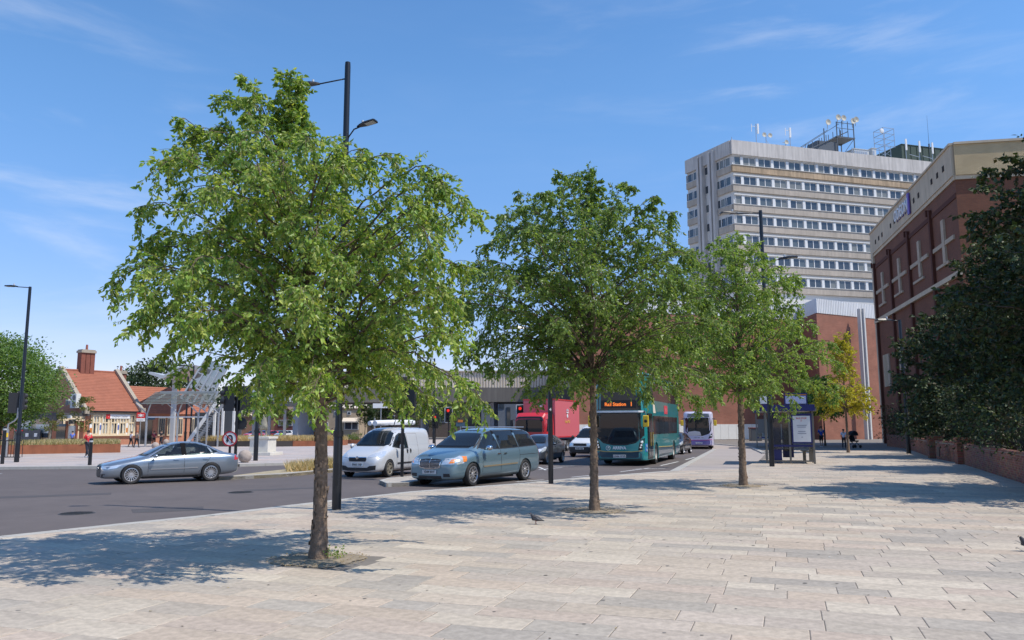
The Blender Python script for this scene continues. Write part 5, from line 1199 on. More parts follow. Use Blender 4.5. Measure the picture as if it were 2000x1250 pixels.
# left: big maple like tree
MG = [(.12, .21, .05), (.15, .25, .065), (.08, .15, .04), (.20, .29, .09)]
p = G(22, 886); lt = bgtree('large round headed green tree at the left edge behind the lamp column', (p.x-1.0, p.y, 0), 8.5, 3.9, 1.5, 34000, .17, MG, 51)
p = G(160, 872); bgtree('thin young tree with sparse olive foliage in front of the station windows', (p.x, p.y, 0), 5.6, 1.15, 1.4, 1300, .15, [(.13, .15, .04), (.16, .17, .05), (.09, .11, .03)], 52, tr=.05, name='young_tree')
p = G(98, 872); bgtree('thin young tree with drooping olive foliage before the shop front', (p.x, p.y, 0), 4.6, 1.1, 1.2, 1100, .15, [(.13, .15, .04), (.16, .17, .05), (.09, .11, .03)], 53, tr=.05, name='young_tree')
bgtree('dark distant tree behind the station chimneys', (-67, 150, 0), 14.5, 7.2, 3, 9000, .5, [(.035, .06, .02), (.05, .08, .025)], 54, mt=DL)
bgl = ['young tree behind the signal heads left of the statue', 'sparse young tree just behind the statue', 'sparse young tree between the statue and the concrete pier', 'young tree beside the concrete pier in the dry planter', 'leafy tree behind the white finger sign', 'dark tree left of the finger sign under the bridge', 'dark tree above the white van bonnet', 'dense tree behind the black signal pole', 'dense green tree behind the van roof tubes', 'green tree behind the red signals beyond the van']
for i, (px, py, H, rd, n, d_) in enumerate(((468, 858, 5.2, 1.6, 1500, 0), (508, 856, 5.4, 1.5, 1300, 0), (553, 856, 5.0, 1.6, 1300, 0), (610, 858, 4.8, 1.3, 900, 0), (735, 856, 7.0, 2.6, 3200, 1), (712, 858, 5.0, 1.6, 1200, 1), (765, 857, 7.5, 2.8, 3200, 1), (800, 856, 7.0, 2.9, 3200, 1), (845, 856, 7.2, 2.8, 3200, 1), (890, 855, 6.8, 2.6, 2600, 1))):
    p = G(px, py); bgtree(bgl[i], (p.x, p.y, 0), H, rd, 1.5, n, .2, ([(.09, .12, .035), (.12, .15, .04)] if not d_ else [(.04, .075, .022), (.055, .10, .03), (.08, .13, .04)]), 300+i, 'young trees on the far pavement', tr=.07)
# ------------------------------------------------------------------ office tower
def vplane(px, py, O, d):
    """pixel ray meets the vertical plane through O along horizontal unit d -> (distance along d, z)"""
    r = ray(px, py); det = r.x*(-d.y)+d.x*r.y; k = ((O.x)*(-d.y)+d.x*(O.y))/det
    p = EYE + r*k; return (Vector((p.x, p.y, 0))-Vector((O.x, O.y, 0))).dot(d), p.z
a1 = R(73.6); a2 = R(-26.5)
TR = Vector((math.sin(a1), math.cos(a1), 0)); TL = Vector((math.sin(a2), math.cos(a2), 0))
TC = PY(1428, 275, 134); TC.z = 0
def hz(py): return HT(py, TC.x, TC.y)
ztop = hz(275); zb0 = hz(305); pitch = (hz(305)-hz(305+38.6*6))/6; wh = hz(304)-hz(320.5)
print('tower', TC, ztop, pitch, wh)
M_conc = mat('tower_concrete', (.53, .50, .465), .85, var=.10, vscale=.25, streak=.22)
M_span = mat('spandrel_stone', (.43, .375, .31), .85, var=.12, vscale=.5, streak=.15)
M_rust = mat('spandrel_rusty', (.42, .31, .20), .85, var=.25, vscale=.35, streak=.3)
M_frame = mat('window_frame_white', (.72, .72, .70), .5)
M_ledge = mat('pale_ledge', (.62, .61, .58), .7, var=.06)
tw_ = thing('office_tower', 'tall concrete office block with rows of paired windows and aerials on its roof', 'office block', (TC.x, TC.y, 0))
nR = Vector((TR.y, -TR.x, 0)); nL = Vector((-TL.y, TL.x, 0))      # outward normals
if nR.y > 0: nR = -nR
if nL.x > 0: nL = -nL
LR, LL = 46.0, 0
LL = vplane(1342, 330, TC, TL)[0]; print('left face length', LL)
depth = LL
cor = [Vector((0, 0, 0)), TR*LR, TR*LR+TL*depth, TL*depth]
mb = MB(); mb.prism([((c_-nR*.25 if False else c_).x, c_.y) for c_ in cor], 0, ztop-.4); mb.build('core_wall', M_ledge, tw_)
def facade(n_, d, ln, z0, z1, out, name, m, parent=tw_, u0=0, ends=.0):
    mb = MB(); p0 = d*(u0-ends)-n_*.05; p1 = d*(u0+ln+ends)-n_*.05
    mb.prism([(q.x, q.y) for q in (p0, p1, p1+n_*(out+.05), p0+n_*(out+.05))], z0, z1); return mb.build(name, m, parent)
facade(nR, TR, LR, zb0+.25, ztop, .55, 'parapet', M_conc, ends=.3); facade(nL, TL, LL, zb0+.25, ztop, .5, 'parapet', M_conc)
up = [408, 502, 595, 688, 780, 868, 957, 1043, 1130, 1215, 1298, 1382]
us = [vplane(1320+x/3.126, 200+(385+ (x-408)*.085)/3.126, TC, TR)[0] for x in up]; pit = (us[-1]-us[0])/11; u_first = us[0]; print('bay', us[:3], pit)
def win_mesh(w, h, panes, frame=.07):
    mb = MB(); pw = (w-frame*(panes+1)*1.0)/panes
    mb.box((w/2, 0, frame/2), (w, .10, frame)); mb.box((w/2, 0, h-frame/2), (w, .10, frame))
    for i in range(panes+1):
        mw = frame*(1.9 if 0 < i < panes else 1); mb.box((i*(w-frame)/panes+frame/2, 0, h/2), (mw, .098, h-frame*2))
    return mb.build('window', M_frame, None), [(i*(w-frame)/panes+frame, (w-frame)/panes-frame) for i in range(panes)]
protos = {}; VAR = {}; M_blind = mat('grey_blind', (.20, .21, .20), .25, spec=.5); M_gl2 = mat('paler_glass', (.10, .12, .13), .08, spec=.7)
def put_window(u, d, n_, z, w, h, panes, parent, out=.04):
    key = (round(w, 2), round(h, 2), panes)
    ang = math.atan2(d.y, d.x)
    if key not in protos:
        wo, pan = win_mesh(w, h, panes); pm = []
        pms = bpy.data.meshes.new('pane'); wv_ = pan[0][1]; pms.from_pydata([(0, 0, 0), (wv_, 0, 0), (wv_, 0, h-.14), (0, 0, h-.14)], [], [(0, 1, 2, 3)]); pms.materials.append(M_glassb); VAR.setdefault(id(pms), 0); v2 = pms.copy(); v2.materials[0] = M_blind; v3 = pms.copy(); v3.materials[0] = M_gl2; pms = (pms, pms, pms, v3, v3, v2)
        protos[key] = (wo.data, pms, pan); bpy.data.objects.remove(wo)
    me, pms, pan = protos[key]; o = link('window', me, parent); p = d*u+n_*out; o.location = (p.x, p.y, z); o.rotation_euler = (0, 0, ang)
    for x, _ in pan:
        q = link('pane', rnd.choice(pms), o); q.location = (x, -.0 if True else 0, .07); q.rotation_euler = (R(rnd.uniform(-.6, .6)), 0, R(rnd.uniform(-.5, .5)))
    return o
ww_ = pit*.80
for k in range(7):
    zt = zb0-k*pitch; zw0 = zt-wh
    facade(nR, TR, LR, zw0-pitch*.36, zw0-.12, .38, 'spandrel', M_rust if k in (0,) else M_span, ends=.2)
    facade(nL, TL, LL*.30, zw0-pitch*.36, zw0-.12, .34, 'spandrel', M_span); facade(nL, TL, LL*.30, zw0-pitch*.36, zw0-.12, .34, 'spandrel', M_span, u0=LL*.70)
    facade(nR, TR, LR, zw0-.10, zw0-.02, .48, 'sill', M_ledge, ends=.25); facade(nR, TR, LR, zt+.06, zt+.3, .30, 'lintel', M_ledge)
    put_window(.35, TR, nR, zw0, ww_*.5, wh, 1, tw_)
    for b in range(int((LR-3)/pit)):
        put_window(u_first+b*pit, TR, nR, zw0, ww_, wh, 2, tw_)
    # slim white fins between the bays
    if k == 0: mb = MB(); mb.box((0, 0, wh/2), (pit-ww_-.12, .2, wh), math.atan2(TR.y, TR.x)); FIN = mb.build('fin', M_frame, tw_).data; bpy.data.objects.remove(bpy.data.objects['fin'])
    for b in range(int((LR-3)/pit)):
        p = TR*(u_first+b*pit-(pit-ww_)*.5)+nR*.10; link('fin', FIN, tw_).location = (p.x, p.y, zw0)
    for u, p_ in ((LL*.03, 1), (LL*.13, 2), (LL*.46, 1), (LL*.72, 2), (LL*.88, 1)):
        put_window(u, TL, nL, zw0, (1.7 if p_ == 1 else 3.2), wh, p_, tw_, out=-.0+.06)
for f_ in (.32, .40, .58, .66): facade(nL, TL, LL*.045, 20, ztop-.6, .9, 'pilaster', M_conc, u0=LL*f_)
# aerials and plant on the tower roof
def roofp(px, v): # point on the roof, v metres behind the front edge
    O = TC - nR*v; u, z = vplane(px, 290, O, TR); p = O+TR*u-TC; return Vector((p.x, p.y, ztop-.4))
def rz_at(p, py): return HT(py, TC.x+p.x, TC.y+p.y)
M_green = mat('plant_green', (.045, .07, .05), .6, var=.1); M_dsteel = mat('dark_steel', (.10, .11, .12), .5, metal=.3); M_dish = mat('dish_cream', (.50, .47, .38), .5)
a_ = roofp(1722, 9); b_ = roofp(1856, 9); zt_ = rz_at(roofp(1765, 9), 279); an = math.atan2(TR.y, TR.x)
def onroof(name, label, cat, p, group=None): return thing(name, label, cat, (TC.x+p.x, TC.y+p.y, ztop-.4), an, group)
q = roofp(1765, 4); pr_ = onroof('plant_room', 'dark green rooftop plant room near the right end of the tower roof', 'plant room', q)
h_ = rz_at(q, 281)-(ztop-.4); m_ = MB(); m_.box((6, 4, h_/2), (13, 8, h_)); m_.build('plant_wall', M_green, pr_); m_ = MB()
for i in range(9): m_.box((.2+i*1.45, -.05, h_/2), (.06, .08, h_))
m_.box((6, -.05, h_-.08), (13.1, .1, .1)); m_.build('ribs', M_green, pr_)
for i, px in enumerate((1769, 1795, 1820)):
    p = roofp(px, 1.0); t = onroof('panel_antenna', ['pale panel aerial at the left of three before the green plant room', 'pale panel aerial in the middle of three before the green plant room', 'pale panel aerial at the right of three before the green plant room'][i], 'aerial', p, 'panel aerials before the plant room')
    hh = rz_at(p, (272, 276, 279)[i])-(ztop-.4); MB().tube([(0, 0, 0), (0, 0, hh)], .06, 6).build('mast', M_steel, t); MB().box((0, -.15, hh-1.1), (.34, .16, 2.2)).build('panel', M_whitep, t)
    if i: MB().bar((0, 0, hh*.35), (-2.3, 0, hh*.42), .07).build('strut', M_steel, t)
p = roofp(1815, 3); t = onroof('whip_antenna', 'thin whip aerial rising highest above the green plant room', 'aerial', p); hh = rz_at(p, 222)-ztop; MB().tube([(0, 0, 0), (0, 0, hh*.45), (0, 0, hh)], [.06, .04, .015], 5).build('mast', M_dsteel, t); MB().box((0, 0, hh*.45), (.2, .2, .9)).build('base_unit', M_dsteel, t)
# lattice cage
p = roofp(1728, 4); t = onroof('lattice_mast', 'square steel lattice cage left of the green plant room', 'mast', p); hh = rz_at(p, 254)-(ztop-.4); m_ = MB()
for s1 in (-1, 1):
    for s2 in (-1, 1): m_.bar((s1*.7, s2*.7, 0), (s1*.7, s2*.7, hh*.55), .07); m_.bar((s1*1.25, s2*1.25, hh*.5), (s1*1.25, s2*1.25, hh), .08)
for zz in (.12, .3, .5): 
    for s1 in (-1, 1): m_.bar((s1*.7, -.7, hh*zz), (s1*.7, .7, hh*(zz+.14)), .05); m_.bar((-.7, s1*.7, hh*zz), (.7, s1*.7, hh*(zz+.14)), .05)
for zz in (.52, .68, .84, .99):
    for s1 in (-1, 1): m_.bar((s1*1.25, -1.25, hh*zz), (s1*1.25, 1.25, hh*zz), .07); m_.bar((-1.25, s1*1.25, hh*zz), (1.25, s1*1.25, hh*zz), .07); m_.bar((-1.25, s1*1.25, hh*(zz-.15)), (1.25, s1*1.25, hh*zz), .05)
m_.build('lattice', M_steel, t); m_ = MB(); m_.lathe([(0, -.1), (.4, -.05), (.5, .1), (0, .12)], 14, (-1.5, -1.3, hh*.9), 'Y'); m_.build('dish', M_whitep, t)
# low white plant boxes
for i, (x0, x1, yt) in enumerate(((1664, 1700, 292), (1702, 1712, 290))):
    p = roofp((x0+x1)/2, 2.5); t = onroof('air_handling_unit', ['long low pale plant unit on the tower roof beside the gantry', 'small pale plant unit beside the lattice mast'][i], 'plant unit', p); hh = rz_at(p, yt)-(ztop-.4); w_ = (x1-x0)/1560*138*1.05; m_ = MB(); m_.box((0, 1, hh/2), (w_, 2, hh)); m_.box((0, 1, hh+.04), (w_+.2, 2.2, .09)); m_.build('casing', mat('unit_grey', (.52, .54, .54), .6), t)
    m_ = MB(); 
    for k in range(int(w_/.5)): m_.box((-w_/2+.3+k*.5, -.02, hh*.55), (.36, .05, hh*.6))
    m_.build('louvre', M_steel, t)
# gantry with dishes
p = roofp(1600, 5); t = onroof('steel_gantry', 'dark steel rooftop gantry sloping up to a platform carrying dishes', 'gantry', p); h1 = rz_at(p, 268)-(ztop-.4); h2 = rz_at(roofp(1640, 3), 255)-(ztop-.4)
m_ = MB(); m_.box((.8, 0, h2*.32), (4.6, 3, h2*.64)); m_.build('plant_box', M_dsteel, t); m_ = MB()
for y in (-1.6, 1.6):
    m_.bar((-6.2, y, .5), (5.2, y, h2*1.02), .16); m_.bar((-6.2, y, 1.3), (3.4, y, h2*1.25), .10)
    for k in range(7): x = -5.8+k*1.55; z = .5+(x+6.2)/11.4*(h2*1.02-.5); m_.bar((x, y, z-.3), (x, y, z+1.25), .09)
m_.bar((2.6, -1.8, h2*.80), (6.6, -1.8, h2*.80), .2); m_.bar((2.6, 1.8, h2*.80), (6.6, 1.8, h2*.80), .2); m_.box((4.6, 0, h2*.82), (4.2, 3.8, .1))
for x in (2.7, 6.5):
    for y in (-1.8, 1.8): m_.bar((x, y, 0), (x, y, h2*1.3), .14)
for x in (3.9, 5.2): m_.bar((x, -1.8, h2*.8), (x, -1.8, h2*1.35), .1)
m_.bar((2.7, -1.8, h2*1.1), (6.5, -1.8, h2*1.1), .08); m_.bar((2.7, -1.8, h2*1.28), (6.5, -1.8, h2*1.28), .08); m_.bar((2.7, -1.8, 0), (6.5, -1.8, h2*.8), .08)
m_.build('frame', M_dsteel, t)
for k, (x, z) in enumerate(((.6, 1.22), (2.9, 1.42), (4.1, 1.42), (6.2, 1.36), (6.9, 1.42))):
    m_ = MB(); m_.lathe([(0, .12), (.35, .06), (.55, -.08), (.56, -.16), (0, -.02)], 16, (x, -2.1, h2*z), 'Y'); m_.bar((x, -1.9, h2*(z-.2)), (x, -1.9, h2*z), .07); m_.build('dish', M_dish, t)
for i, (px, py, lb) in enumerate(((1478, 242, 'panel aerial mast near the left corner of the tower roof'), (1544, 250, 'slim white aerial mast left of the gantry'), (1497, 262, 'short mast with two small dishes near the left roof corner'), (1430, 268, 'tiny railing bracket at the very left corner of the tower roof'), (1535, 276, 'small mast with a round dish at the foot of the gantry'), (1664, 288, 'stubby post right of the gantry on the roof edge'))):
    p = roofp(px, 1.2); t = onroof('antenna_mast', lb, 'aerial', p); hh = rz_at(p, py)-(ztop-.4); MB().tube([(0, 0, 0), (0, 0, hh)], .07, 6).build('mast', M_steel, t)
    if i in (0, 1): MB().box((.35 if i == 0 else 0, -.1, hh-.9), (.32, .2, 1.8)).bar((0, 0, hh-.5), (-.9, 0, hh-.5), .06).bar((-.9, 0, hh-1.5), (-.9, 0, hh-.1), .08).build('panel', M_whitep, t)
    if i in (2, 4):
        for x in ((-.5, .7) if i == 2 else (0,)): m_ = MB(); m_.lathe([(0, .1), (.35, .04), (.42, -.12), (0, -.02)], 14, (x, -.2, hh-.25), 'Y'); m_.build('dish', M_dish, t)
        MB().bar((-.7, 0, hh-.3), (.8, 0, hh-.3), .06).bar((0, 0, hh*.6), (1.6, 0, 0), .05).build('strut', M_steel, t)
p = roofp(1497, 5); t = onroof('plant_box', 'grey box stair head near the left end of the tower roof', 'plant box', p); MB().box((0, 2, .9), (4.5, 3, 1.8)).box((0, 2, 1.84), (4.7, 3.2, .08)).build('casing', mat('unit_grey', (0, 0, 0)), t)

# ------------------------------------------------------------------ brick podium below the tower
B_red = brickmat('podium_brick', (.30, .105, .065), (.35, .13, .08), (.24, .14, .10), scale=2.0, var=.16)
M_corr = mat('white_cladding', (.74, .74, .73), .6, var=.05, vscale=.3, streak=.06)
pod = thing('brick_podium', 'red brick podium building with a white ribbed band above and a white tiled base', 'building', (0, 0, 0))
def pt(px, Y): v = PY(px, 640, Y); return (v.x, v.y)
PA, PB, PC, PD = pt(1120, 101), pt(1562, 112), pt(1596, 105), pt(1760, 114)
PA2 = (PA[0]+3, 150); PD2 = (PD[0]+2, 150)
segs = [(PA2, PA), (PA, PB), (PB, PC), (PC, PD)]
def hz2(py, p): return HT(py, p[0], p[1])
zbr = hz2(611, PC); zcl = hz2(583, PC)
mb = MB()
for i, (a, b) in enumerate(segs): mb.wall(a, b, 0, zbr, 0)
mb.build('brick_wall', B_red, pod)
for i, (a, b) in enumerate(segs):
    d = Vector((b[0]-a[0], b[1]-a[1], 0)); L_ = d.length; d /= L_; nn = Vector((d.y, -d.x, 0)); mb = MB(); k = int(L_/.34)
    for j in range(k):    # vertical ribs of the cladding
        c_ = Vector((a[0], a[1], 0))+d*((j+.5)*L_/k); q = [c_-d*.14+nn*.04, c_-d*.09+nn*.075, c_+d*.09+nn*.075, c_+d*.14+nn*.04]; q += [c_+d*.17-nn*.1, c_-d*.17-nn*.1]
        mb.prism([(x.x, x.y) for x in q], zbr, zcl)
    mb.build('cladding', M_corr, pod)
    if i < 2:
        m2 = MB(); n2 = int(L_/1.2)
        for j in range(n2):
            c_ = Vector((a[0], a[1], 0))+d*((j+.5)*L_/n2)+nn*.03; m2.box((c_.x, c_.y, 1.05), (L_/n2-.03, .1, 2.0), math.atan2(d.y, d.x))
        m2.build('white_tiled_base', mat('white_tiles', (.74, .73, .68), .4, var=.05), pod)
rf = MB(); rf.face([(PA2[0], PA2[1], zcl-.1), (PA[0], PA[1], zcl-.1), (PB[0], PB[1], zcl-.1), (PC[0], PC[1], zcl-.1), (PD[0], PD[1], zcl-.1), (PD2[0], PD2[1], zcl-.1)]); rf.build('roof', M_conc, pod)
for px in (1692, 1699):
    p = Vector(XY(px, 107.5)); mb = MB(); mb.box((p.x, p.y, zbr*.5+.3), (.26, .5, zbr+1.2), math.atan2(PD[1]-PC[1], PD[0]-PC[0])); mb.build('white_pilaster', M_ledge, pod)
# ledge, planters and a railed bench strip along the base
for i, (x0, x1) in enumerate(((1428, 1436), (1459, 1480), (1588, 1626))):
    a = G(x0, 857.5); b = G(x1, 857.5); mb = MB(); mb.box(((a.x+b.x)/2, a.y, .35), (b.x-a.x, .8, .7)); mb.box(((a.x+b.x)/2, a.y, .73), (b.x-a.x+.1, .9, .06))
    o = mb.build('low_planter', mat('dark_planter', (.10, .10, .09), .8), None); tag(o, ['small dark planter box at the foot of the white tiled base', 'long dark planter box behind the third birch trunk', 'pale low planter behind the man in blue'][i], 'planter')
o = bush('hedge_shrub', 'pale dry shrub against the podium behind the man in blue', 'shrub', tuple(G(1592, 858)), (1.6, 1.0, 3.4), 900, .22, [(.16, .13, .07), (.12, .13, .06)], LM, 201)
p = G(1476, 861); t = thing('litter_bin', 'dark litter bin with a brown lid left of the farther shelter', 'bin', (p.x, p.y, 0)); MB().box((0, 0, .75), (1.3, 1.1, 1.5)).build('bin_body', M_dsteel, t, bevel=.05); MB().box((0, 0, 1.56), (1.45, 1.2, .14)).build('lid', mat('brown_lid', (.18, .05, .04), .6), t, bevel=.03)

# ------------------------------------------------------------------ cinema
_c = PY(1860, 281, 55); OC = Vector((_c.x, _c.y, 0))
def solveY(px, py, z, lo, hi):
    for _ in range(50):
        m = (lo+hi)/2
        if PY(px, py, m).z > z: hi = m
        else: lo = m
    p = PY(px, py, lo); return Vector((p.x, p.y, 0))
_a = solveY(1703, 455, _c.z, 50, 140); oL = (_a-OC).normalized(); _b = solveY(2000, 272.5, _c.z, 40, 60); oR = (_b-OC).normalized(); print('cinema dirs', oL, oR)
z_top = HT(281, OC.x, OC.y); z_band = HT(343, OC.x, OC.y); uL = vplane(1703, 480, OC, oL)[0]; print('cinema', z_top, z_band, uL)
nOL = Vector((-oL.y, oL.x, 0)); nOR = Vector((oR.y, -oR.x, 0))
B_cin = brickmat('cinema_brick', (.175, .056, .028), (.225, .075, .036), (.12, .075, .05)); B_yel = brickmat('buff_brick', (.60, .44, .22), (.68, .52, .28), (.36, .28, .18), msize=.016)
M_stone = mat('buff_stone', (.55, .455, .325), .85, var=.1, vscale=.5, streak=.12)
ci = thing('cinema_building', 'large brick cinema with a buff parapet band and pale cross shaped windows', 'cinema', (0, 0, 0))
A = OC+oL*uL; B_ = OC+oR*26
mb = MB(); mb.wall((A.x, A.y), (OC.x, OC.y), 0, z_band); mb.wall((OC.x, OC.y), (B_.x, B_.y), 0, z_band); bk = A+Vector((25, -3, 0)); mb.wall((bk.x, bk.y), (A.x, A.y), 0, z_band); mb.build('brick_wall', B_cin, ci)
mb = MB(); 
def band(a, b, nn, z0, z1, out, mt, name, uvm=False, e0=.0, e1=.0):
    d = (b-a).normalized(); a = a-d*e0; b = b+d*e1; mb = MB(); ao, bo_ = a+nn*out, b+nn*out
    mb.wall((ao.x, ao.y), (bo_.x, bo_.y), z0, z1); mb.face([(ao.x, ao.y, z1), (bo_.x, bo_.y, z1), (b.x, b.y, z1), (a.x, a.y, z1)], 0, [(0, 0)]*4); mb.face([(a.x, a.y, z0), (b.x, b.y, z0), (bo_.x, bo_.y, z0), (ao.x, ao.y, z0)], 0, [(0, 0)]*4)
    for q, qo in ((a, ao), (b, bo_)): mb.face([(q.x, q.y, z0), (qo.x, qo.y, z0), (qo.x, qo.y, z1), (q.x, q.y, z1)], 0, [(0, 0)]*4)
    return mb.build(name, mt, ci)
band(A, OC, nOL, z_band, z_top-.12, .18, M_stone, 'parapet_band'); band(OC, B_, nOR, z_band, z_top-.12, .18, B_yel, 'parapet_band', e0=.0)
band(A, OC, nOL, z_top-.12, z_top+.05, .28, M_stone, 'coping', e1=.05); band(OC, B_, nOR, z_top-.12, z_top+.05, .28, M_stone, 'coping')
band(A, OC, nOL, z_band-.30, z_band-.003, .10, M_stone, 'string_course'); band(OC, B_, nOR, z_band-.30, z_band-.003, .10, M_stone, 'string_course')
mb = MB(); mb.face([(A.x, A.y, z_top-.2), (OC.x, OC.y, z_top-.2), (B_.x, B_.y, z_top-.2), (bk.x, bk.y, z_top-.2)]); mb.build('roof', M_conc, ci)
angL = math.atan2(oL.y, oL.x)
def onL(u, z, du, dz, out=.12, mb=None, off=.0):
    c_ = OC+oL*u+nOL*(out/2+off); (mb).box((c_.x, c_.y, z), (du, out, dz), angL); return mb
def cu(x, y): # photo crop coordinates -> (u, z) on the long face
    return vplane(1560+x/3.289, 240+y/3.289, OC, oL)
for x, y in ((945, 295), (907, 337), (870, 377), (785, 465), (754, 498), (628, 632), (604, 660), (548, 718), (527, 740), (506, 764)):
    u, z = cu(x, y); onL(u, z, .42, .42, .03, MB(), .18).build('vent_opening', mat('opening_dark', (.03, .018, .012), .9), ci)
# dark vertical recess pilasters and brick corbels
cols_u = []
for x, yt in ((490, 905), (590, 815), (705, 700), (848, 565)):
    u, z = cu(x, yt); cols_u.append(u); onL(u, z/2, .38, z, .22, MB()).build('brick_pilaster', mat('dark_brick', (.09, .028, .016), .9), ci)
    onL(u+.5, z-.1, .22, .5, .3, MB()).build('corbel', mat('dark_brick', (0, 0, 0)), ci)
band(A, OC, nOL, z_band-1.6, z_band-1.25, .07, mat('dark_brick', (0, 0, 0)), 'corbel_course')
M_cross = mat('cross_stone', (.46, .37, .27), .85, var=.15)
for (xc, yt, yb, xa, ya, xb, yb2) in ((540, 960, 1172, 505, 1092, 580, 1040), (646, 870, 1102, 600, 1025, 695, 955), (775, 760, 1000, 718, 935, 836, 850), (930, 625, 915, 865, 830, 1005, 735)):
    u, zt_ = cu(xc, yt); _, zb_ = cu(xc, yb); ua, za = cu(xa, ya); ub, zb2 = cu(xb, yb2)
    w = MB(); onL(u, (zt_+zb_)/2, .62, zt_-zb_, .16, w); onL((ua+ub)/2, (za+zb2)/2, abs(ua-ub), .32, .13, w); onL((ua+ub)/2+.3, (za+zb2)/2-1.5, abs(ua-ub)*.55, .2, .13, w); w.build('cross_window', M_cross, ci)
for (x, yt, yb) in ((1000+0, 0, 0),): pass
for x0, x1, y0, y1 in ((520, 567, 420, 605), (618, 662, 390, 500)):
    xm = (x0+x1)/2; u0, zt_ = vplane(1560+x0/3.125, 560+y0/3.125, OC, oL); u1, zb_ = vplane(1560+x1/3.125, 560+y1/3.125, OC, oL)
    w = onL((u0+u1)/2, (zt_+zb_)/2, abs(u0-u1), zt_-zb_, .12, MB()).build('pale_window', M_cross, ci); m2 = MB()
    for k in range(4): onL((u0+u1)/2-.4+.5*k*.6, (zt_+zb_)/2, .06, zt_-zb_, .16, m2)
    m2.build('mullion', M_stone, w)
# string ledge low on the wall, stone quoin strip at the far corner
_, zl = vplane(1708, 632, OC, oL); onL(uL/2, zl, uL, .35, .25, MB()).build('ledge', M_stone, ci); onL(uL-.4, z_band/2, .9, z_band, .18, MB()).build('corner_stone', M_stone, ci)
# cinema name in raised white and blue letters
u0, zz0 = cu(640, 600); u1, zz1 = cu(728, 525); hgt = abs(cu(683, 520)[1]-cu(683, 640)[1])*.86; um = (u0+u1)/2
z_t = (zz0+zz1)/2-.05; c_ = OC+oL*um+nOL*.30
sg = thing('cinema_sign', 'raised white and blue capital letters spelling the cinema name on the parapet band', 'sign', (c_.x, c_.y, z_t), 0)
fm = frame_m((0, 0, 0), -oL); word = text('ODEON', hgt*1.05, M_whitep, sg, fm, 'sign_lettering', .10, bold=.02)
wd = max((v.co-Vector((0, 0, 0))).dot(-oL) for v in word.data.vertices)*2; scl = abs(u1-u0)/wd
for o in (word,): o.data.transform(fm @ Matrix.Diagonal((scl, 1, 1, 1)) @ fm.inverted())
w2 = text('ODEON', hgt*1.05, mat('sign_blue', (.03, .05, .42), .4), sg, frame_m(-nOL*.02 + nOL*(-.09), -oL) @ Matrix.Diagonal((scl, 1, 1, 1)), 'letter_backing', .06, bold=.05)  # bolder blue copy of the letters, set behind the white ones
pe = OC+oL*(u1-.1)+nOL*.32-Vector((c_.x, c_.y, 0)); MB().box((pe.x, pe.y, 0), (.5, .12, hgt*1.35), angL).build('sign_end_panel', mat('sign_purple', (.16, .10, .45), .4), sg)
p = OC+oR*5.5+nOR*.2; MB().box((p.x, p.y, HT(305, p.x, p.y)), (.7, .06, .5), math.atan2(oR.y, oR.x)).build('terracotta_plaque', mat('terracotta', (.35, .12, .05), .8), ci)

# ------------------------------------------------------------------ road bridge
BY = 118.0
M_bconc = mat('bridge_concrete', (.17, .155, .135), .9, var=.15, vscale=.15, streak=.2); M_bpar = mat('ribbed_parapet', (.66, .58, .47), .85, var=.08, vscale=.3, streak=.12)
br_ = thing('road_bridge', 'concrete road bridge with a pale ribbed parapet crossing behind the traffic', 'bridge', (0, BY, 0))
x0, x1 = XY(556, BY).x, XY(1178, BY).x
zt_, zm_, zb_ = HT(724, -5, BY), HT(757, -5, BY), HT(785, -5, BY)
MB().box(((x0+x1)/2, 5.5, (zm_+zb_)/2), (x1-x0, 11, zm_-zb_)).build('deck_beam', M_bconc, br_)
mb = MB(); k = int((x1-x0)/.42)
for j in range(k): xx = x0+(j+.5)*(x1-x0)/k; mb.prism([(xx-.19, .1), (xx-.10, .0), (xx+.10, .0), (xx+.19, .1), (xx+.21, .3), (xx-.21, .3)], zm_, zt_-.12)
mb.build('ribbed_parapet', M_bpar, br_); MB().box(((x0+x1)/2, .1, zt_-.06), (x1-x0, .6, .14)).build('parapet_coping', M_bpar, br_)
M_pier = mat('pier_grey', (.34, .37, .42), .8, var=.06)
for px0, px1 in ((568, 599), (957, 971), (820, 828)):
    a, b = XY(px0, BY+2).x, XY(px1, BY+2).x; MB().prism([(a, 3), (a+(b-a)*.55, 1), (b, 4.5), (b, 9), (a, 9)], -.3, zb_+.05).build('pier', M_pier, br_)
# cladded station box at the left end of the bridge
gb = thing('grey_clad_building', 'pale grey panelled box with a dark ledge at the left end of the bridge', 'building', (0, 112, 0)); a, b = XY(470, 112).x, XY(560, 112).x; z0_, z1_ = HT(786, a, 112), HT(752, a, 112)
mb = MB()
for j in range(6): mb.box((a+(j+.5)*(b-a)/6, 2, (z0_+z1_)/2), ((b-a)/6-.08, 4, z1_-z0_-.2))
mb.build('panel', mat('pale_cladding', (.42, .47, .50), .5), gb); MB().box(((a+b)/2, 2, z0_-.25), (b-a+.6, 4.6, .5)).build('dark_ledge', M_dsteel, gb); MB().box(((a+b)/2, 2.2, (z0_+z1_)/2), (b-a-.1, 3.8, z1_-z0_-.4)).build('core', M_dsteel, gb)
for j in range(3): MB().box((a+1+(b-a-2)*j/2, 2.5, z0_/2-.2), (.35, .35, z0_)).build('column', M_steel, gb)
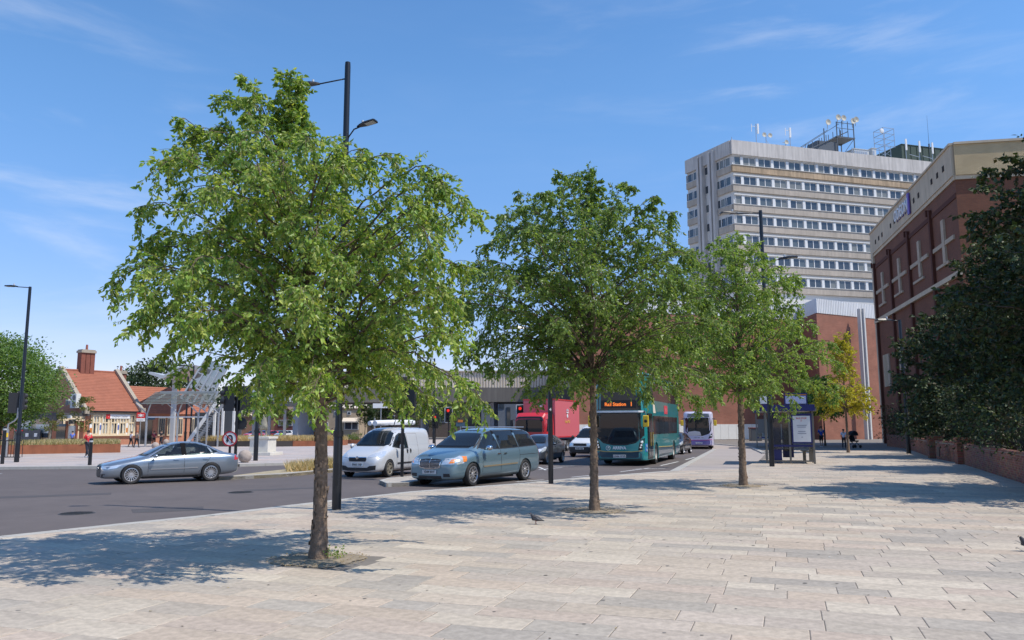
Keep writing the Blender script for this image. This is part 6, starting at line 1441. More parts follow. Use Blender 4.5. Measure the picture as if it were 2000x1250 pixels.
# things seen beneath the bridge
M_bbr = brickmat('beige_brick', (.42, .31, .19), (.47, .35, .22), (.4, .33, .25), scale=1.5)
def shop(px0, px1, Y, ytop, name, label, wallm, wins=(), gable=False, awn=None, dark=None):
    a, b = XY(px0, Y).x, XY(px1, Y).x; t = thing(name, label, 'building', (0, Y, 0)); h = HT(ytop, a, Y); mb = MB(); mb.wall((a, 0), (b, 0), -.2, h); mb.wall((b, 0), (b, 8), -.2, h); mb.wall((a, 8), (a, 0), -.2, h)
    if gable: mb.face([(a, 0, h), (b, 0, h), ((a+b)/2, 0, h+(b-a)*.33)], 0, [(0, 0), (b-a, 0), ((b-a)/2, (b-a)*.33)])
    mb.build('wall', wallm, t)
    m2 = MB()
    if gable:
        g_ = (b-a)*.33+.15; m2.face([(a-.3, -.3, h-.1), ((a+b)/2, -.3, h+g_), ((a+b)/2, 8, h+g_), (a-.3, 8, h-.1)]); m2.face([((a+b)/2, -.3, h+g_), (b+.3, -.3, h-.1), (b+.3, 8, h-.1), ((a+b)/2, 8, h+g_)])
    else: m2.box(((a+b)/2, 4, h+.1), (b-a+.3, 8.3, .25))
    m2.build('roof', mat('roof_brown', (.16, .11, .08), .9), t)
    for (wx0, wx1, wy0, wy1) in wins:
        xa, xb = XY(wx0, Y).x, XY(wx1, Y).x; za, zb3 = HT(wy1, xa, Y), HT(wy0, xa, Y)
        f = MB().box(((xa+xb)/2, -.02, (za+zb3)/2), (xb-xa+.2, .12, zb3-za+.2)).build('window', M_frame if not dark else M_dsteel, t); MB().box(((xa+xb)/2, -.10, (za+zb3)/2), (xb-xa, .06, zb3-za)).build('pane', M_glassb, f)
    if awn:
        xa, xb = XY(awn[0], Y).x, XY(awn[1], Y).x; za, zb3 = HT(awn[3], xa, Y), HT(awn[2], xa, Y); MB().mesh([(xa, -.05, zb3), (xb, -.05, zb3), (xb, -1.3, za), (xa, -1.3, za), (xa, -1.3, za-.2), (xb, -1.3, za-.2)], [(0, 3, 2, 1), (3, 4, 5, 2)]).build('awning', mat('cream_awning', (.66, .56, .44), .8), t)
    return t
shop(600, 702, 150, 800, 'brick_house', 'beige brick building with a cream awning seen under the bridge behind the large birch', M_bbr, ((653, 658, 804, 810), (679, 684, 805, 809), (674, 686, 825, 838), (688, 699, 825, 838), (603, 618, 826, 840), (625, 640, 826, 840)), gable=False, awn=(670, 703, 816, 823))
shop(536, 572, 152, 806, 'brown_kiosk', 'low brown shop with a dark front behind the statue', mat('kiosk_red', (.16, .05, .04), .8), ((545, 570, 821, 831),), gable=True)
shop(940, 1180, 158, 775, 'panelled_building', 'blue grey panelled wall seen under the bridge left of the red lorry', mat('bluegrey_panel', (.16, .18, .21), .7, var=.1), ((976, 984, 788, 797), (990, 996, 796, 830)), dark=True)
shop(702, 940, 162, 800, 'dark_backdrop', 'added dark backdrop block filling the void far behind the trees under the bridge', mat('void_dark', (.12, .09, .075), .9, var=.2), ((720, 730, 812, 824), (760, 770, 812, 824), (860, 870, 812, 824)))  # dark block added as backdrop for the shaded void under the bridge
shop(380, 540, 160, 815, 'long_low_building', 'low brick building far behind the stair tower and the parked cars', mat('low_brick', (.30, .16, .10), .9, var=.15), ((470, 480, 825, 835), (500, 512, 825, 835)))
# distant tree line closing the view
for i in range(15):
    x = -175+i*11.5; bgtree(['distant tree number %s from the left on the skyline' % w for w in ('one two three four five six seven eight nine ten eleven twelve thirteen fourteen fifteen'.split())][i], (x, 190+6*math.sin(i*1.7), 0), 9+2.5*math.sin(i*2.3), 9, 1, 1500, .9, [(.05, .075, .03), (.07, .10, .035)], 400+i, 'trees on the skyline behind the station', mt=DL)
# cars parked beyond the planters
pc = [(496, 'red', (.5, .02, .02), 'bright red car parked at the far left under the bridge'), (511, 'blue', (.03, .08, .3), 'dark blue car parked behind the statue legs'), (527, 'red2', (.55, .03, .03), 'second red car parked just right of the statue'), (543, 'grey', (.12, .14, .14), 'grey car parked between the red and the white ones'), (555, 'white', (.7, .7, .7), 'white car parked next to the grey one'), (567, 'white2', (.66, .68, .7), 'white car parked against the concrete pier')]
proto = None
for i, (px, nm, cl, lb) in enumerate(pc):
    t = thing('parked_car', lb, 'car', (XY(px, 140+2*(i % 2)).x, 140+2*(i % 2), -.12), R(-115), 'cars parked in the far car park')
    raw_ = hatch(t, mat('paint_'+nm, cl, .35, coat=1), .7, 'KE58 LMO') if i == 0 else None
    if i == 0: proto = t
    else:
        for ch in [c_ for c_ in C.objects if c_.parent == proto]:
            n2 = ch.copy(); C.objects.link(n2); n2.parent = t
            if ch.name.startswith('body'): n2.data = ch.data.copy(); n2.data.materials.clear(); n2.data.materials.append(mat('paint_'+nm, cl, .35, coat=1))
            for g2 in [c_ for c_ in C.objects if c_.parent == ch]: n3 = g2.copy(); C.objects.link(n3); n3.parent = n2
# ------------------------------------------------------------------ railway station
SD = Vector((math.sin(R(35)), math.cos(R(35)), 0)); SB = Vector((-SD.y, SD.x, 0))       # along facade (receding right), into building
SF = -SB*1.0                                                                      # facade outward normal (towards camera, right)
SO = XY(161, 84); SO.z = 0
def sz(py): return HT(py, SO.x, SO.y)
z_e = sz(797); z_r = HT(722, SO.x+SB.x*5.3, SO.y+SB.y*5.3); SL = vplane(272, 820, SO, SD)[0]; print('station', SO, z_e, z_r, SL)
SW = 10.6
B_st = brickmat('station_brick', (.42, .15, .08), (.50, .19, .10), (.4, .25, .18)); M_tile = mat('roof_tile', (.33, .12, .07), .85, var=.08, vscale=.6, streak=.1)
M_cream = mat('cream_stone', (.68, .55, .36), .75, var=.06); M_cop = mat('coping_stone', (.36, .31, .24), .85, var=.12)
sta = thing('station_building', 'red brick railway station with steep red tiled roof and cream stone windows', 'station building', (SO.x, SO.y, 0))
def L3(u, v, z): p = SD*u+SB*v; return (p.x, p.y, z)
def wl_(mb, u0, v0, u1, v1, z0, z1): p = SD*u0+SB*v0; q = SD*u1+SB*v1; return mb.wall((p.x, p.y), (q.x, q.y), z0, z1)
mb = MB(); wl_(mb, 0, 0, SL, 0, -.2, z_e); wl_(mb, 0, SW, 0, 0, -.2, z_e); wl_(mb, SL, 0, SL, SW, -.2, z_e)
for u in (0, SL): mb.face([L3(u, 0, z_e), L3(u, SW, z_e), L3(u, SW/2, z_r)], 0, [(0, 0), (SW, 0), (SW/2, z_r-z_e)])
mb.build('wall', B_st, sta)
# tiled roof: courses stepped as real overlapping rows
mb = MB(); nrow = 26
for side in (0, 1):
    for k in range(nrow):
        f0, f1 = k/nrow, (k+1)/nrow; v0, v1 = (-.35+(SW/2+.35)*f0), (-.35+(SW/2+.35)*f1); 
        if side: v0, v1 = SW-v0, SW-v1
        z0 = z_e-.3+(z_r-z_e+.3)*f0; z1 = z_e-.3+(z_r-z_e+.3)*f1; mb.face([L3(.15, v0, z0+.05), L3(SL-.15, v0, z0+.05), L3(SL-.15, v1, z1), L3(.15, v1, z1)]); mb.face([L3(.15, v0, z0), L3(SL-.15, v0, z0), L3(SL-.15, v0, z0+.05), L3(.15, v0, z0+.05)])
roof = mb.build('roof', M_tile, sta)
MB().tube([L3(.2, SW/2, z_r+.03), L3(SL-.2, SW/2, z_r+.03)], .12, 8).build('ridge', M_tile, roof)
for u in (0, SL):
    m2 = MB()
    for s0, s1 in ((-.45, SW/2), (SW+.45, SW/2)): m2.bar(L3(u, s0, z_e-.15), L3(u, s1, z_r+.28), .42, .28)
    m2.box(L3(u, -.45, z_e-.25), (.5, .6, .7), math.atan2(SD.y, SD.x)); m2.build('coping', M_cop, sta)
MB().bar(L3(.3, -.42, z_e-.35), L3(SL-.3, -.42, z_e-.35), .14, .16).build('gutter', M_black, sta)
MB().bar(L3(.3, -.12, z_e-.55), L3(SL-.3, -.12, z_e-.55), .2, .25).build('cornice', M_cop, sta)
def chimney(u, v, w, zt, parent, z0=None):
    c_ = SD*u+SB*v; ang = math.atan2(SD.y, SD.x); t = MB()
    for k in range(3): q = c_+SD*((k-1)*w*.36); t.box((q.x, q.y, (zt+z0)/2), (w*.32, w*.62, zt-z0), ang)
    t.box((c_.x, c_.y, (zt+z0)/2), (w*.9, w*.5, zt-z0-.02), ang); o = t.build('chimney', mat('chimney_brick', (.22, .075, .05), .9, var=.15, vscale=2), parent)
    MB().box((c_.x, c_.y, zt+.12), (w*1.15, w*.8, .25), ang).box((c_.x, c_.y, zt+.3), (w*1.02, w*.7, .14), ang).build('chimney_cap', M_cop, o); MB().lathe([(.14, 0), (.11, .6), (0, .6)], 10, (c_.x, c_.y, zt+.35)).build('chimney_pot', mat('pot_red', (.3, .1, .07), .8), o); return o
chimney(SL*.42, SW*.50, 1.45, sz(678)-.15, roof, z_r-1.5)
chimney(SL+1.2, SW*.62, 1.0, sz(718)+.0, roof, 2)
# facade windows: five stone mullioned lights plus posters between
for k in range(5):
    u = .9+k*(SL-1.3)/5+.1; w = (SL-1.3)/5*.66; z0 = 1.15; z1 = z_e-.72; fr = MB()
    p = SD*(u+w/2)+SF*.06; ang = math.atan2(SD.y, SD.x)
    for x in (0, .5, 1): q = SD*(u+w*x)+SF*.08; fr.box((q.x, q.y, (z0+z1)/2), (.13 if x != .5 else .09, .2, z1-z0), ang)
    for z in (z0, z0+(z1-z0)*.60, z1): q = SD*(u+w/2)+SF*.083; fr.box((q.x, q.y, z), (w+.12, .21, .12), ang)
    for x in (-.16, 1.16): q = SD*(u+w*x)+SF*.045; fr.box((q.x, q.y, (z0+z1)/2), (.16, .12, z1-z0+.35), ang)
    f = fr.build('window', M_cream, sta)
    for a in range(2):
        for b in range(2):
            q = SD*(u+w*(.25+.5*a))+SF*.04; zz = z0+(z1-z0)*(.3 if b == 0 else .8); MB().box((q.x, q.y, zz), (w*.42, .05, (z1-z0)*(.54 if b == 0 else .34)), ang).build('pane', mat('pale_blind', (.55, .56, .52), .3, var=.3, vscale=1.1) if (a+b+k) % 3 else M_glassb, f)
    if k in (0, 1, 3, 4):
        q = SD*(u-w*.30)+SF*.11; o = MB().box((q.x, q.y, 1.7), (w*.42, .04, 1.25), ang).build('poster', M_whitep, sta); q2 = q+SF*.03; MB().box((q2.x, q2.y, 1.55+.3*(k % 2)), (w*.34, .02, .5), ang).build('poster_print', [mat('poster_orange', (.6, .2, .03), .6), mat('poster_blue', (.1, .15, .4), .6)][k % 2], o)
m2 = MB(); m2.bar(L3(.1, -.10, 1.02), L3(SL-.1, -.10, 1.02), .25, .16); m2.build('sill_course', M_cream, sta)
p = SD*(SL*.62)+SF*.2; o = MB().box((p.x, p.y, z_e-.85), (2.3, .06, .42), ang).build('station_nameboard', M_whitep, sta); q = p+SF*.035-SD*1.3; MB().box((q.x, q.y, z_e-.85), (.42, .05, .46), ang).build('red_square', M_redp, o)
text('Chatham Station', .26, mat('text_grey', (.25, .25, .3), .6), o, frame_m((p.x+SF.x*.04, p.y+SF.y*.04, z_e-.85), SD), 'board_lettering', .003)
text('i', .2, M_whitep, o, frame_m((q.x+SF.x*.04, q.y+SF.y*.04, z_e-.85), SD), 'symbol', .003)
# things on the gable wall: air conditioning unit, dark window, aerial
fa = math.atan2(SB.y, SB.x)
for k, (v, z, w, h_) in enumerate(((1.1, sz(783)-.75, 1.2, 1.5), (2.4, sz(790), .55, .6))):
    q = SB*v-SD*.35; t = thing('air_conditioner', ['large pale air conditioning unit on the station gable wall', 'small white air conditioning unit left of the large one'][k], 'air conditioner', (SO.x+q.x, SO.y+q.y, z), fa, 'air conditioning units on the station gable')
    MB().box((0, 0, h_/2), (w, .5, h_)).build('casing', mat('unit_white', (.62, .62, .58), .6), t, bevel=.03)
    for b in range(2 if k == 0 else 1): MB().lathe([(0, 0), (.26, 0), (.28, .03), (0, .03)], 18, (-w*.15, .27, h_*(.27+.46*b)), 'Y').build('fan', M_dsteel, t)
# shop extension along the gable
sh = thing('station_shop', 'low flat roofed shop front with black fascia joined to the left of the station', 'shop', (SO.x, SO.y, 0))
sa = -SD*2.6; SE = -SD
def L4(a, b, z): p = SB*a-SD*b; return Vector((p.x, p.y, z))
zs = sz(812); shl = vplane(-30, 840, SO-SD*2.6, SB)[0]; print('shop', shl)
mb = MB(); p = L4(-.4, 2.6, 0); q = L4(shl, 2.6, 0); mb.wall((q.x, q.y), (p.x, p.y), -.2, zs); r_ = L4(-.4, 0, 0); mb.wall((p.x, p.y), (r_.x, r_.y), -.2, zs); mb.build('wall', M_cream, sh)
m2 = MB(); c_ = L4(shl/2, 1.2, zs+.12); m2.box((c_.x, c_.y, zs+.12), (shl+.9, 3.3, .3), fa); m2.build('roof', mat('roof_dark', (.06, .06, .065), .8), sh)
c_ = L4(shl/2, 2.72, 0); MB().box((c_.x, c_.y, zs-.28), (shl+.5, .12, .5), fa).build('fascia', mat('fascia_black', (.03, .03, .035), .5), sh)
def sh_box(px0, px1, y0, y1, name, m_, out, parent=sh):
    O = SO-SD*(2.6+out); a, zt = vplane(px0, y0, O, SB); b, zb = vplane(px1, y1, O, SB); c_ = O-SO+SB*(a+b)/2; return MB().box((c_.x, c_.y, (zt+zb)/2), (abs(a-b), .12, abs(zt-zb)), fa).build(name, m_, parent)
M_bst = mat('brick_pier_flat', (.45, .17, .09), .9, var=.1)
for x0, x1 in ((0, 14), (20, 26), (103, 110), (129, 134), (146, 150), (157, 163)): sh_box(x0, x1, 822, 860, 'brick_pier', M_bst, .0)
for (x0, x1, y0, y1, m_) in ((38, 47, 820, 838, 'p'), (50, 60, 820, 838, 'p'), (72, 95, 819, 827, 'd'), (72, 95, 829, 846, 'p'), (83, 93, 846, 855, 'd'), (113, 122, 822, 829, 'd'), (136, 146, 820, 828, 'd'), (136, 145, 832, 856, 'p')):
    f = sh_box(x0-1, x1+1, y0-1, y1+1, 'window', M_cream, .06); sh_box(x0, x1, y0, y1, 'pane', mat('pale_blind', (0, 0, 0)) if m_ == 'p' else M_glassb, .13, f)
sh_box(112, 127, 829, 862, 'doorway', M_glassd, .05); sh_box(111, 128, 828, 833, 'door_canopy', mat('slate_blue', (.06, .11, .15), .5), .35)
o = sh_box(121, 139, 811, 817, 'name_sign', M_whitep, .2); zc = sz(814.5)
u_, z_ = vplane(130, 814, SO-SD*2.92, SB); pp = SB*u_-SD*3.0; text('Hair', .34, M_black, o, frame_m((pp.x, pp.y, z_), -SB), 'sign_lettering')
for x0, x1 in ((30, 45), (46, 62), (63, 78)): o = sh_box(x0, x1, 838, 860, 'dark_hoarding', mat('hoarding_dark', (.06, .06, .065), .6), .5); sh_box(x0+5, x0+9, 846, 853, 'notice', M_whitep, .6, o)
sh_box(30, 44, 840, 842, 'red_strip', M_redp, .62)
# low wing on the right with its own roof
WO = SO+SD*(SL+.2)-SO; zwe = HT(806, SO.x+WO.x, SO.y+WO.y); WLn = 9.5
mb = MB(); p, q = WO+SB*.9, WO+SB*.9+SD*WLn; mb.wall((p.x, p.y), (q.x, q.y), -.2, zwe); mb.build('wing_wall', B_st, sta)
mb = MB(); nrow = 14
for k in range(nrow):
    f0, f1 = k/nrow, (k+1)/nrow; P4 = [WO+SB*(.55+3*f0), WO+SB*(.55+3*f0)+SD*WLn, WO+SB*(.55+3*f1)+SD*WLn, WO+SB*(.55+3*f1)]; z0, z1 = zwe-.1+3.2*f0, zwe-.1+3.2*f1
    mb.face([(P4[0].x, P4[0].y, z0+.05), (P4[1].x, P4[1].y, z0+.05), (P4[2].x, P4[2].y, z1), (P4[3].x, P4[3].y, z1)]); mb.face([(P4[0].x, P4[0].y, z0), (P4[1].x, P4[1].y, z0), (P4[1].x, P4[1].y, z0+.05), (P4[0].x, P4[0].y, z0+.05)])
mb.build('wing_roof', M_tile, sta); q = WO+SB*2.5+SD*WLn; MB().bar((q.x-SB.x*2.2, q.y-SB.y*2.2, zwe-.2), (q.x+SB.x*1.2, q.y+SB.y*1.2, zwe+3.4), .4, .3).build('wing_coping', M_cop, sta)
for k, u in enumerate((3.0, 4.1, 5.2, 7.2, 8.2)):
    c_ = WO+SB*.82+SD*u; f = MB().box((c_.x, c_.y, zwe*.56), (.85, .12, zwe*.6), ang).build('window', M_cream, sta)
    for a in (-.26, 0, .26): q = c_+SD*a-SB*.08; MB().box((q.x, q.y, zwe*.56), (.17, .05, zwe*.5), ang).build('pane', M_glassb, f)
c_ = WO+SB*.80+SD*1.0; o = MB().box((c_.x, c_.y, 1.35), (1.7, .14, 2.7), ang).build('entrance', M_glassd, sta); q = c_-SB*.12; MB().box((q.x, q.y, 2.85), (2.0, .2, .25), ang).build('entrance_lintel', mat('slate_blue', (0, 0, 0)), o)

# double arrow sign on its post
p = G(272, 868); zc = HT(814, p.x, p.y); t = thing('station_sign', 'red and white rail sign on a post at the station entrance', 'sign', (p.x, p.y, 0), R(12))
MB().tube([(0, 0, 0), (0, 0, zc-.4)], .05, 8).build('post', M_steel, t)
MB().box((0, 0, zc+.15), (.86, .08, .62)).build('red_panel', M_redp, t); MB().box((0, 0, zc-.33), (.86, .08, .34)).build('white_panel', M_whitep, t)
m2 = MB()
for z in (.22, .07): m2.box((0, -.055, zc+z), (.62, .02, .05))
m2.mesh([(x, -.06, zc+.145+z) for x, z in ((-.12, .19), (-.03, .19), (.17, .06), (.08, .06))], [(0, 1, 2, 3)]); m2.mesh([(x, -.06, zc+.145+z) for x, z in ((-.17, -.06), (-.08, -.06), (.12, -.19), (.03, -.19))], [(3, 2, 1, 0)])
m2.mesh([(x, -.062, zc+.145+z) for x, z in ((-.22, .09), (.06, .09), (.22, -.09), (-.06, -.09))], [(3, 2, 1, 0)]); m2.build('double_arrow', M_whitep, t)
text('Chatham', .17, mat('text_grey', (0, 0, 0)), t, frame_m((0, -.045, zc-.33), (1, 0, 0)), 'sign_lettering')
p = G(328, 864); t = thing('blue_sign', 'blue direction board hanging in front of the station wing', 'sign', (p.x, p.y, 0), R(8)); zc = HT(820.5, p.x, p.y); MB().box((0, 0, zc), (1.35, .08, .52)).build('board', mat('sign_blue2', (.02, .06, .42), .5), t)
for x in (-.58, .58): MB().tube([(x, .06, 0), (x, .06, zc)], .035, 6).build('post', M_steel, t)
text('Buses  Taxis', .19, M_whitep, t, frame_m((0, -.045, zc+.08), (1, 0, 0)), 'sign_lettering')
p = G(435, 860); t = thing('blue_sign', 'small blue sign on a pole right of the stair tower', 'sign', (p.x, p.y, 0)); zc = HT(820, p.x, p.y); MB().box((0, 0, zc), (.62, .06, .45)).build('board', mat('sign_blue2', (0, 0, 0)), t); MB().tube([(0, .06, 0), (0, .06, zc)], .05, 6).build('post', M_steel, t)
p = G(326, 866); t = thing('yellow_sign', 'small yellow caution stand beneath the blue direction board', 'sign', (p.x-.6, p.y-1, 0)); MB().box((0, 0, .55), (.3, .12, .9)).build('board', M_yel, t); MB().box((0, 0, .06), (.4, .4, .1)).build('foot', M_blackp, t)

# slatted steel canopy in front of the stair tower
cy = 76.0; a, b = XY(262, cy).x, XY(412, cy-0).x; z1_, z0_ = HT(764, a, cy), HT(788, a, cy)
cp = thing('slatted_canopy', 'pale slatted steel canopy on white posts between the station and the stair tower', 'canopy', (0, cy, 0))
M_slat = mat('canopy_slat', (.27, .28, .245), .6, metal=.2)
for k in range(9):
    f = k/8; z = z1_+(z0_-z1_)*f; y = 2.5*(1-f); m2 = MB(); m2.box(None, (b-a-1.4+f*1.2, .30, .06), M=Matrix.Translation(((a+b)/2+f*.5, y, z)) @ Matrix.Rotation(R(6), 4, 'X')); m2.build('slat', M_slat, cp)
MB().bar((a, 5.2, z1_+.12), (b-1.4, 5.2, z1_+.12), .14, .2).build('top_beam', M_steel, cp); MB().bar((b-1.4, 5.2, z1_+.1), (b, -.2, z0_), .14, .2).build('end_beam', M_steel, cp)
for k in range(5): x = a+.6+k*(b-a-1.6)/4; MB().bar((x, 5, z1_-.1), (x+.5, 0, z0_-.1), .08, .14).build('rafter', M_slat, cp)
for k, px in enumerate((283, 344, 384, 402, 424)):
    x = XY(px, cy).x; m2 = MB(); m2.tube([(x, .3, 0), (x, .3, z0_-.9)], .10, 10); m2.tube([(x, .3, z0_-1), (x+.35, .3, z0_+.1)], .07, 8); m2.tube([(x, .3, z0_-1), (x-1.1, .3, z0_+.05)], .05, 6); m2.build('post', M_steel, cp)
MB().bar((XY(283, cy).x, .3, HT(815, -40, cy)), (XY(402, cy).x, .3, HT(815, -40, cy)), .1).build('tie_rail', M_whitep, cp)
# glazed stair tower
ty = 84.0; t = thing('stair_tower', 'sloping glazed footbridge stair with white diagonal ribs behind the canopy', 'stair tower', (0, ty, 0))
def tp(px, py, dy=0): p = PY(px, py, ty+dy); return Vector((p.x, dy, p.z))
q1, q2, q3, q4 = tp(360, 772), tp(412, 700), tp(470, 690), tp(412, 790)
GT = glass('stair_glass', (.55, .62, .66), .45, .05)
q = [tp(352, 776), tp(404, 700), tp(432, 694), tp(398, 796)]
for k in range(7):
    f = k/6; A_ = tp(354, 778).lerp(tp(402, 702), f); B2 = tp(400, 800).lerp(tp(446, 716), f); MB().bar(A_, B2, .07, .12).build('transom', M_lgrey, t)
for k in range(5):
    f = k/4; A_ = tp(354, 778).lerp(tp(400, 800), f); B2 = tp(402, 702).lerp(tp(446, 716), f); MB().bar(A_-Vector((0, .1, 0)), B2-Vector((0, .1, 0)), .16, .16).build('white_rib', M_lgrey, t)
m2 = MB(); 
for k in range(6):
    for j in range(4):
        P_ = lambda f, g_: tp(354, 778).lerp(tp(402, 702), f).lerp(tp(400, 800).lerp(tp(446, 716), f), g_)+Vector((0, .12, 0))
        e = .01; mbp = MB(); mbp.face([P_(k/6+e, j/4+e), P_((k+1)/6-e, j/4+e), P_((k+1)/6-e, (j+1)/4-e), P_(k/6+e, (j+1)/4-e)]); mbp.build('glass_pane', GT, t)
# dark screens and steps beneath
a0, b0 = XY(372, ty).x, XY(440, ty).x; nst = 16
for k in range(nst):
    f = k/nst; x = XY(388, ty).x+f*2.2; z = .2+f*(HT(792, -30, ty)-.3); MB().box((x, -.6, z), (.34, 2.2, .06)).build('step', M_steel, t)
for s in (-1.7, .5): MB().bar((XY(386, ty).x-.3, s, .3), (XY(388, ty).x+2.3, s, HT(792, -30, ty)+.2), .08, .35).build('stringer', M_whitep if s < 0 else M_steel, t)
MB().box((XY(448, ty).x-.4, 1.6, HT(770, -30, ty)/2), (2.2, .3, HT(775, -30, ty))).build('dark_screen', M_dsteel, t); MB().box((XY(384, ty).x, 2.5, 1.7), (2.4, .2, 3.4)).build('dark_screen', mat('screen_dark', (.05, .055, .06), .5), t)
for px in (424, 440, 461): MB().box((XY(px, ty).x, -.8, HT(800, -30, ty)/2), (.22, .22, HT(795, -30, ty))).build('column', M_whitep, t)
# wing shaped roof of the footbridge
t = thing('wing_canopy', 'grey wing shaped roof on a column above the slatted canopy', 'canopy', (0, 92, 0)); ps = [PY(px, py, 92) for px, py in ((318, 730), (345, 737), (370, 722), (396, 716), (392, 724), (362, 735), (342, 743), (316, 734))]
mb = MB(); n = len(ps); vs = [(p.x, y, p.z) for y in (-3.5, 3.5) for p in ps]; mb.mesh(vs, [(0, 1, 6, 7), (1, 2, 5, 6), (2, 3, 4, 5)], 0); mb.mesh(vs, [(8+7, 8+6, 8+1, 8), (8+6, 8+5, 8+2, 8+1), (8+5, 8+4, 8+3, 8+2)]); mb.mesh(vs, [(i, i+8, (i+1) % 8+8, (i+1) % 8) for i in range(8)]); mb.build('wing_roof', M_lgrey, t)
p = PY(342, 743, 92); MB().box((p.x, 0, p.z/2), (.45, .45, p.z)).build('column', M_lgrey, t)

# ------------------------------------------------------------------ planters, statue, bollards
M_cor = mat('corten_steel', (.27, .095, .045), .85, var=.22, vscale=1.2, streak=.15); M_tim = mat('dark_timber', (.055, .045, .04), .8)
def planter(label, poly, h, n_grass, cols, gh, mt=M_cor, timber=None, seed=1):
    t = thing('planter', label, 'planter', (0, 0, 0)); m2 = MB(); n = len(poly)
    for i in range(n):
        a, b = Vector(poly[i]), Vector(poly[(i+1) % n]); m2.bar((a.x, a.y, h/2), (b.x, b.y, h/2), .06, h)
    m2.build('steel_edging', mt, t); MB().prism(poly, 0, h-.08).build('soil', M_soil, t)
    grass('grass', None, poly, n_grass, gh, cols, z=h-.08, parent=t, w=.02)
    return t
a, b = G(-60, 889), G(234, 884); dpt = 4.6
planter('long rusty steel planter full of dry grass in front of the station', [(a.x, a.y), (b.x, b.y), (b.x*(b.y+dpt)/b.y-.4, b.y+dpt), (a.x-3, a.y+dpt)], .62, 15000, [(.50, .40, .22), (.40, .34, .17), (.56, .46, .27), (.30, .30, .13)], .42)
a, b = G(392, 872.5), G(524, 872); planter('long dark timber fronted planter of dry grass left of the statue', [(a.x, a.y), (b.x, b.y), (b.x, b.y+5), (a.x, a.y+5)], .52, 6000, DRY[:4], .6, mt=M_tim)
a, b = G(526, 872.5), G(571, 872); pl2 = planter('short dark timber bench fronted planter directly right of the statue', [(a.x, a.y), (b.x, b.y), (b.x, b.y+5), (a.x, a.y+5)], .52, 3000, DRY[:4], .6, mt=M_tim)
a, b = G(572, 872), G(658, 871); planter('rusty steel planter of dry grass behind the large birch trunk', [(a.x, a.y), (b.x, b.y), (b.x, b.y+5), (a.x, a.y+5)], .52, 5000, DRY[:4], .6)
c_ = G(705, 866); planter('round rusty planter filled with green shrubs beyond the median', [(c_.x+2.1*math.cos(k*math.pi/8), c_.y+1.8*math.sin(k*math.pi/8)) for k in range(16)], .42, 100, DRY, .3)
bush('hedge_shrub', 'low green shrub mound growing in the round rusty planter', 'shrub', (c_.x, c_.y, .38), (1.9, 1.5, .62), 2200, .11, [(.10, .17, .04), (.13, .20, .05), (.2, .2, .07)], LM, 210)

# ---- skin figures
def skin(vs, es, rad, root=0, lvl=1, name='body'):
    me = bpy.data.meshes.new(name); me.from_pydata(vs, es, []); o = bpy.data.objects.new(name, me); C.objects.link(o)
    m = o.modifiers.new('sk', 'SKIN'); m.use_smooth_shade = True
    for i, r_ in enumerate(rad): 
        sv_ = me.skin_vertices[0].data[i]; sv_.radius = (r_, r_) if not isinstance(r_, tuple) else r_
    me.skin_vertices[0].data[root].use_root = True
    if lvl: s_ = o.modifiers.new('s', 'SUBSURF'); s_.levels = lvl; s_.render_levels = lvl
    out = evalmesh(o, name); kill(o); out.materials.clear(); out.polygons.foreach_set('use_smooth', [True]*len(out.polygons)); return out
M_skin = mat('skin_tone', (.42, .24, .16), .55); M_hair = mat('dark_hair', (.02, .014, .01), .7); M_shoe = mat('white_shoe', (.6, .6, .6), .6); M_shoed = mat('dark_shoe', (.03, .03, .03), .6)
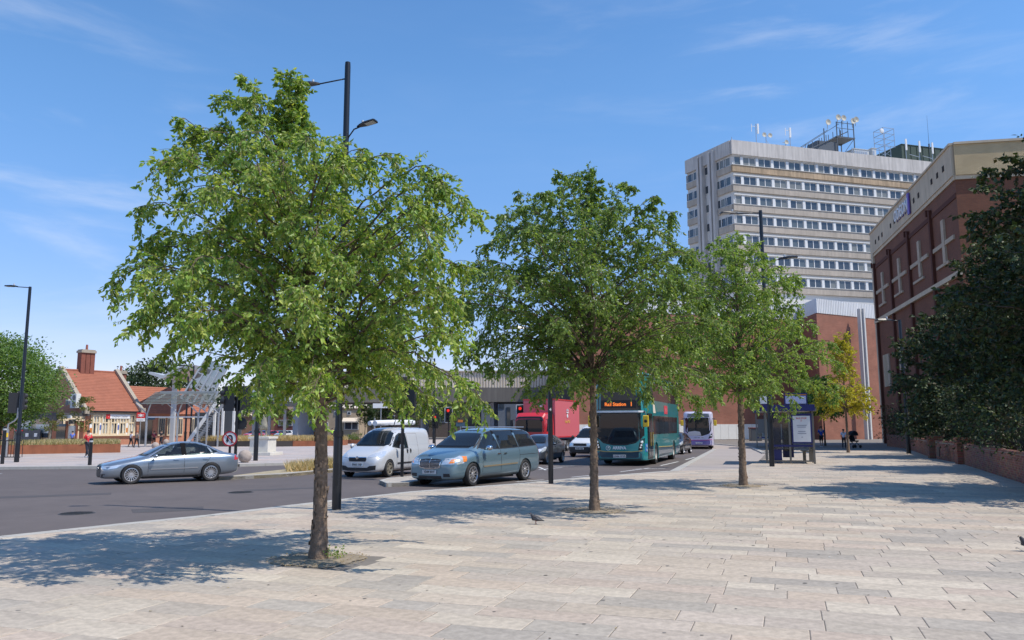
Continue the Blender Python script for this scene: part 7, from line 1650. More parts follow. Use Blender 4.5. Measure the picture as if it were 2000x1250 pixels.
def person(label, loc, face, h, shirt, legs, stride=.2, arms=(.15, -.15), shorts=False, hair=True, shoe=None, sit=False, shadehair=None, bend=(.1, .1), group=None):
    """face: heading of the person's front; local +y is forward"""
    t = thing('person', label, 'person', loc, face-math.pi/2, group); k = h/1.75; t.scale = (k, k, k)
    sx_ = stride
    J = {'pel': (0, 0, .95), 'sp': (0, .01, 1.14), 'ch': (0, .0, 1.36), 'nk': (0, .01, 1.50), 'hd0': (0, .02, 1.58), 'hd': (0, .03, 1.66)}
    for s, nm in ((-1, 'L'), (1, 'R')):
        f = sx_*s; a_ = arms[0] if s < 0 else arms[1]
        J['hip'+nm] = (s*.09, 0, .90); J['kn'+nm] = (s*.10, f*.55+.05, .49); J['an'+nm] = (s*.10, f*1.15-(.06 if f < 0 else 0), .09); J['to'+nm] = (s*.11, f*1.15+.15, .035)
        J['sh'+nm] = (s*.185, 0, 1.415); J['el'+nm] = (s*.235, a_*.5-.02, 1.14); J['wr'+nm] = (s*.22, a_*1.3+bend[0], .93+abs(a_)*.15+bend[1]); J['ha'+nm] = (s*.215, a_*1.5+bend[0]*1.4, .85+abs(a_)*.2+bend[1])
        for q in range(4): J['f%d' % q+nm] = (s*(.215-.012), a_*1.5+bend[0]*1.5-.03+.02*q, .77+abs(a_)*.2+bend[1]+(.006, .0, .002, .014)[q])
        J['th'+nm] = (s*.185, a_*1.5+bend[0]*1.4+.045, .82+abs(a_)*.2+bend[1])
    names = list(J); idx = {n_: i for i, n_ in enumerate(names)}
    Es = [('pel', 'sp'), ('sp', 'ch'), ('ch', 'nk'), ('nk', 'hd0'), ('hd0', 'hd')]
    for nm in 'LR': Es += [('pel', 'hip'+nm), ('hip'+nm, 'kn'+nm), ('kn'+nm, 'an'+nm), ('an'+nm, 'to'+nm), ('ch', 'sh'+nm), ('sh'+nm, 'el'+nm), ('el'+nm, 'wr'+nm), ('wr'+nm, 'ha'+nm), ('ha'+nm, 'th'+nm)]+[('ha'+nm, 'f%d' % q+nm) for q in range(4)]
    Rr = {'pel': .125, 'sp': .115, 'ch': .13, 'nk': .055, 'hd0': .085, 'hd': .098, 'hip': .092, 'kn': .056, 'an': .038, 'to': .032, 'sh': .058, 'el': .042, 'wr': .028, 'ha': .034, 'th': .010}
    def rad_(n_): return Rr.get(n_) or Rr.get(n_[:-1]) or .009
    b = skin([J[n_] for n_ in names], [(idx[a_], idx[c_]) for a_, c_ in Es], [rad_(n_) for n_ in names]); b.materials.append(M_skin); link('body', b, t)
    # clothes: their own meshes a little outside the body
    def garment(ns, es, dr, name, m_):
        ii = {n_: i for i, n_ in enumerate(ns)}; g_ = skin([J[n_] for n_ in ns], [(ii[a_], ii[c_]) for a_, c_ in es], [rad_(n_)+dr for n_ in ns], name=name); g_.materials.append(m_); return link(name, g_, t)
    for nm in 'LR': J['sl'+nm] = tuple(Vector(J['sh'+nm]).lerp(Vector(J['el'+nm]), .75)); Rr['sl'] = .05
    J['hem'] = (0, 0, .90); Rr['hem'] = .13
    garment(['ch', 'hem', 'sp', 'shL', 'shR', 'slL', 'slR'], [('hem', 'sp'), ('sp', 'ch'), ('ch', 'shL'), ('ch', 'shR'), ('shL', 'slL'), ('shR', 'slR')], .018, 'shirt', mat('cloth_'+label[:14].replace(' ', '_'), shirt, .85))
    end = 'kn' if shorts else 'an'; J['pel2'] = (0, 0, .93); Rr['pel2'] = .12
    garment(['pel2', 'hipL', 'hipR', 'knL', 'knR']+([] if shorts else ['anL', 'anR']), [('pel2', 'hipL'), ('pel2', 'hipR'), ('hipL', 'knL'), ('hipR', 'knR')]+([] if shorts else [('knL', 'anL'), ('knR', 'anR')]), .014, 'shorts' if shorts else 'trousers', mat('legs_'+label[:14].replace(' ', '_'), legs, .85))
    for nm in 'LR': m2 = MB(); v = Vector(J['an'+nm]); w = Vector(J['to'+nm]); m2.tube([v+Vector((0, -.05, -.04)), v+Vector((0, .02, -.03)), w], [.035, .046, .034], 8); m2.build('shoe', shoe or M_shoed, t, smooth=True)
    m2 = MB(); m2.lathe([(.0, .075), (.06, .072), (.10, .035), (.107, -.01), (.100, -.05), (.0, -.06)], 14, (0, .012, 1.685)); m2.build('hair', shadehair or M_hair, t, smooth=True)
    m2 = MB(); m2.mesh([(-.012, .115, 1.62), (.012, .115, 1.62), (0, .145, 1.63), (0, .118, 1.66)], [(0, 1, 2), (1, 3, 2), (3, 0, 2)]); m2.build('nose', M_skin, t)
    for s in (-1, 1): MB().lathe([(0, 0), (.012, 0), (.018, .01), (0, .012)], 8, (s*.085, .02, 1.645), 'X').build('ear', M_skin, t); MB().box((s*.034, .118, 1.665), (.02, .01, .01)).build('eye', M_blackp, t)
    MB().box((0, .122, 1.59), (.04, .01, .008)).build('mouth', mat('lips', (.3, .1, .09), .6), t)
    return t
p = G(170, 893.5); red = person('person in a red shirt and dark trousers striding left past the black bollard', tuple(p), R(150), 1.62, (.62, .03, .04), (.02, .022, .035), stride=.26, arms=(.2, -.05), shoe=M_shoe)
p = G(255, 873); person('person in a white shirt and black trousers walking to the station entrance', tuple(p), R(60), 1.45, (.62, .6, .64), (.015, .015, .02), stride=.16, arms=(.1, -.1))
p = G(266, 874); person('person in a grey and orange top and black trousers beside the white shirted walker', tuple(p), R(75), 1.5, (.22, .19, .16), (.015, .015, .02), stride=.2, arms=(.2, -.1), shadehair=mat('red_hair', (.35, .1, .04), .7))
p = G(140, 873); person('person in a bright blue shirt standing before the station shop windows', tuple(p), R(100), 1.5, (.12, .2, .62), (.02, .02, .03), stride=.04)
p = G(300, 872); person('person in a dark patterned top at the station wing, left of the pair', tuple(p), R(-60), 1.5, (.2, .03, .05), (.02, .02, .02), stride=.04)
p = G(314, 871); person('person in black standing at the station wing, right of the pair', tuple(p), R(-120), 1.55, (.03, .03, .035), (.05, .05, .06), stride=.04)
p = G(1605, 873.5); person('man in a royal blue shirt and black shorts standing with his back turned', tuple(p), R(88), 1.72, (.01, .05, .30), (.012, .012, .015), stride=.05, shorts=True, shoe=M_shoe, arms=(.05, .1), bend=(.12, .2))
p = G(1649, 876); person('person in a white and blue top beside the pushchair', tuple(p), R(60), 1.5, (.45, .5, .6), (.012, .012, .015), stride=.08)
p = G(649, 859); person('distant person in a yellow high visibility vest under the bridge', (XY(649, 112).x, 112, 0), R(-80), 1.7, (.45, .75, .08), (.02, .02, .03), stride=.05)
person('distant person in a white shirt beside the yellow vest under the bridge', (XY(656, 112).x, 112.4, 0), R(-100), 1.7, (.65, .66, .68), (.02, .02, .03), stride=.05)
person('distant person in a purple shirt leaning by the parked cars', (XY(549, 96).x, 96, 0), R(-100), 1.35, (.2, .08, .3), (.3, .25, .2), stride=.05)
# pushchair
p = G(1669, 875); t = thing('pushchair', 'black pushchair with its hood up at the dark end of the planter wall', 'pushchair', tuple(p), R(20)); m2 = MB()
for s in (-.25, .25): m2.bar((-.35, s, .12), (.15, s, .55), .03); m2.bar((.35, s, .12), (-.15, s, .6), .03); m2.bar((-.15, s, .6), (-.48, s, 1.05), .03)
m2.bar((-.48, -.25, 1.05), (-.48, .25, 1.05), .04); m2.build('frame', M_blackp, t); MB().box((.0, 0, .55), (.5, .46, .1)).bar((-.1, 0, .55), (-.3, 0, 1.0), .44, .06, up=Vector((0, 1, 0))).build('seat', M_blackp, t)
m2 = MB(); m2.lathe([(.33, -.23), (.36, -.2), (.36, .2), (.33, .23)], 16, (-.08, 0, 1.0), 'Y'); m2.v = [(x, y, max(z, .98)) for x, y, z in m2.v]; m2.build('hood', mat('black_cloth', (.015, .015, .018), .9), t)
for x in (-.35, .35):
    for s in (-.27, .27): m2 = MB(); m2.lathe([(.0, -.02), (.12, -.02), (.12, .02), (0, .02)], 16, (x, s, .12), 'Y'); m2.build('wheel', M_rubber, t)

# ---- statue on its plinth
p = G(513, 889); t = thing('statue', 'pale statue of a coated soldier pointing right on a white stone plinth', 'statue', (p.x, p.y, 0), R(-8)); k = p.y/1560.0
M_st = mat('plinth_stone', (.62, .59, .52), .8, var=.08); M_stat = mat('statue_bronze', (.30, .28, .21), .6, var=.25, vscale=3)
MB().box((0, 0, .1), (57*k, 57*k, .2)).build('plinth_base', M_st, t, bevel=.02); MB().box((0, 0, .62), (37*k, 37*k, .84)).build('plinth', M_st, t, bevel=.02); MB().box((0, 0, 1.11), (42*k, 42*k, .14)).build('plinth_cap', M_st, t, bevel=.02)
H0 = 1.18; sk_ = (HT(790, p.x, p.y)-H0)/2.05
J = [(0, 0, .98), (0, .0, 1.2), (0, 0, 1.42), (0, 0, 1.55), (.0, -.02, 1.66), (-.1, 0, .9), (-.12, -.06, .48), (-.12, 0, .05), (-.13, -.14, .03), (.1, 0, .9), (.13, .08, .48), (.14, .1, .05), (.14, -.04, .03), (.2, 0, 1.47), (.42, -.06, 1.62), (.68, -.1, 1.72), (.80, -.12, 1.74), (-.2, 0, 1.45), (-.27, .02, 1.15), (-.2, -.14, .95), (.86, -.12, 1.735), (-.2, -.2, .9)]
Ee = [(0, 1), (1, 2), (2, 3), (3, 4), (0, 5), (5, 6), (6, 7), (7, 8), (0, 9), (9, 10), (10, 11), (11, 12), (2, 13), (13, 14), (14, 15), (15, 16), (2, 17), (17, 18), (18, 19), (16, 20), (19, 21)]
Ra = [.14, .13, .16, .07, .10, .11, .075, .055, .05, .11, .075, .055, .05, .085, .06, .045, .035, .085, .06, .045, .02, .04]
me = skin([Vector(j)*sk_+Vector((0, 0, H0)) for j in J], Ee, [r_*sk_ for r_ in Ra]); me.materials.append(M_stat); link('figure', me, t)
m2 = MB(); m2.lathe([(.16, 1.42), (.19, 1.2), (.19, 1.05), (.22, .75), (.26, .45), (.22, .46), (.18, 1.0)], 16); m2.v = [(x*sk_*1.05, y*sk_*.8, z*sk_+H0) for x, y, z in m2.v]; m2.build('long_coat', M_stat, t, smooth=True)
m2 = MB(); m2.lathe([(.0, .20), (.07, .17), (.11, .10), (.115, .02), (.19, .0), (.17, -.02), (0, -.02)], 14, (0, 0, 0)); m2.v = [(x*sk_, (y-.02)*sk_, (z+1.72)*sk_+H0) for x, y, z in m2.v]; m2.build('peaked_hat', M_stat, t, smooth=True)
# stone spheres
M_sph = mat('sphere_stone', (.38, .32, .28), .85, var=.2, vscale=8, bump=.2)
for i, (px, py, r_) in enumerate(((478, 903.5, .33), (303, 877, .30), (324, 868, .30))):
    p = G(px, py); t = thing('stone_sphere', ['round pink stone ball bollard between the silver saloon and the statue', 'round stone ball bollard above the bonnet of the silver saloon', 'round stone ball bollard above the windscreen of the silver saloon'][i], 'bollard', (p.x, p.y, 0), 0, 'stone ball bollards on the far pavement')
    m2 = MB(); m2.lathe([(r_*math.sin(a_), r_-.02-r_*math.cos(a_)) for a_ in [math.pi*q/14 for q in range(1, 14)]], 24); m2.build('ball', M_sph, t, smooth=True); MB().lathe([(r_*.5, 0), (r_*.45, .04), (0, .05)], 16).build('base', M_sph, t)
# black bollards
for i, (px, py, yt) in enumerate(((175, 908.5, 856), (4, 906.5, 833))):
    p = G(px, py); t = thing('bollard', ['black bollard with a pale band at the kerb behind the person in red', 'taller black bollard post at the left edge by the railings'][i], 'bollard', (p.x, p.y, 0), 0, 'black posts along the far kerb'); hh = HT(yt, p.x, p.y)
    MB().tube([(0, 0, 0), (0, 0, hh-.02), (0, 0, hh)], [.085, .08, .05], 12).build('post', M_black, t, smooth=True, auto=R(40)); MB().tube([(0, 0, hh-.18), (0, 0, hh-.10)], .086, 12).build('band', M_lgrey, t)
# guard railing and signal at the left edge
p0 = G(-30, 902); t = thing('guard_railing', 'black pedestrian guard railing around the signal at the left edge', 'railing', (p0.x, p0.y, 0)); q0, q1 = G(-30, 897), G(39, 897)
for z in (.12, 1.05): MB().bar((q0.x-p0.x, q0.y-p0.y, z), (q1.x-p0.x, q1.y-p0.y, z), .05).build('rail', M_black, t)
for k in range(14): x = (q0.x-p0.x)+(q1.x-q0.x)*k/13; MB().bar((x, q0.y-p0.y, .1), (x, q0.y-p0.y, 1.05), .025).build('railing_bar', M_black, t)
def signal_head(parent, x, y, z, face, lit=None, n=3, back=True):
    """three aspect head; face = heading the lamps look towards"""
    M = Matrix.Translation((x, y, z)) @ Matrix.Rotation(face, 4, 'Z'); m2 = MB(); m2.box(None, (.22, .34, .34*n), M=M); m2.box(None, (.03, .56, .34*n+.22), M=M @ Matrix.Translation((-.10, 0, 0))); o = m2.build('signal_head', M_blackp, parent)
    for k in range(n):
        zc_ = .34*((n-1)/2-k); m2 = MB(); m2.lathe([(.14, 0), (.145, .18), (.13, .18), (.125, 0)], 14, (.11, 0, zc_), 'X', close=True); m2.v = [tuple(M @ Vector(v)) for v in m2.v]; m2.build('hood', M_blackp, o)
        m2 = MB(); m2.lathe([(0, 0), (.12, 0), (.12, .015), (0, .03)], 16, (.115, 0, zc_), 'X'); m2.v = [tuple(M @ Vector(v)) for v in m2.v]; m2.build('lens', M_red if lit == k else M_blackp, o)
    return o
p = G(18, 893.5); t = thing('traffic_signal', 'traffic signal on a low post with a curved bracket at the left edge', 'traffic light', (p.x, p.y, 0)); zt_ = HT(787, p.x, p.y)
MB().tube([(-.25, 0, 0), (-.25, 0, 1.7)], .10, 10).tube([(-.25, 0, 1.6), (-.2, 0, 2.0), (.15, 0, 2.2), (.3, 0, 2.4), (.3, 0, zt_-.3)], .045, 8).build('post', M_steel, t)
signal_head(t, .0, 0, zt_, R(120)); signal_head(t, .45, .05, zt_+.1, R(60))
MB().box((-.25, -.12, 1.35), (.22, .14, .26)).build('push_button_box', M_yel, t); MB().box((-.25, -.2, 1.42), (.16, .04, .1)).build('red_indicator', M_redp, t)

# ---- lamp columns
def lamp_head(parent, M, s=1.0):
    m2 = MB(); pr2 = [(0, .05, .03), (.12, .09, .05), (.35, .17, .06), (.75, .19, .045), (.80, .15, .03)]; vs = []
    for x, w, h_ in pr2: vs += [(x*s, -w*s, 0), (x*s, w*s, 0), (x*s, w*.7*s, h_*s*1.5), (x*s, -w*.7*s, h_*s*1.5)]
    fs = [(4*i+k, 4*i+(k+1) % 4, 4*i+4+(k+1) % 4, 4*i+4+k) for i in range(4) for k in range(4)]+[(3, 2, 1, 0), (16, 17, 18, 19)]; m2.mesh([M @ Vector(v) for v in vs], fs); o = m2.build('lamp_head', M_black, parent)
    m2 = MB(); m2.mesh([M @ Vector(v) for v in [(.36*s, -.13*s, -.008), (.74*s, -.15*s, -.008), (.74*s, .15*s, -.008), (.36*s, .13*s, -.008)]], [(0, 3, 2, 1) if False else (0, 1, 2, 3)]); m2.build('lens', M_lens, o)
    m2 = MB(); m2.lathe([(.04*s, 0), (.045*s, .12*s), (0, .13*s)], 10); m2.v = [tuple(M @ (Vector(v)+Vector((.25*s, 0, .07*s)))) for v in m2.v]; m2.build('photocell', mat('photocell', (.6, .62, .62), .3), o); return o
def lamp(label, base, ytop, arms, rbase=.085, rtop=.055, hbase=1.45, group='tall black lamp columns', sticker=None, rz=0, s=1.0):
    p = G(*base); t = thing('street_lamp', label, 'street lamp', (p.x, p.y, 0), rz, group); H_ = HT(ytop, p.x, p.y)
    MB().tube([(0, 0, 0), (0, 0, hbase), (0, 0, hbase+.12), (0, 0, H_*.99), (0, 0, H_)], [rbase, rbase, rtop*1.15, rtop, rtop*.9], 16).build('column', M_black, t, smooth=True, auto=R(30))
    if hbase > .5: m2 = MB(); m2.tube([(0, 0, hbase-.1), (0, 0, hbase+.02)], rbase*1.14, 16); m2.build('collar', M_black, t, smooth=True, auto=R(30)); MB().box((0, -rbase-.002, .75), (.09, .012, .45)).build('access_door', M_black, t)
    for (z0, dx, dz, hl, rot, tilt, curve) in arms:
        z = H_-z0; dirv = Vector((math.cos(rot), math.sin(rot), 0)); e = dirv*dx+Vector((0, 0, z+dz))
        pts = [Vector((0, 0, z)), dirv*dx*.5+Vector((0, 0, z+dz*.5)), e] if not curve else [Vector((0, 0, z)), dirv*dx*.22+Vector((0, 0, z+dz*.55)), dirv*dx*.6+Vector((0, 0, z+dz*.92)), e]
        MB().tube(pts, .027*s, 8).build('arm', M_black, t, smooth=True)
        q = Matrix.Translation(e-dirv*.05) @ Matrix.Rotation(rot, 4, 'Z') @ Matrix.Rotation(-tilt, 4, 'Y'); lamp_head(t, q, s)
    if sticker: 
        zc_ = sticker[1]; o = MB().box((0, -rtop*1.1-.002, zc_), (.10, .01, .13)).build('number_sticker', M_blackp, t); text(sticker[0], .13, M_badge, o, frame_m((0, -rtop*1.1-.010, zc_), (1, 0, 0)), 'sticker_number', .001, bold=.003)
    return t, p, H_
lamp('tall double armed black lamp column rising through the nearest birch', (657, 995), 122, [(.38, .66, -.16, .8, R(184), R(-4), False), (2.0, .34, .42, .8, R(-20), R(10), True)], rbase=.098, rtop=.066, hbase=1.62, s=.6)
lamp('double armed black lamp column beside the bus shelter before the tower', (1508, 911), 411, [(.12, 1.1, -.05, .8, R(184), R(0), False), (2.5, .75, .22, .8, R(-10), R(4), True)], rbase=.11, rtop=.08, hbase=2.0, s=1.0)
lamp('tall slender lamp column with one left pointing arm at the left edge', (32, 903), 560, [(.05, .75, .06, .8, R(176), R(2), False)], rbase=.12, rtop=.075, hbase=1.5, s=.85)
lamp('dark lamp column with a left pointing head in front of the dark trees', (1775, 886), 625, [(.05, .55, .02, .8, R(180), R(0), False)], rbase=.14, rtop=.10, hbase=1.2, s=1.3)
lamp('thin black column between the saloon and the statue', (499, 900), 700, [(.1, .8, .1, .8, R(180), R(0), False)], rbase=.12, rtop=.075, hbase=1.6, s=1.2)
lamp('black column marked 4 between the people carrier and the middle birch', (1076, 944.5), 640, [(.1, .7, .06, .8, R(184), R(0), False)], rbase=.075, rtop=.068, hbase=.2, sticker=('4', 4.0-.45 if False else HT(800, *G(1076, 944.5)[:2])))
for i, (px, py, yt) in enumerate(((361, 868, 735), (371, 868, 715), (1424, 857.5, 690), (1478, 857, 700), (847, 866, 700), (835, 864, 710))):
    lamp(['thin black column left of a pair in front of the canopy', 'thin black column right of a pair in front of the canopy', 'thin dark column before the white tiled base', 'thin dark column before the brick podium left of the shelter', 'thin dark column beyond the van roof, right of a pair', 'thin dark column beyond the van roof, left of a pair'][i], (px, py), yt, [(.1, .8, .1, .8, R(180), R(0), False)], rbase=.13, rtop=.09, hbase=1.3, s=1.5, group='distant thin lamp columns')
# signal pole on the island, marked 6
p = G(785, 931.5); t = thing('traffic_signal', 'black signal pole marked 6 standing on the small island left of the people carrier', 'traffic light', (p.x, p.y, 0)); H_ = HT(742, p.x, p.y); MB().tube([(0, 0, 0), (0, 0, H_)], .057, 12).build('pole', M_black, t, smooth=True, auto=R(30)); zz = HT(803, p.x, p.y); o = MB().box((0, -.062, zz), (.09, .01, .12)).build('number_sticker', M_blackp, t); text('6', .12, M_badge, o, frame_m((0, -.07, zz), (1, 0, 0)), 'sticker_number', .001, bold=.003)
signal_head(t, .24, .06, HT(777, p.x, p.y), R(60)); signal_head(t, -.10, .20, HT(770, p.x, p.y), R(110))
# signals seen from behind above the saloon's boot with the no U-turn sign
p = G(449, 905); t = thing('traffic_signal', 'cluster of black traffic signal heads on a pole behind the saloon boot', 'traffic light', (p.x+.15, p.y+.3, 0)); H_ = HT(752, p.x, p.y); MB().tube([(0, 0, 0), (0, 0, H_)], .075, 12).build('pole', M_black, t); z_ = HT(778, p.x, p.y)
for dx, dy, f in ((-.38, 0, R(80)), (.10, .25, R(95)), (.42, .05, R(100))): signal_head(t, dx, dy, z_, f, n=3)
for k in range(2): m2 = MB(); m2.lathe([(.13, -.1), (.15, .1), (.13, .1), (.11, -.1)], 14, (-.72, -.05, z_+.25-.4*k), 'X', close=True); m2.build('side_hood', M_blackp, t)
m2 = MB(); m2.lathe([(0, 0), (.30, 0), (.31, .02), (.0, .03)], 28, (.16, .1, HT(827, p.x, p.y)), 'Y'); m2.build('sign_back', M_blackp, t)
M_redd = mat('dark_red_paint', (.40, .015, .025), .5); p = G(447, 906.5); t = thing('traffic_sign', 'round red ringed no U-turn sign on a black post behind the saloon', 'sign', (p.x, p.y, 0)); zc = HT(857, p.x, p.y); MB().tube([(0, .04, 0), (0, .04, zc)], .06, 10).build('post', M_black, t)
m2 = MB(); m2.lathe([(0, 0), (.36, 0), (.36, .015), (0, .02)], 32, (0, -.02, zc), 'Y'); m2.build('white_disc', M_whitep, t); m2 = MB(); m2.lathe([(.30, -.012), (.365, -.012), (.365, .0), (.30, 0)], 36, (0, -.02, zc), 'Y', close=True); m2.build('red_ring', M_redd, t)
m2 = MB(); y_ = -.03; pts = [(.11*math.cos(a_), .05+.11*math.sin(a_)) for a_ in [math.pi*q/10 for q in range(11)]]; line = [(.11, -.19)]+pts+[(-.11, -.06)]
for (xa, za), (xb, zb_) in zip(line, line[1:]): m2.bar((xa, y_, zc+za), (xb, y_, zc+zb_), .075, .01, up=Vector((xb-xa, 0, zb_-za)).cross(Vector((0, 1, 0))).normalized() if False else Vector((0, 1, 0)))
m2.mesh([(-.19, y_-.004, zc-.05), (-.03, y_-.004, zc-.05), (-.11, y_-.004, zc-.19)], [(0, 2, 1)]); m2.build('turn_arrow', M_blackp, t)
MB().bar((-.2, -.043, zc+.2), (.2, -.043, zc-.2), .012, .045).build('red_bar', M_redd, t)
# finger sign, pole and distant red signals
p = G(743, 866); t = thing('finger_sign', 'white rectangular direction sign on a grey pole behind the panel van', 'sign', (p.x, p.y, 0)); za = HT(788, p.x, p.y); zb_ = HT(797, p.x, p.y); w_ = 28/1560*p.y; MB().box((-.1, -.08, (za+zb_)/2), (w_, .05, za-zb_)).build('board', M_whitep, t); MB().tube([(0, 0, 0), (0, 0, za+.3)], .06, 8).build('pole', M_steel, t)
p = G(731, 868); t = thing('post', 'short plain grey post just left of the white direction sign', 'post', (p.x, p.y, 0)); MB().tube([(0, 0, 0), (0, 0, HT(817, p.x, p.y))], .08, 8).build('shaft', M_steel, t)
for i, (px, py, Y, lb) in enumerate(((1016, 798, 62, 'lit red traffic signal with a white border left of the red lorry roof'), (876, 802, 66, 'lit red traffic signal with a white border above the people carrier roof'), (850, 815, 70, 'small lit red traffic signal beyond the van roof'))):
    q = PY(px, py, Y); t = thing('traffic_signal', lb, 'traffic light', (q.x, Y, 0), 0, 'distant red traffic signals'); signal_head(t, 0, 0, q.z-.34, R(-95), lit=0); M = Matrix.Translation((0, .0, q.z-.34))
    m2 = MB()
    for sx_, sz_, w_, h_ in ((0, .62, .62, .05), (0, -.62, .62, .05), (.30, 0, .05, 1.24), (-.30, 0, .05, 1.24)): m2.box((sx_, .1, q.z-.34+sz_), (w_, .03, h_))
    (m2.build('white_border', M_whitep, t) if i < 2 else 0); MB().tube([(0, .12, 0), (0, .12, q.z-.2)], .055, 8).build('pole', M_black, t)
p = G(899, 868); t = thing('road_sign', 'small dark traffic information box behind the people carrier roof', 'sign', (p.x, p.y, 0)); zz = HT(829, p.x, p.y); MB().box((0, 0, zz), (.9, .1, .4)).build('board', mat('slate_blue', (0, 0, 0)), t); MB().box((0, -.06, zz+.35), (.5, .05, .25)).build('orange_panel', mat('poster_orange', (0, 0, 0)), t); MB().tube([(0, .1, 0), (0, .1, zz)], .05, 6).build('pole', M_steel, t)

# ---- bus shelters
M_shn = mat('shelter_navy', (.012, .018, .13), .45); M_shf = mat('shelter_frame', (.20, .19, .165), .5, metal=.4); GS = glass('shelter_glass', (.80, .84, .84), .12, .03)
def shelter(name, label, base, Lr, H_, rz, w=2.0, full=True):
    t = thing(name, label, 'bus shelter', (base.x, base.y, 0), rz, 'bus shelters by the lay-by')   # local: x across (end panel, 0..w), y away (0..Lr)
    for x in (0, w*.5, w): MB().box((x, 0, H_/2), (.09, .09, H_)).build('post', M_shf, t)
    for y in [Lr*k/3 for k in (1, 2, 3)]: MB().box((w, y, H_/2), (.09, .09, H_)).build('post', M_shf, t)
    MB().box((0, Lr, H_/2), (.09, .09, H_)).build('post', M_shf, t)
    MB().box((w/2, Lr/2, H_+.06), (w+.35, Lr+.4, .12)).build('roof', M_shf, t); MB().box((w/2-.0, -.24, H_+.14), (w+.2, .10, .30)).build('blue_fascia', M_shn, t); MB().box((-.2, Lr/2, H_+.14), (.06, Lr+.3, .30)).build('blue_fascia', M_shn, t)
    for x in (.27*w, .75*w): MB().box((x, 0, H_*.60), (w*.5-.13, .012, H_*.66)).build('glass_panel', GS, t)
    MB().box((w/2, -.012, .82), (w-.1, .07, .09)).build('blue_rail', M_shn, t); MB().box((w/2, 0, .12), (w-.1, .05, .06)).build('lower_rail', M_shf, t)
    for k in range(3): MB().box((w, Lr*(k+.5)/3, H_*.55), (.012, Lr/3-.13, H_*.72)).build('glass_panel', GS, t)
    MB().box((w, Lr/2, .82), (.07, Lr-.1, .09)).build('blue_rail', M_shn, t)
    m2 = MB(); m2.box((w-.35, Lr/2, .55), (.28, Lr*.7, .05)); [m2.box((w-.35, Lr*y, .27), (.06, .06, .54)) for y in (.25, .5, .75)]; m2.build('bench', M_shf, t)
    if full:
        o = MB().box((w*.76, -.06, 1.62), (w*.43, .09, 1.38)).build('poster_case', M_shn, t); MB().box((w*.76, -.108, 1.60), (w*.365, .012, 1.20)).build('notice_sheet', M_whitep, o)
        tr_ = mat('text_red', (.65, .05, .05), .6); tg_ = mat('text_grey', (0, 0, 0)); text('BUS STOP', .105, tr_, o, frame_m((w*.76, -.118, 2.08), (1, 0, 0)), 'notice_heading', .001, bold=.002); text('D', .10, tr_, o, frame_m((w*.76, -.118, 1.97), (1, 0, 0)), 'notice_letter', .001)
        m2 = MB()
        for z, q in ((1.76, .48), (1.68, .40), (1.48, .36), (1.39, .42), (1.22, .08)): m2.box((w*.76, -.116, z), (q*.9, .006, .028))
        m2.build('notice_lines', tg_, o)
        MB().box((.22*w, .28, H_/2), (.42, .35, H_-.1)).build('information_totem', M_shn, t)
        MB().box((.47*w, .9, 1.25), (.5, .08, 2.0)).build('timetable_case', M_shn, t); MB().box((.47*w, .85, 1.3), (.36, .02, 1.5)).build('timetable', GB, t)
        b_ = MB().box((w*.66, -.2, H_+.56), (1.02, .09, .52)).build('route_board', M_shn, t); MB().box((w*.66, -.25, H_+.51), (.90, .01, .36)).build('route_panel', mat('pale_blue_panel', (.45, .50, .72), .4), b_); MB().box((w*.66, -.253, H_+.74), (.94, .01, .04)).build('orange_line', mat('poster_orange', (0, 0, 0)), b_)
        b_ = MB().box((.02*w, -.2, H_+.56), (.62, .09, .52)).build('route_board', M_shn, t); MB().box((.02*w, -.25, H_+.54), (.52, .01, .40)).build('route_panel', M_whitep, b_)
        MB().box((-.28, -.1, H_*.5), (.10, .4, .05)).build('side_arm', M_shf, t)
    else:
        for k in range(5): MB().box((0, Lr*(k+.5)/5-.0, 1.8), (.02, Lr/5-.1, .9)).build('perforated_panel', mat('perforated', (.16, .155, .14), .7), t)
        for x in (.27*w, .75*w): MB().box((x, -.03, 1.75), (w*.5-.13, .02, 1.15)).build('perforated_panel', mat('perforated', (0, 0, 0)), t)
    return t
b0 = G(1499, 905); shelter('bus_shelter', 'nearer bus shelter with blue fascia and a white notice reading BUS STOP', b0, 3.6, HT(803, b0.x, b0.y), R(-17), w=(G(1588, 905)-b0).length)
b1 = G(1479, 874.5); shelter('bus_shelter', 'farther grey bus shelter partly hidden behind the nearer one', b1, 3.2, HT(806, b1.x, b1.y), R(-17), w=1.3, full=False)

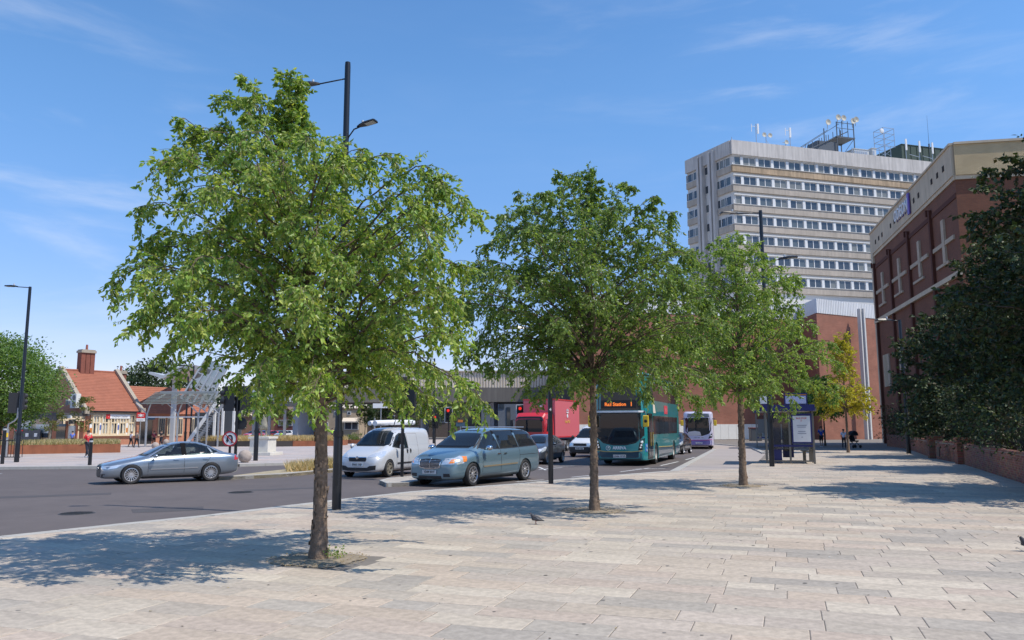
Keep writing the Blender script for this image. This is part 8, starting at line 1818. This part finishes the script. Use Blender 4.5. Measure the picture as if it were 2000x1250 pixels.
# ---- pigeons
def pigeon(label, p, rz, s=1.0, col=(.05, .05, .058)):
    t = thing('pigeon', label, 'pigeon', (p.x, p.y, 0), rz, None, s); M_p = mat('pigeon_feathers', col, .7, var=.35, vscale=25)
    J = [(0, 0, .115), (.05, 0, .125), (.085, 0, .165), (.098, 0, .205), (-.05, 0, .10), (-.11, 0, .082), (-.17, 0, .068)]
    me = skin(J, [(0, 1), (1, 2), (2, 3), (0, 4), (4, 5), (5, 6)], [.052, .047, .026, .021, .044, (.026, .018), (.022, .008)], lvl=2); me.materials.append(M_p); link('body', me, t)
    m2 = MB(); m2.tube([(.115, 0, .205), (.138, 0, .196)], [.007, .002], 6); m2.build('beak', M_blackp, t)
    for sd_ in (1, -1):
        m2 = MB(); m2.mesh([(.055, sd_*.045, .145), (.0, sd_*.055, .150), (-.12, sd_*.022, .088), (-.15, sd_*.012, .078), (-.06, sd_*.052, .098), (.03, sd_*.054, .10)], [(0, 1, 4, 5), (1, 2, 3, 4)] if sd_ > 0 else [(5, 4, 1, 0), (4, 3, 2, 1)]); m2.build('wing', mat('wing_grey', (.10, .105, .12), .7), t)
        m2 = MB(); m2.tube([(.0, sd_*.02, .075), (.005, sd_*.022, .035), (0, sd_*.022, .004)], [.008, .004, .004], 6)
        for da in (-.5, 0, .5): m2.tube([(0, sd_*.022, .004), (.03*math.cos(da), sd_*.022+.03*math.sin(da), .003)], [.003, .002], 4)
        m2.tube([(0, sd_*.022, .004), (-.015, sd_*.022, .003)], .0025, 4); m2.build('leg', mat('pigeon_leg', (.35, .1, .08), .6), t)
        MB().lathe([(0, 0), (.004, 0), (0, .003)], 8, (.105, sd_*.018, .208), 'Y').build('eye', mat('orange_eye', (.6, .2, .02), .4), t)
    return t
pigeon('dark pigeon standing on the paving in front of the middle birch', G(1047, 1024), R(165), .92)
pigeon('dark pigeon half out of the picture at the right edge of the paving', G(2009, 1077), R(180), 1.0)
# weeds at the foot of the nearest birch
o = bush('weed', 'small green weed growing at the foot of the nearest birch', 'weed', (TREES[0].x+.2, TREES[0].y-.02, .01), (.12, .10, .16), 120, .035, GRN, LM, 501, stems=False)
# fallen leaves and litter specks on the paving
rl = random.Random(77); m2 = MB()
for k in range(260):
    u = rl.uniform(-6, 9); v = rl.uniform(6, 26); s_ = rl.uniform(.008, .02); a_ = rl.uniform(0, 6.28)
    if not inpoly(u, v, plaza_poly): continue
    m2.mesh([(u+s_*math.cos(a_+q*1.57), v+s_*math.sin(a_+q*1.57)*.7, .004+rl.uniform(0, .008)) for q in range(4)], [(0, 1, 2, 3)], 0, rl.choice([(.35, .25, .08), (.1, .08, .06), (.5, .5, .48), (.08, .07, .06), (.25, .2, .08)]))
for k in range(420):   # trodden gum spots
    u = rl.uniform(-8, 12); v = rl.uniform(5.5, 26); s_ = rl.uniform(.012, .028)
    if inpoly(u, v, plaza_poly): m2.mesh([(u+s_*math.cos(q*.785), v+s_*math.sin(q*.785)*.9, .0035) for q in range(8)], [tuple(range(8))], 0, rl.choice([(.17, .155, .14), (.22, .20, .18), (.12, .11, .10)]))
tag(m2.build('leaf_litter', mat('litter_mix', (.3, .2, .1), .9, tint=True)), 'small fallen leaves and crumbs scattered over the paving', 'litter', kind='stuff')
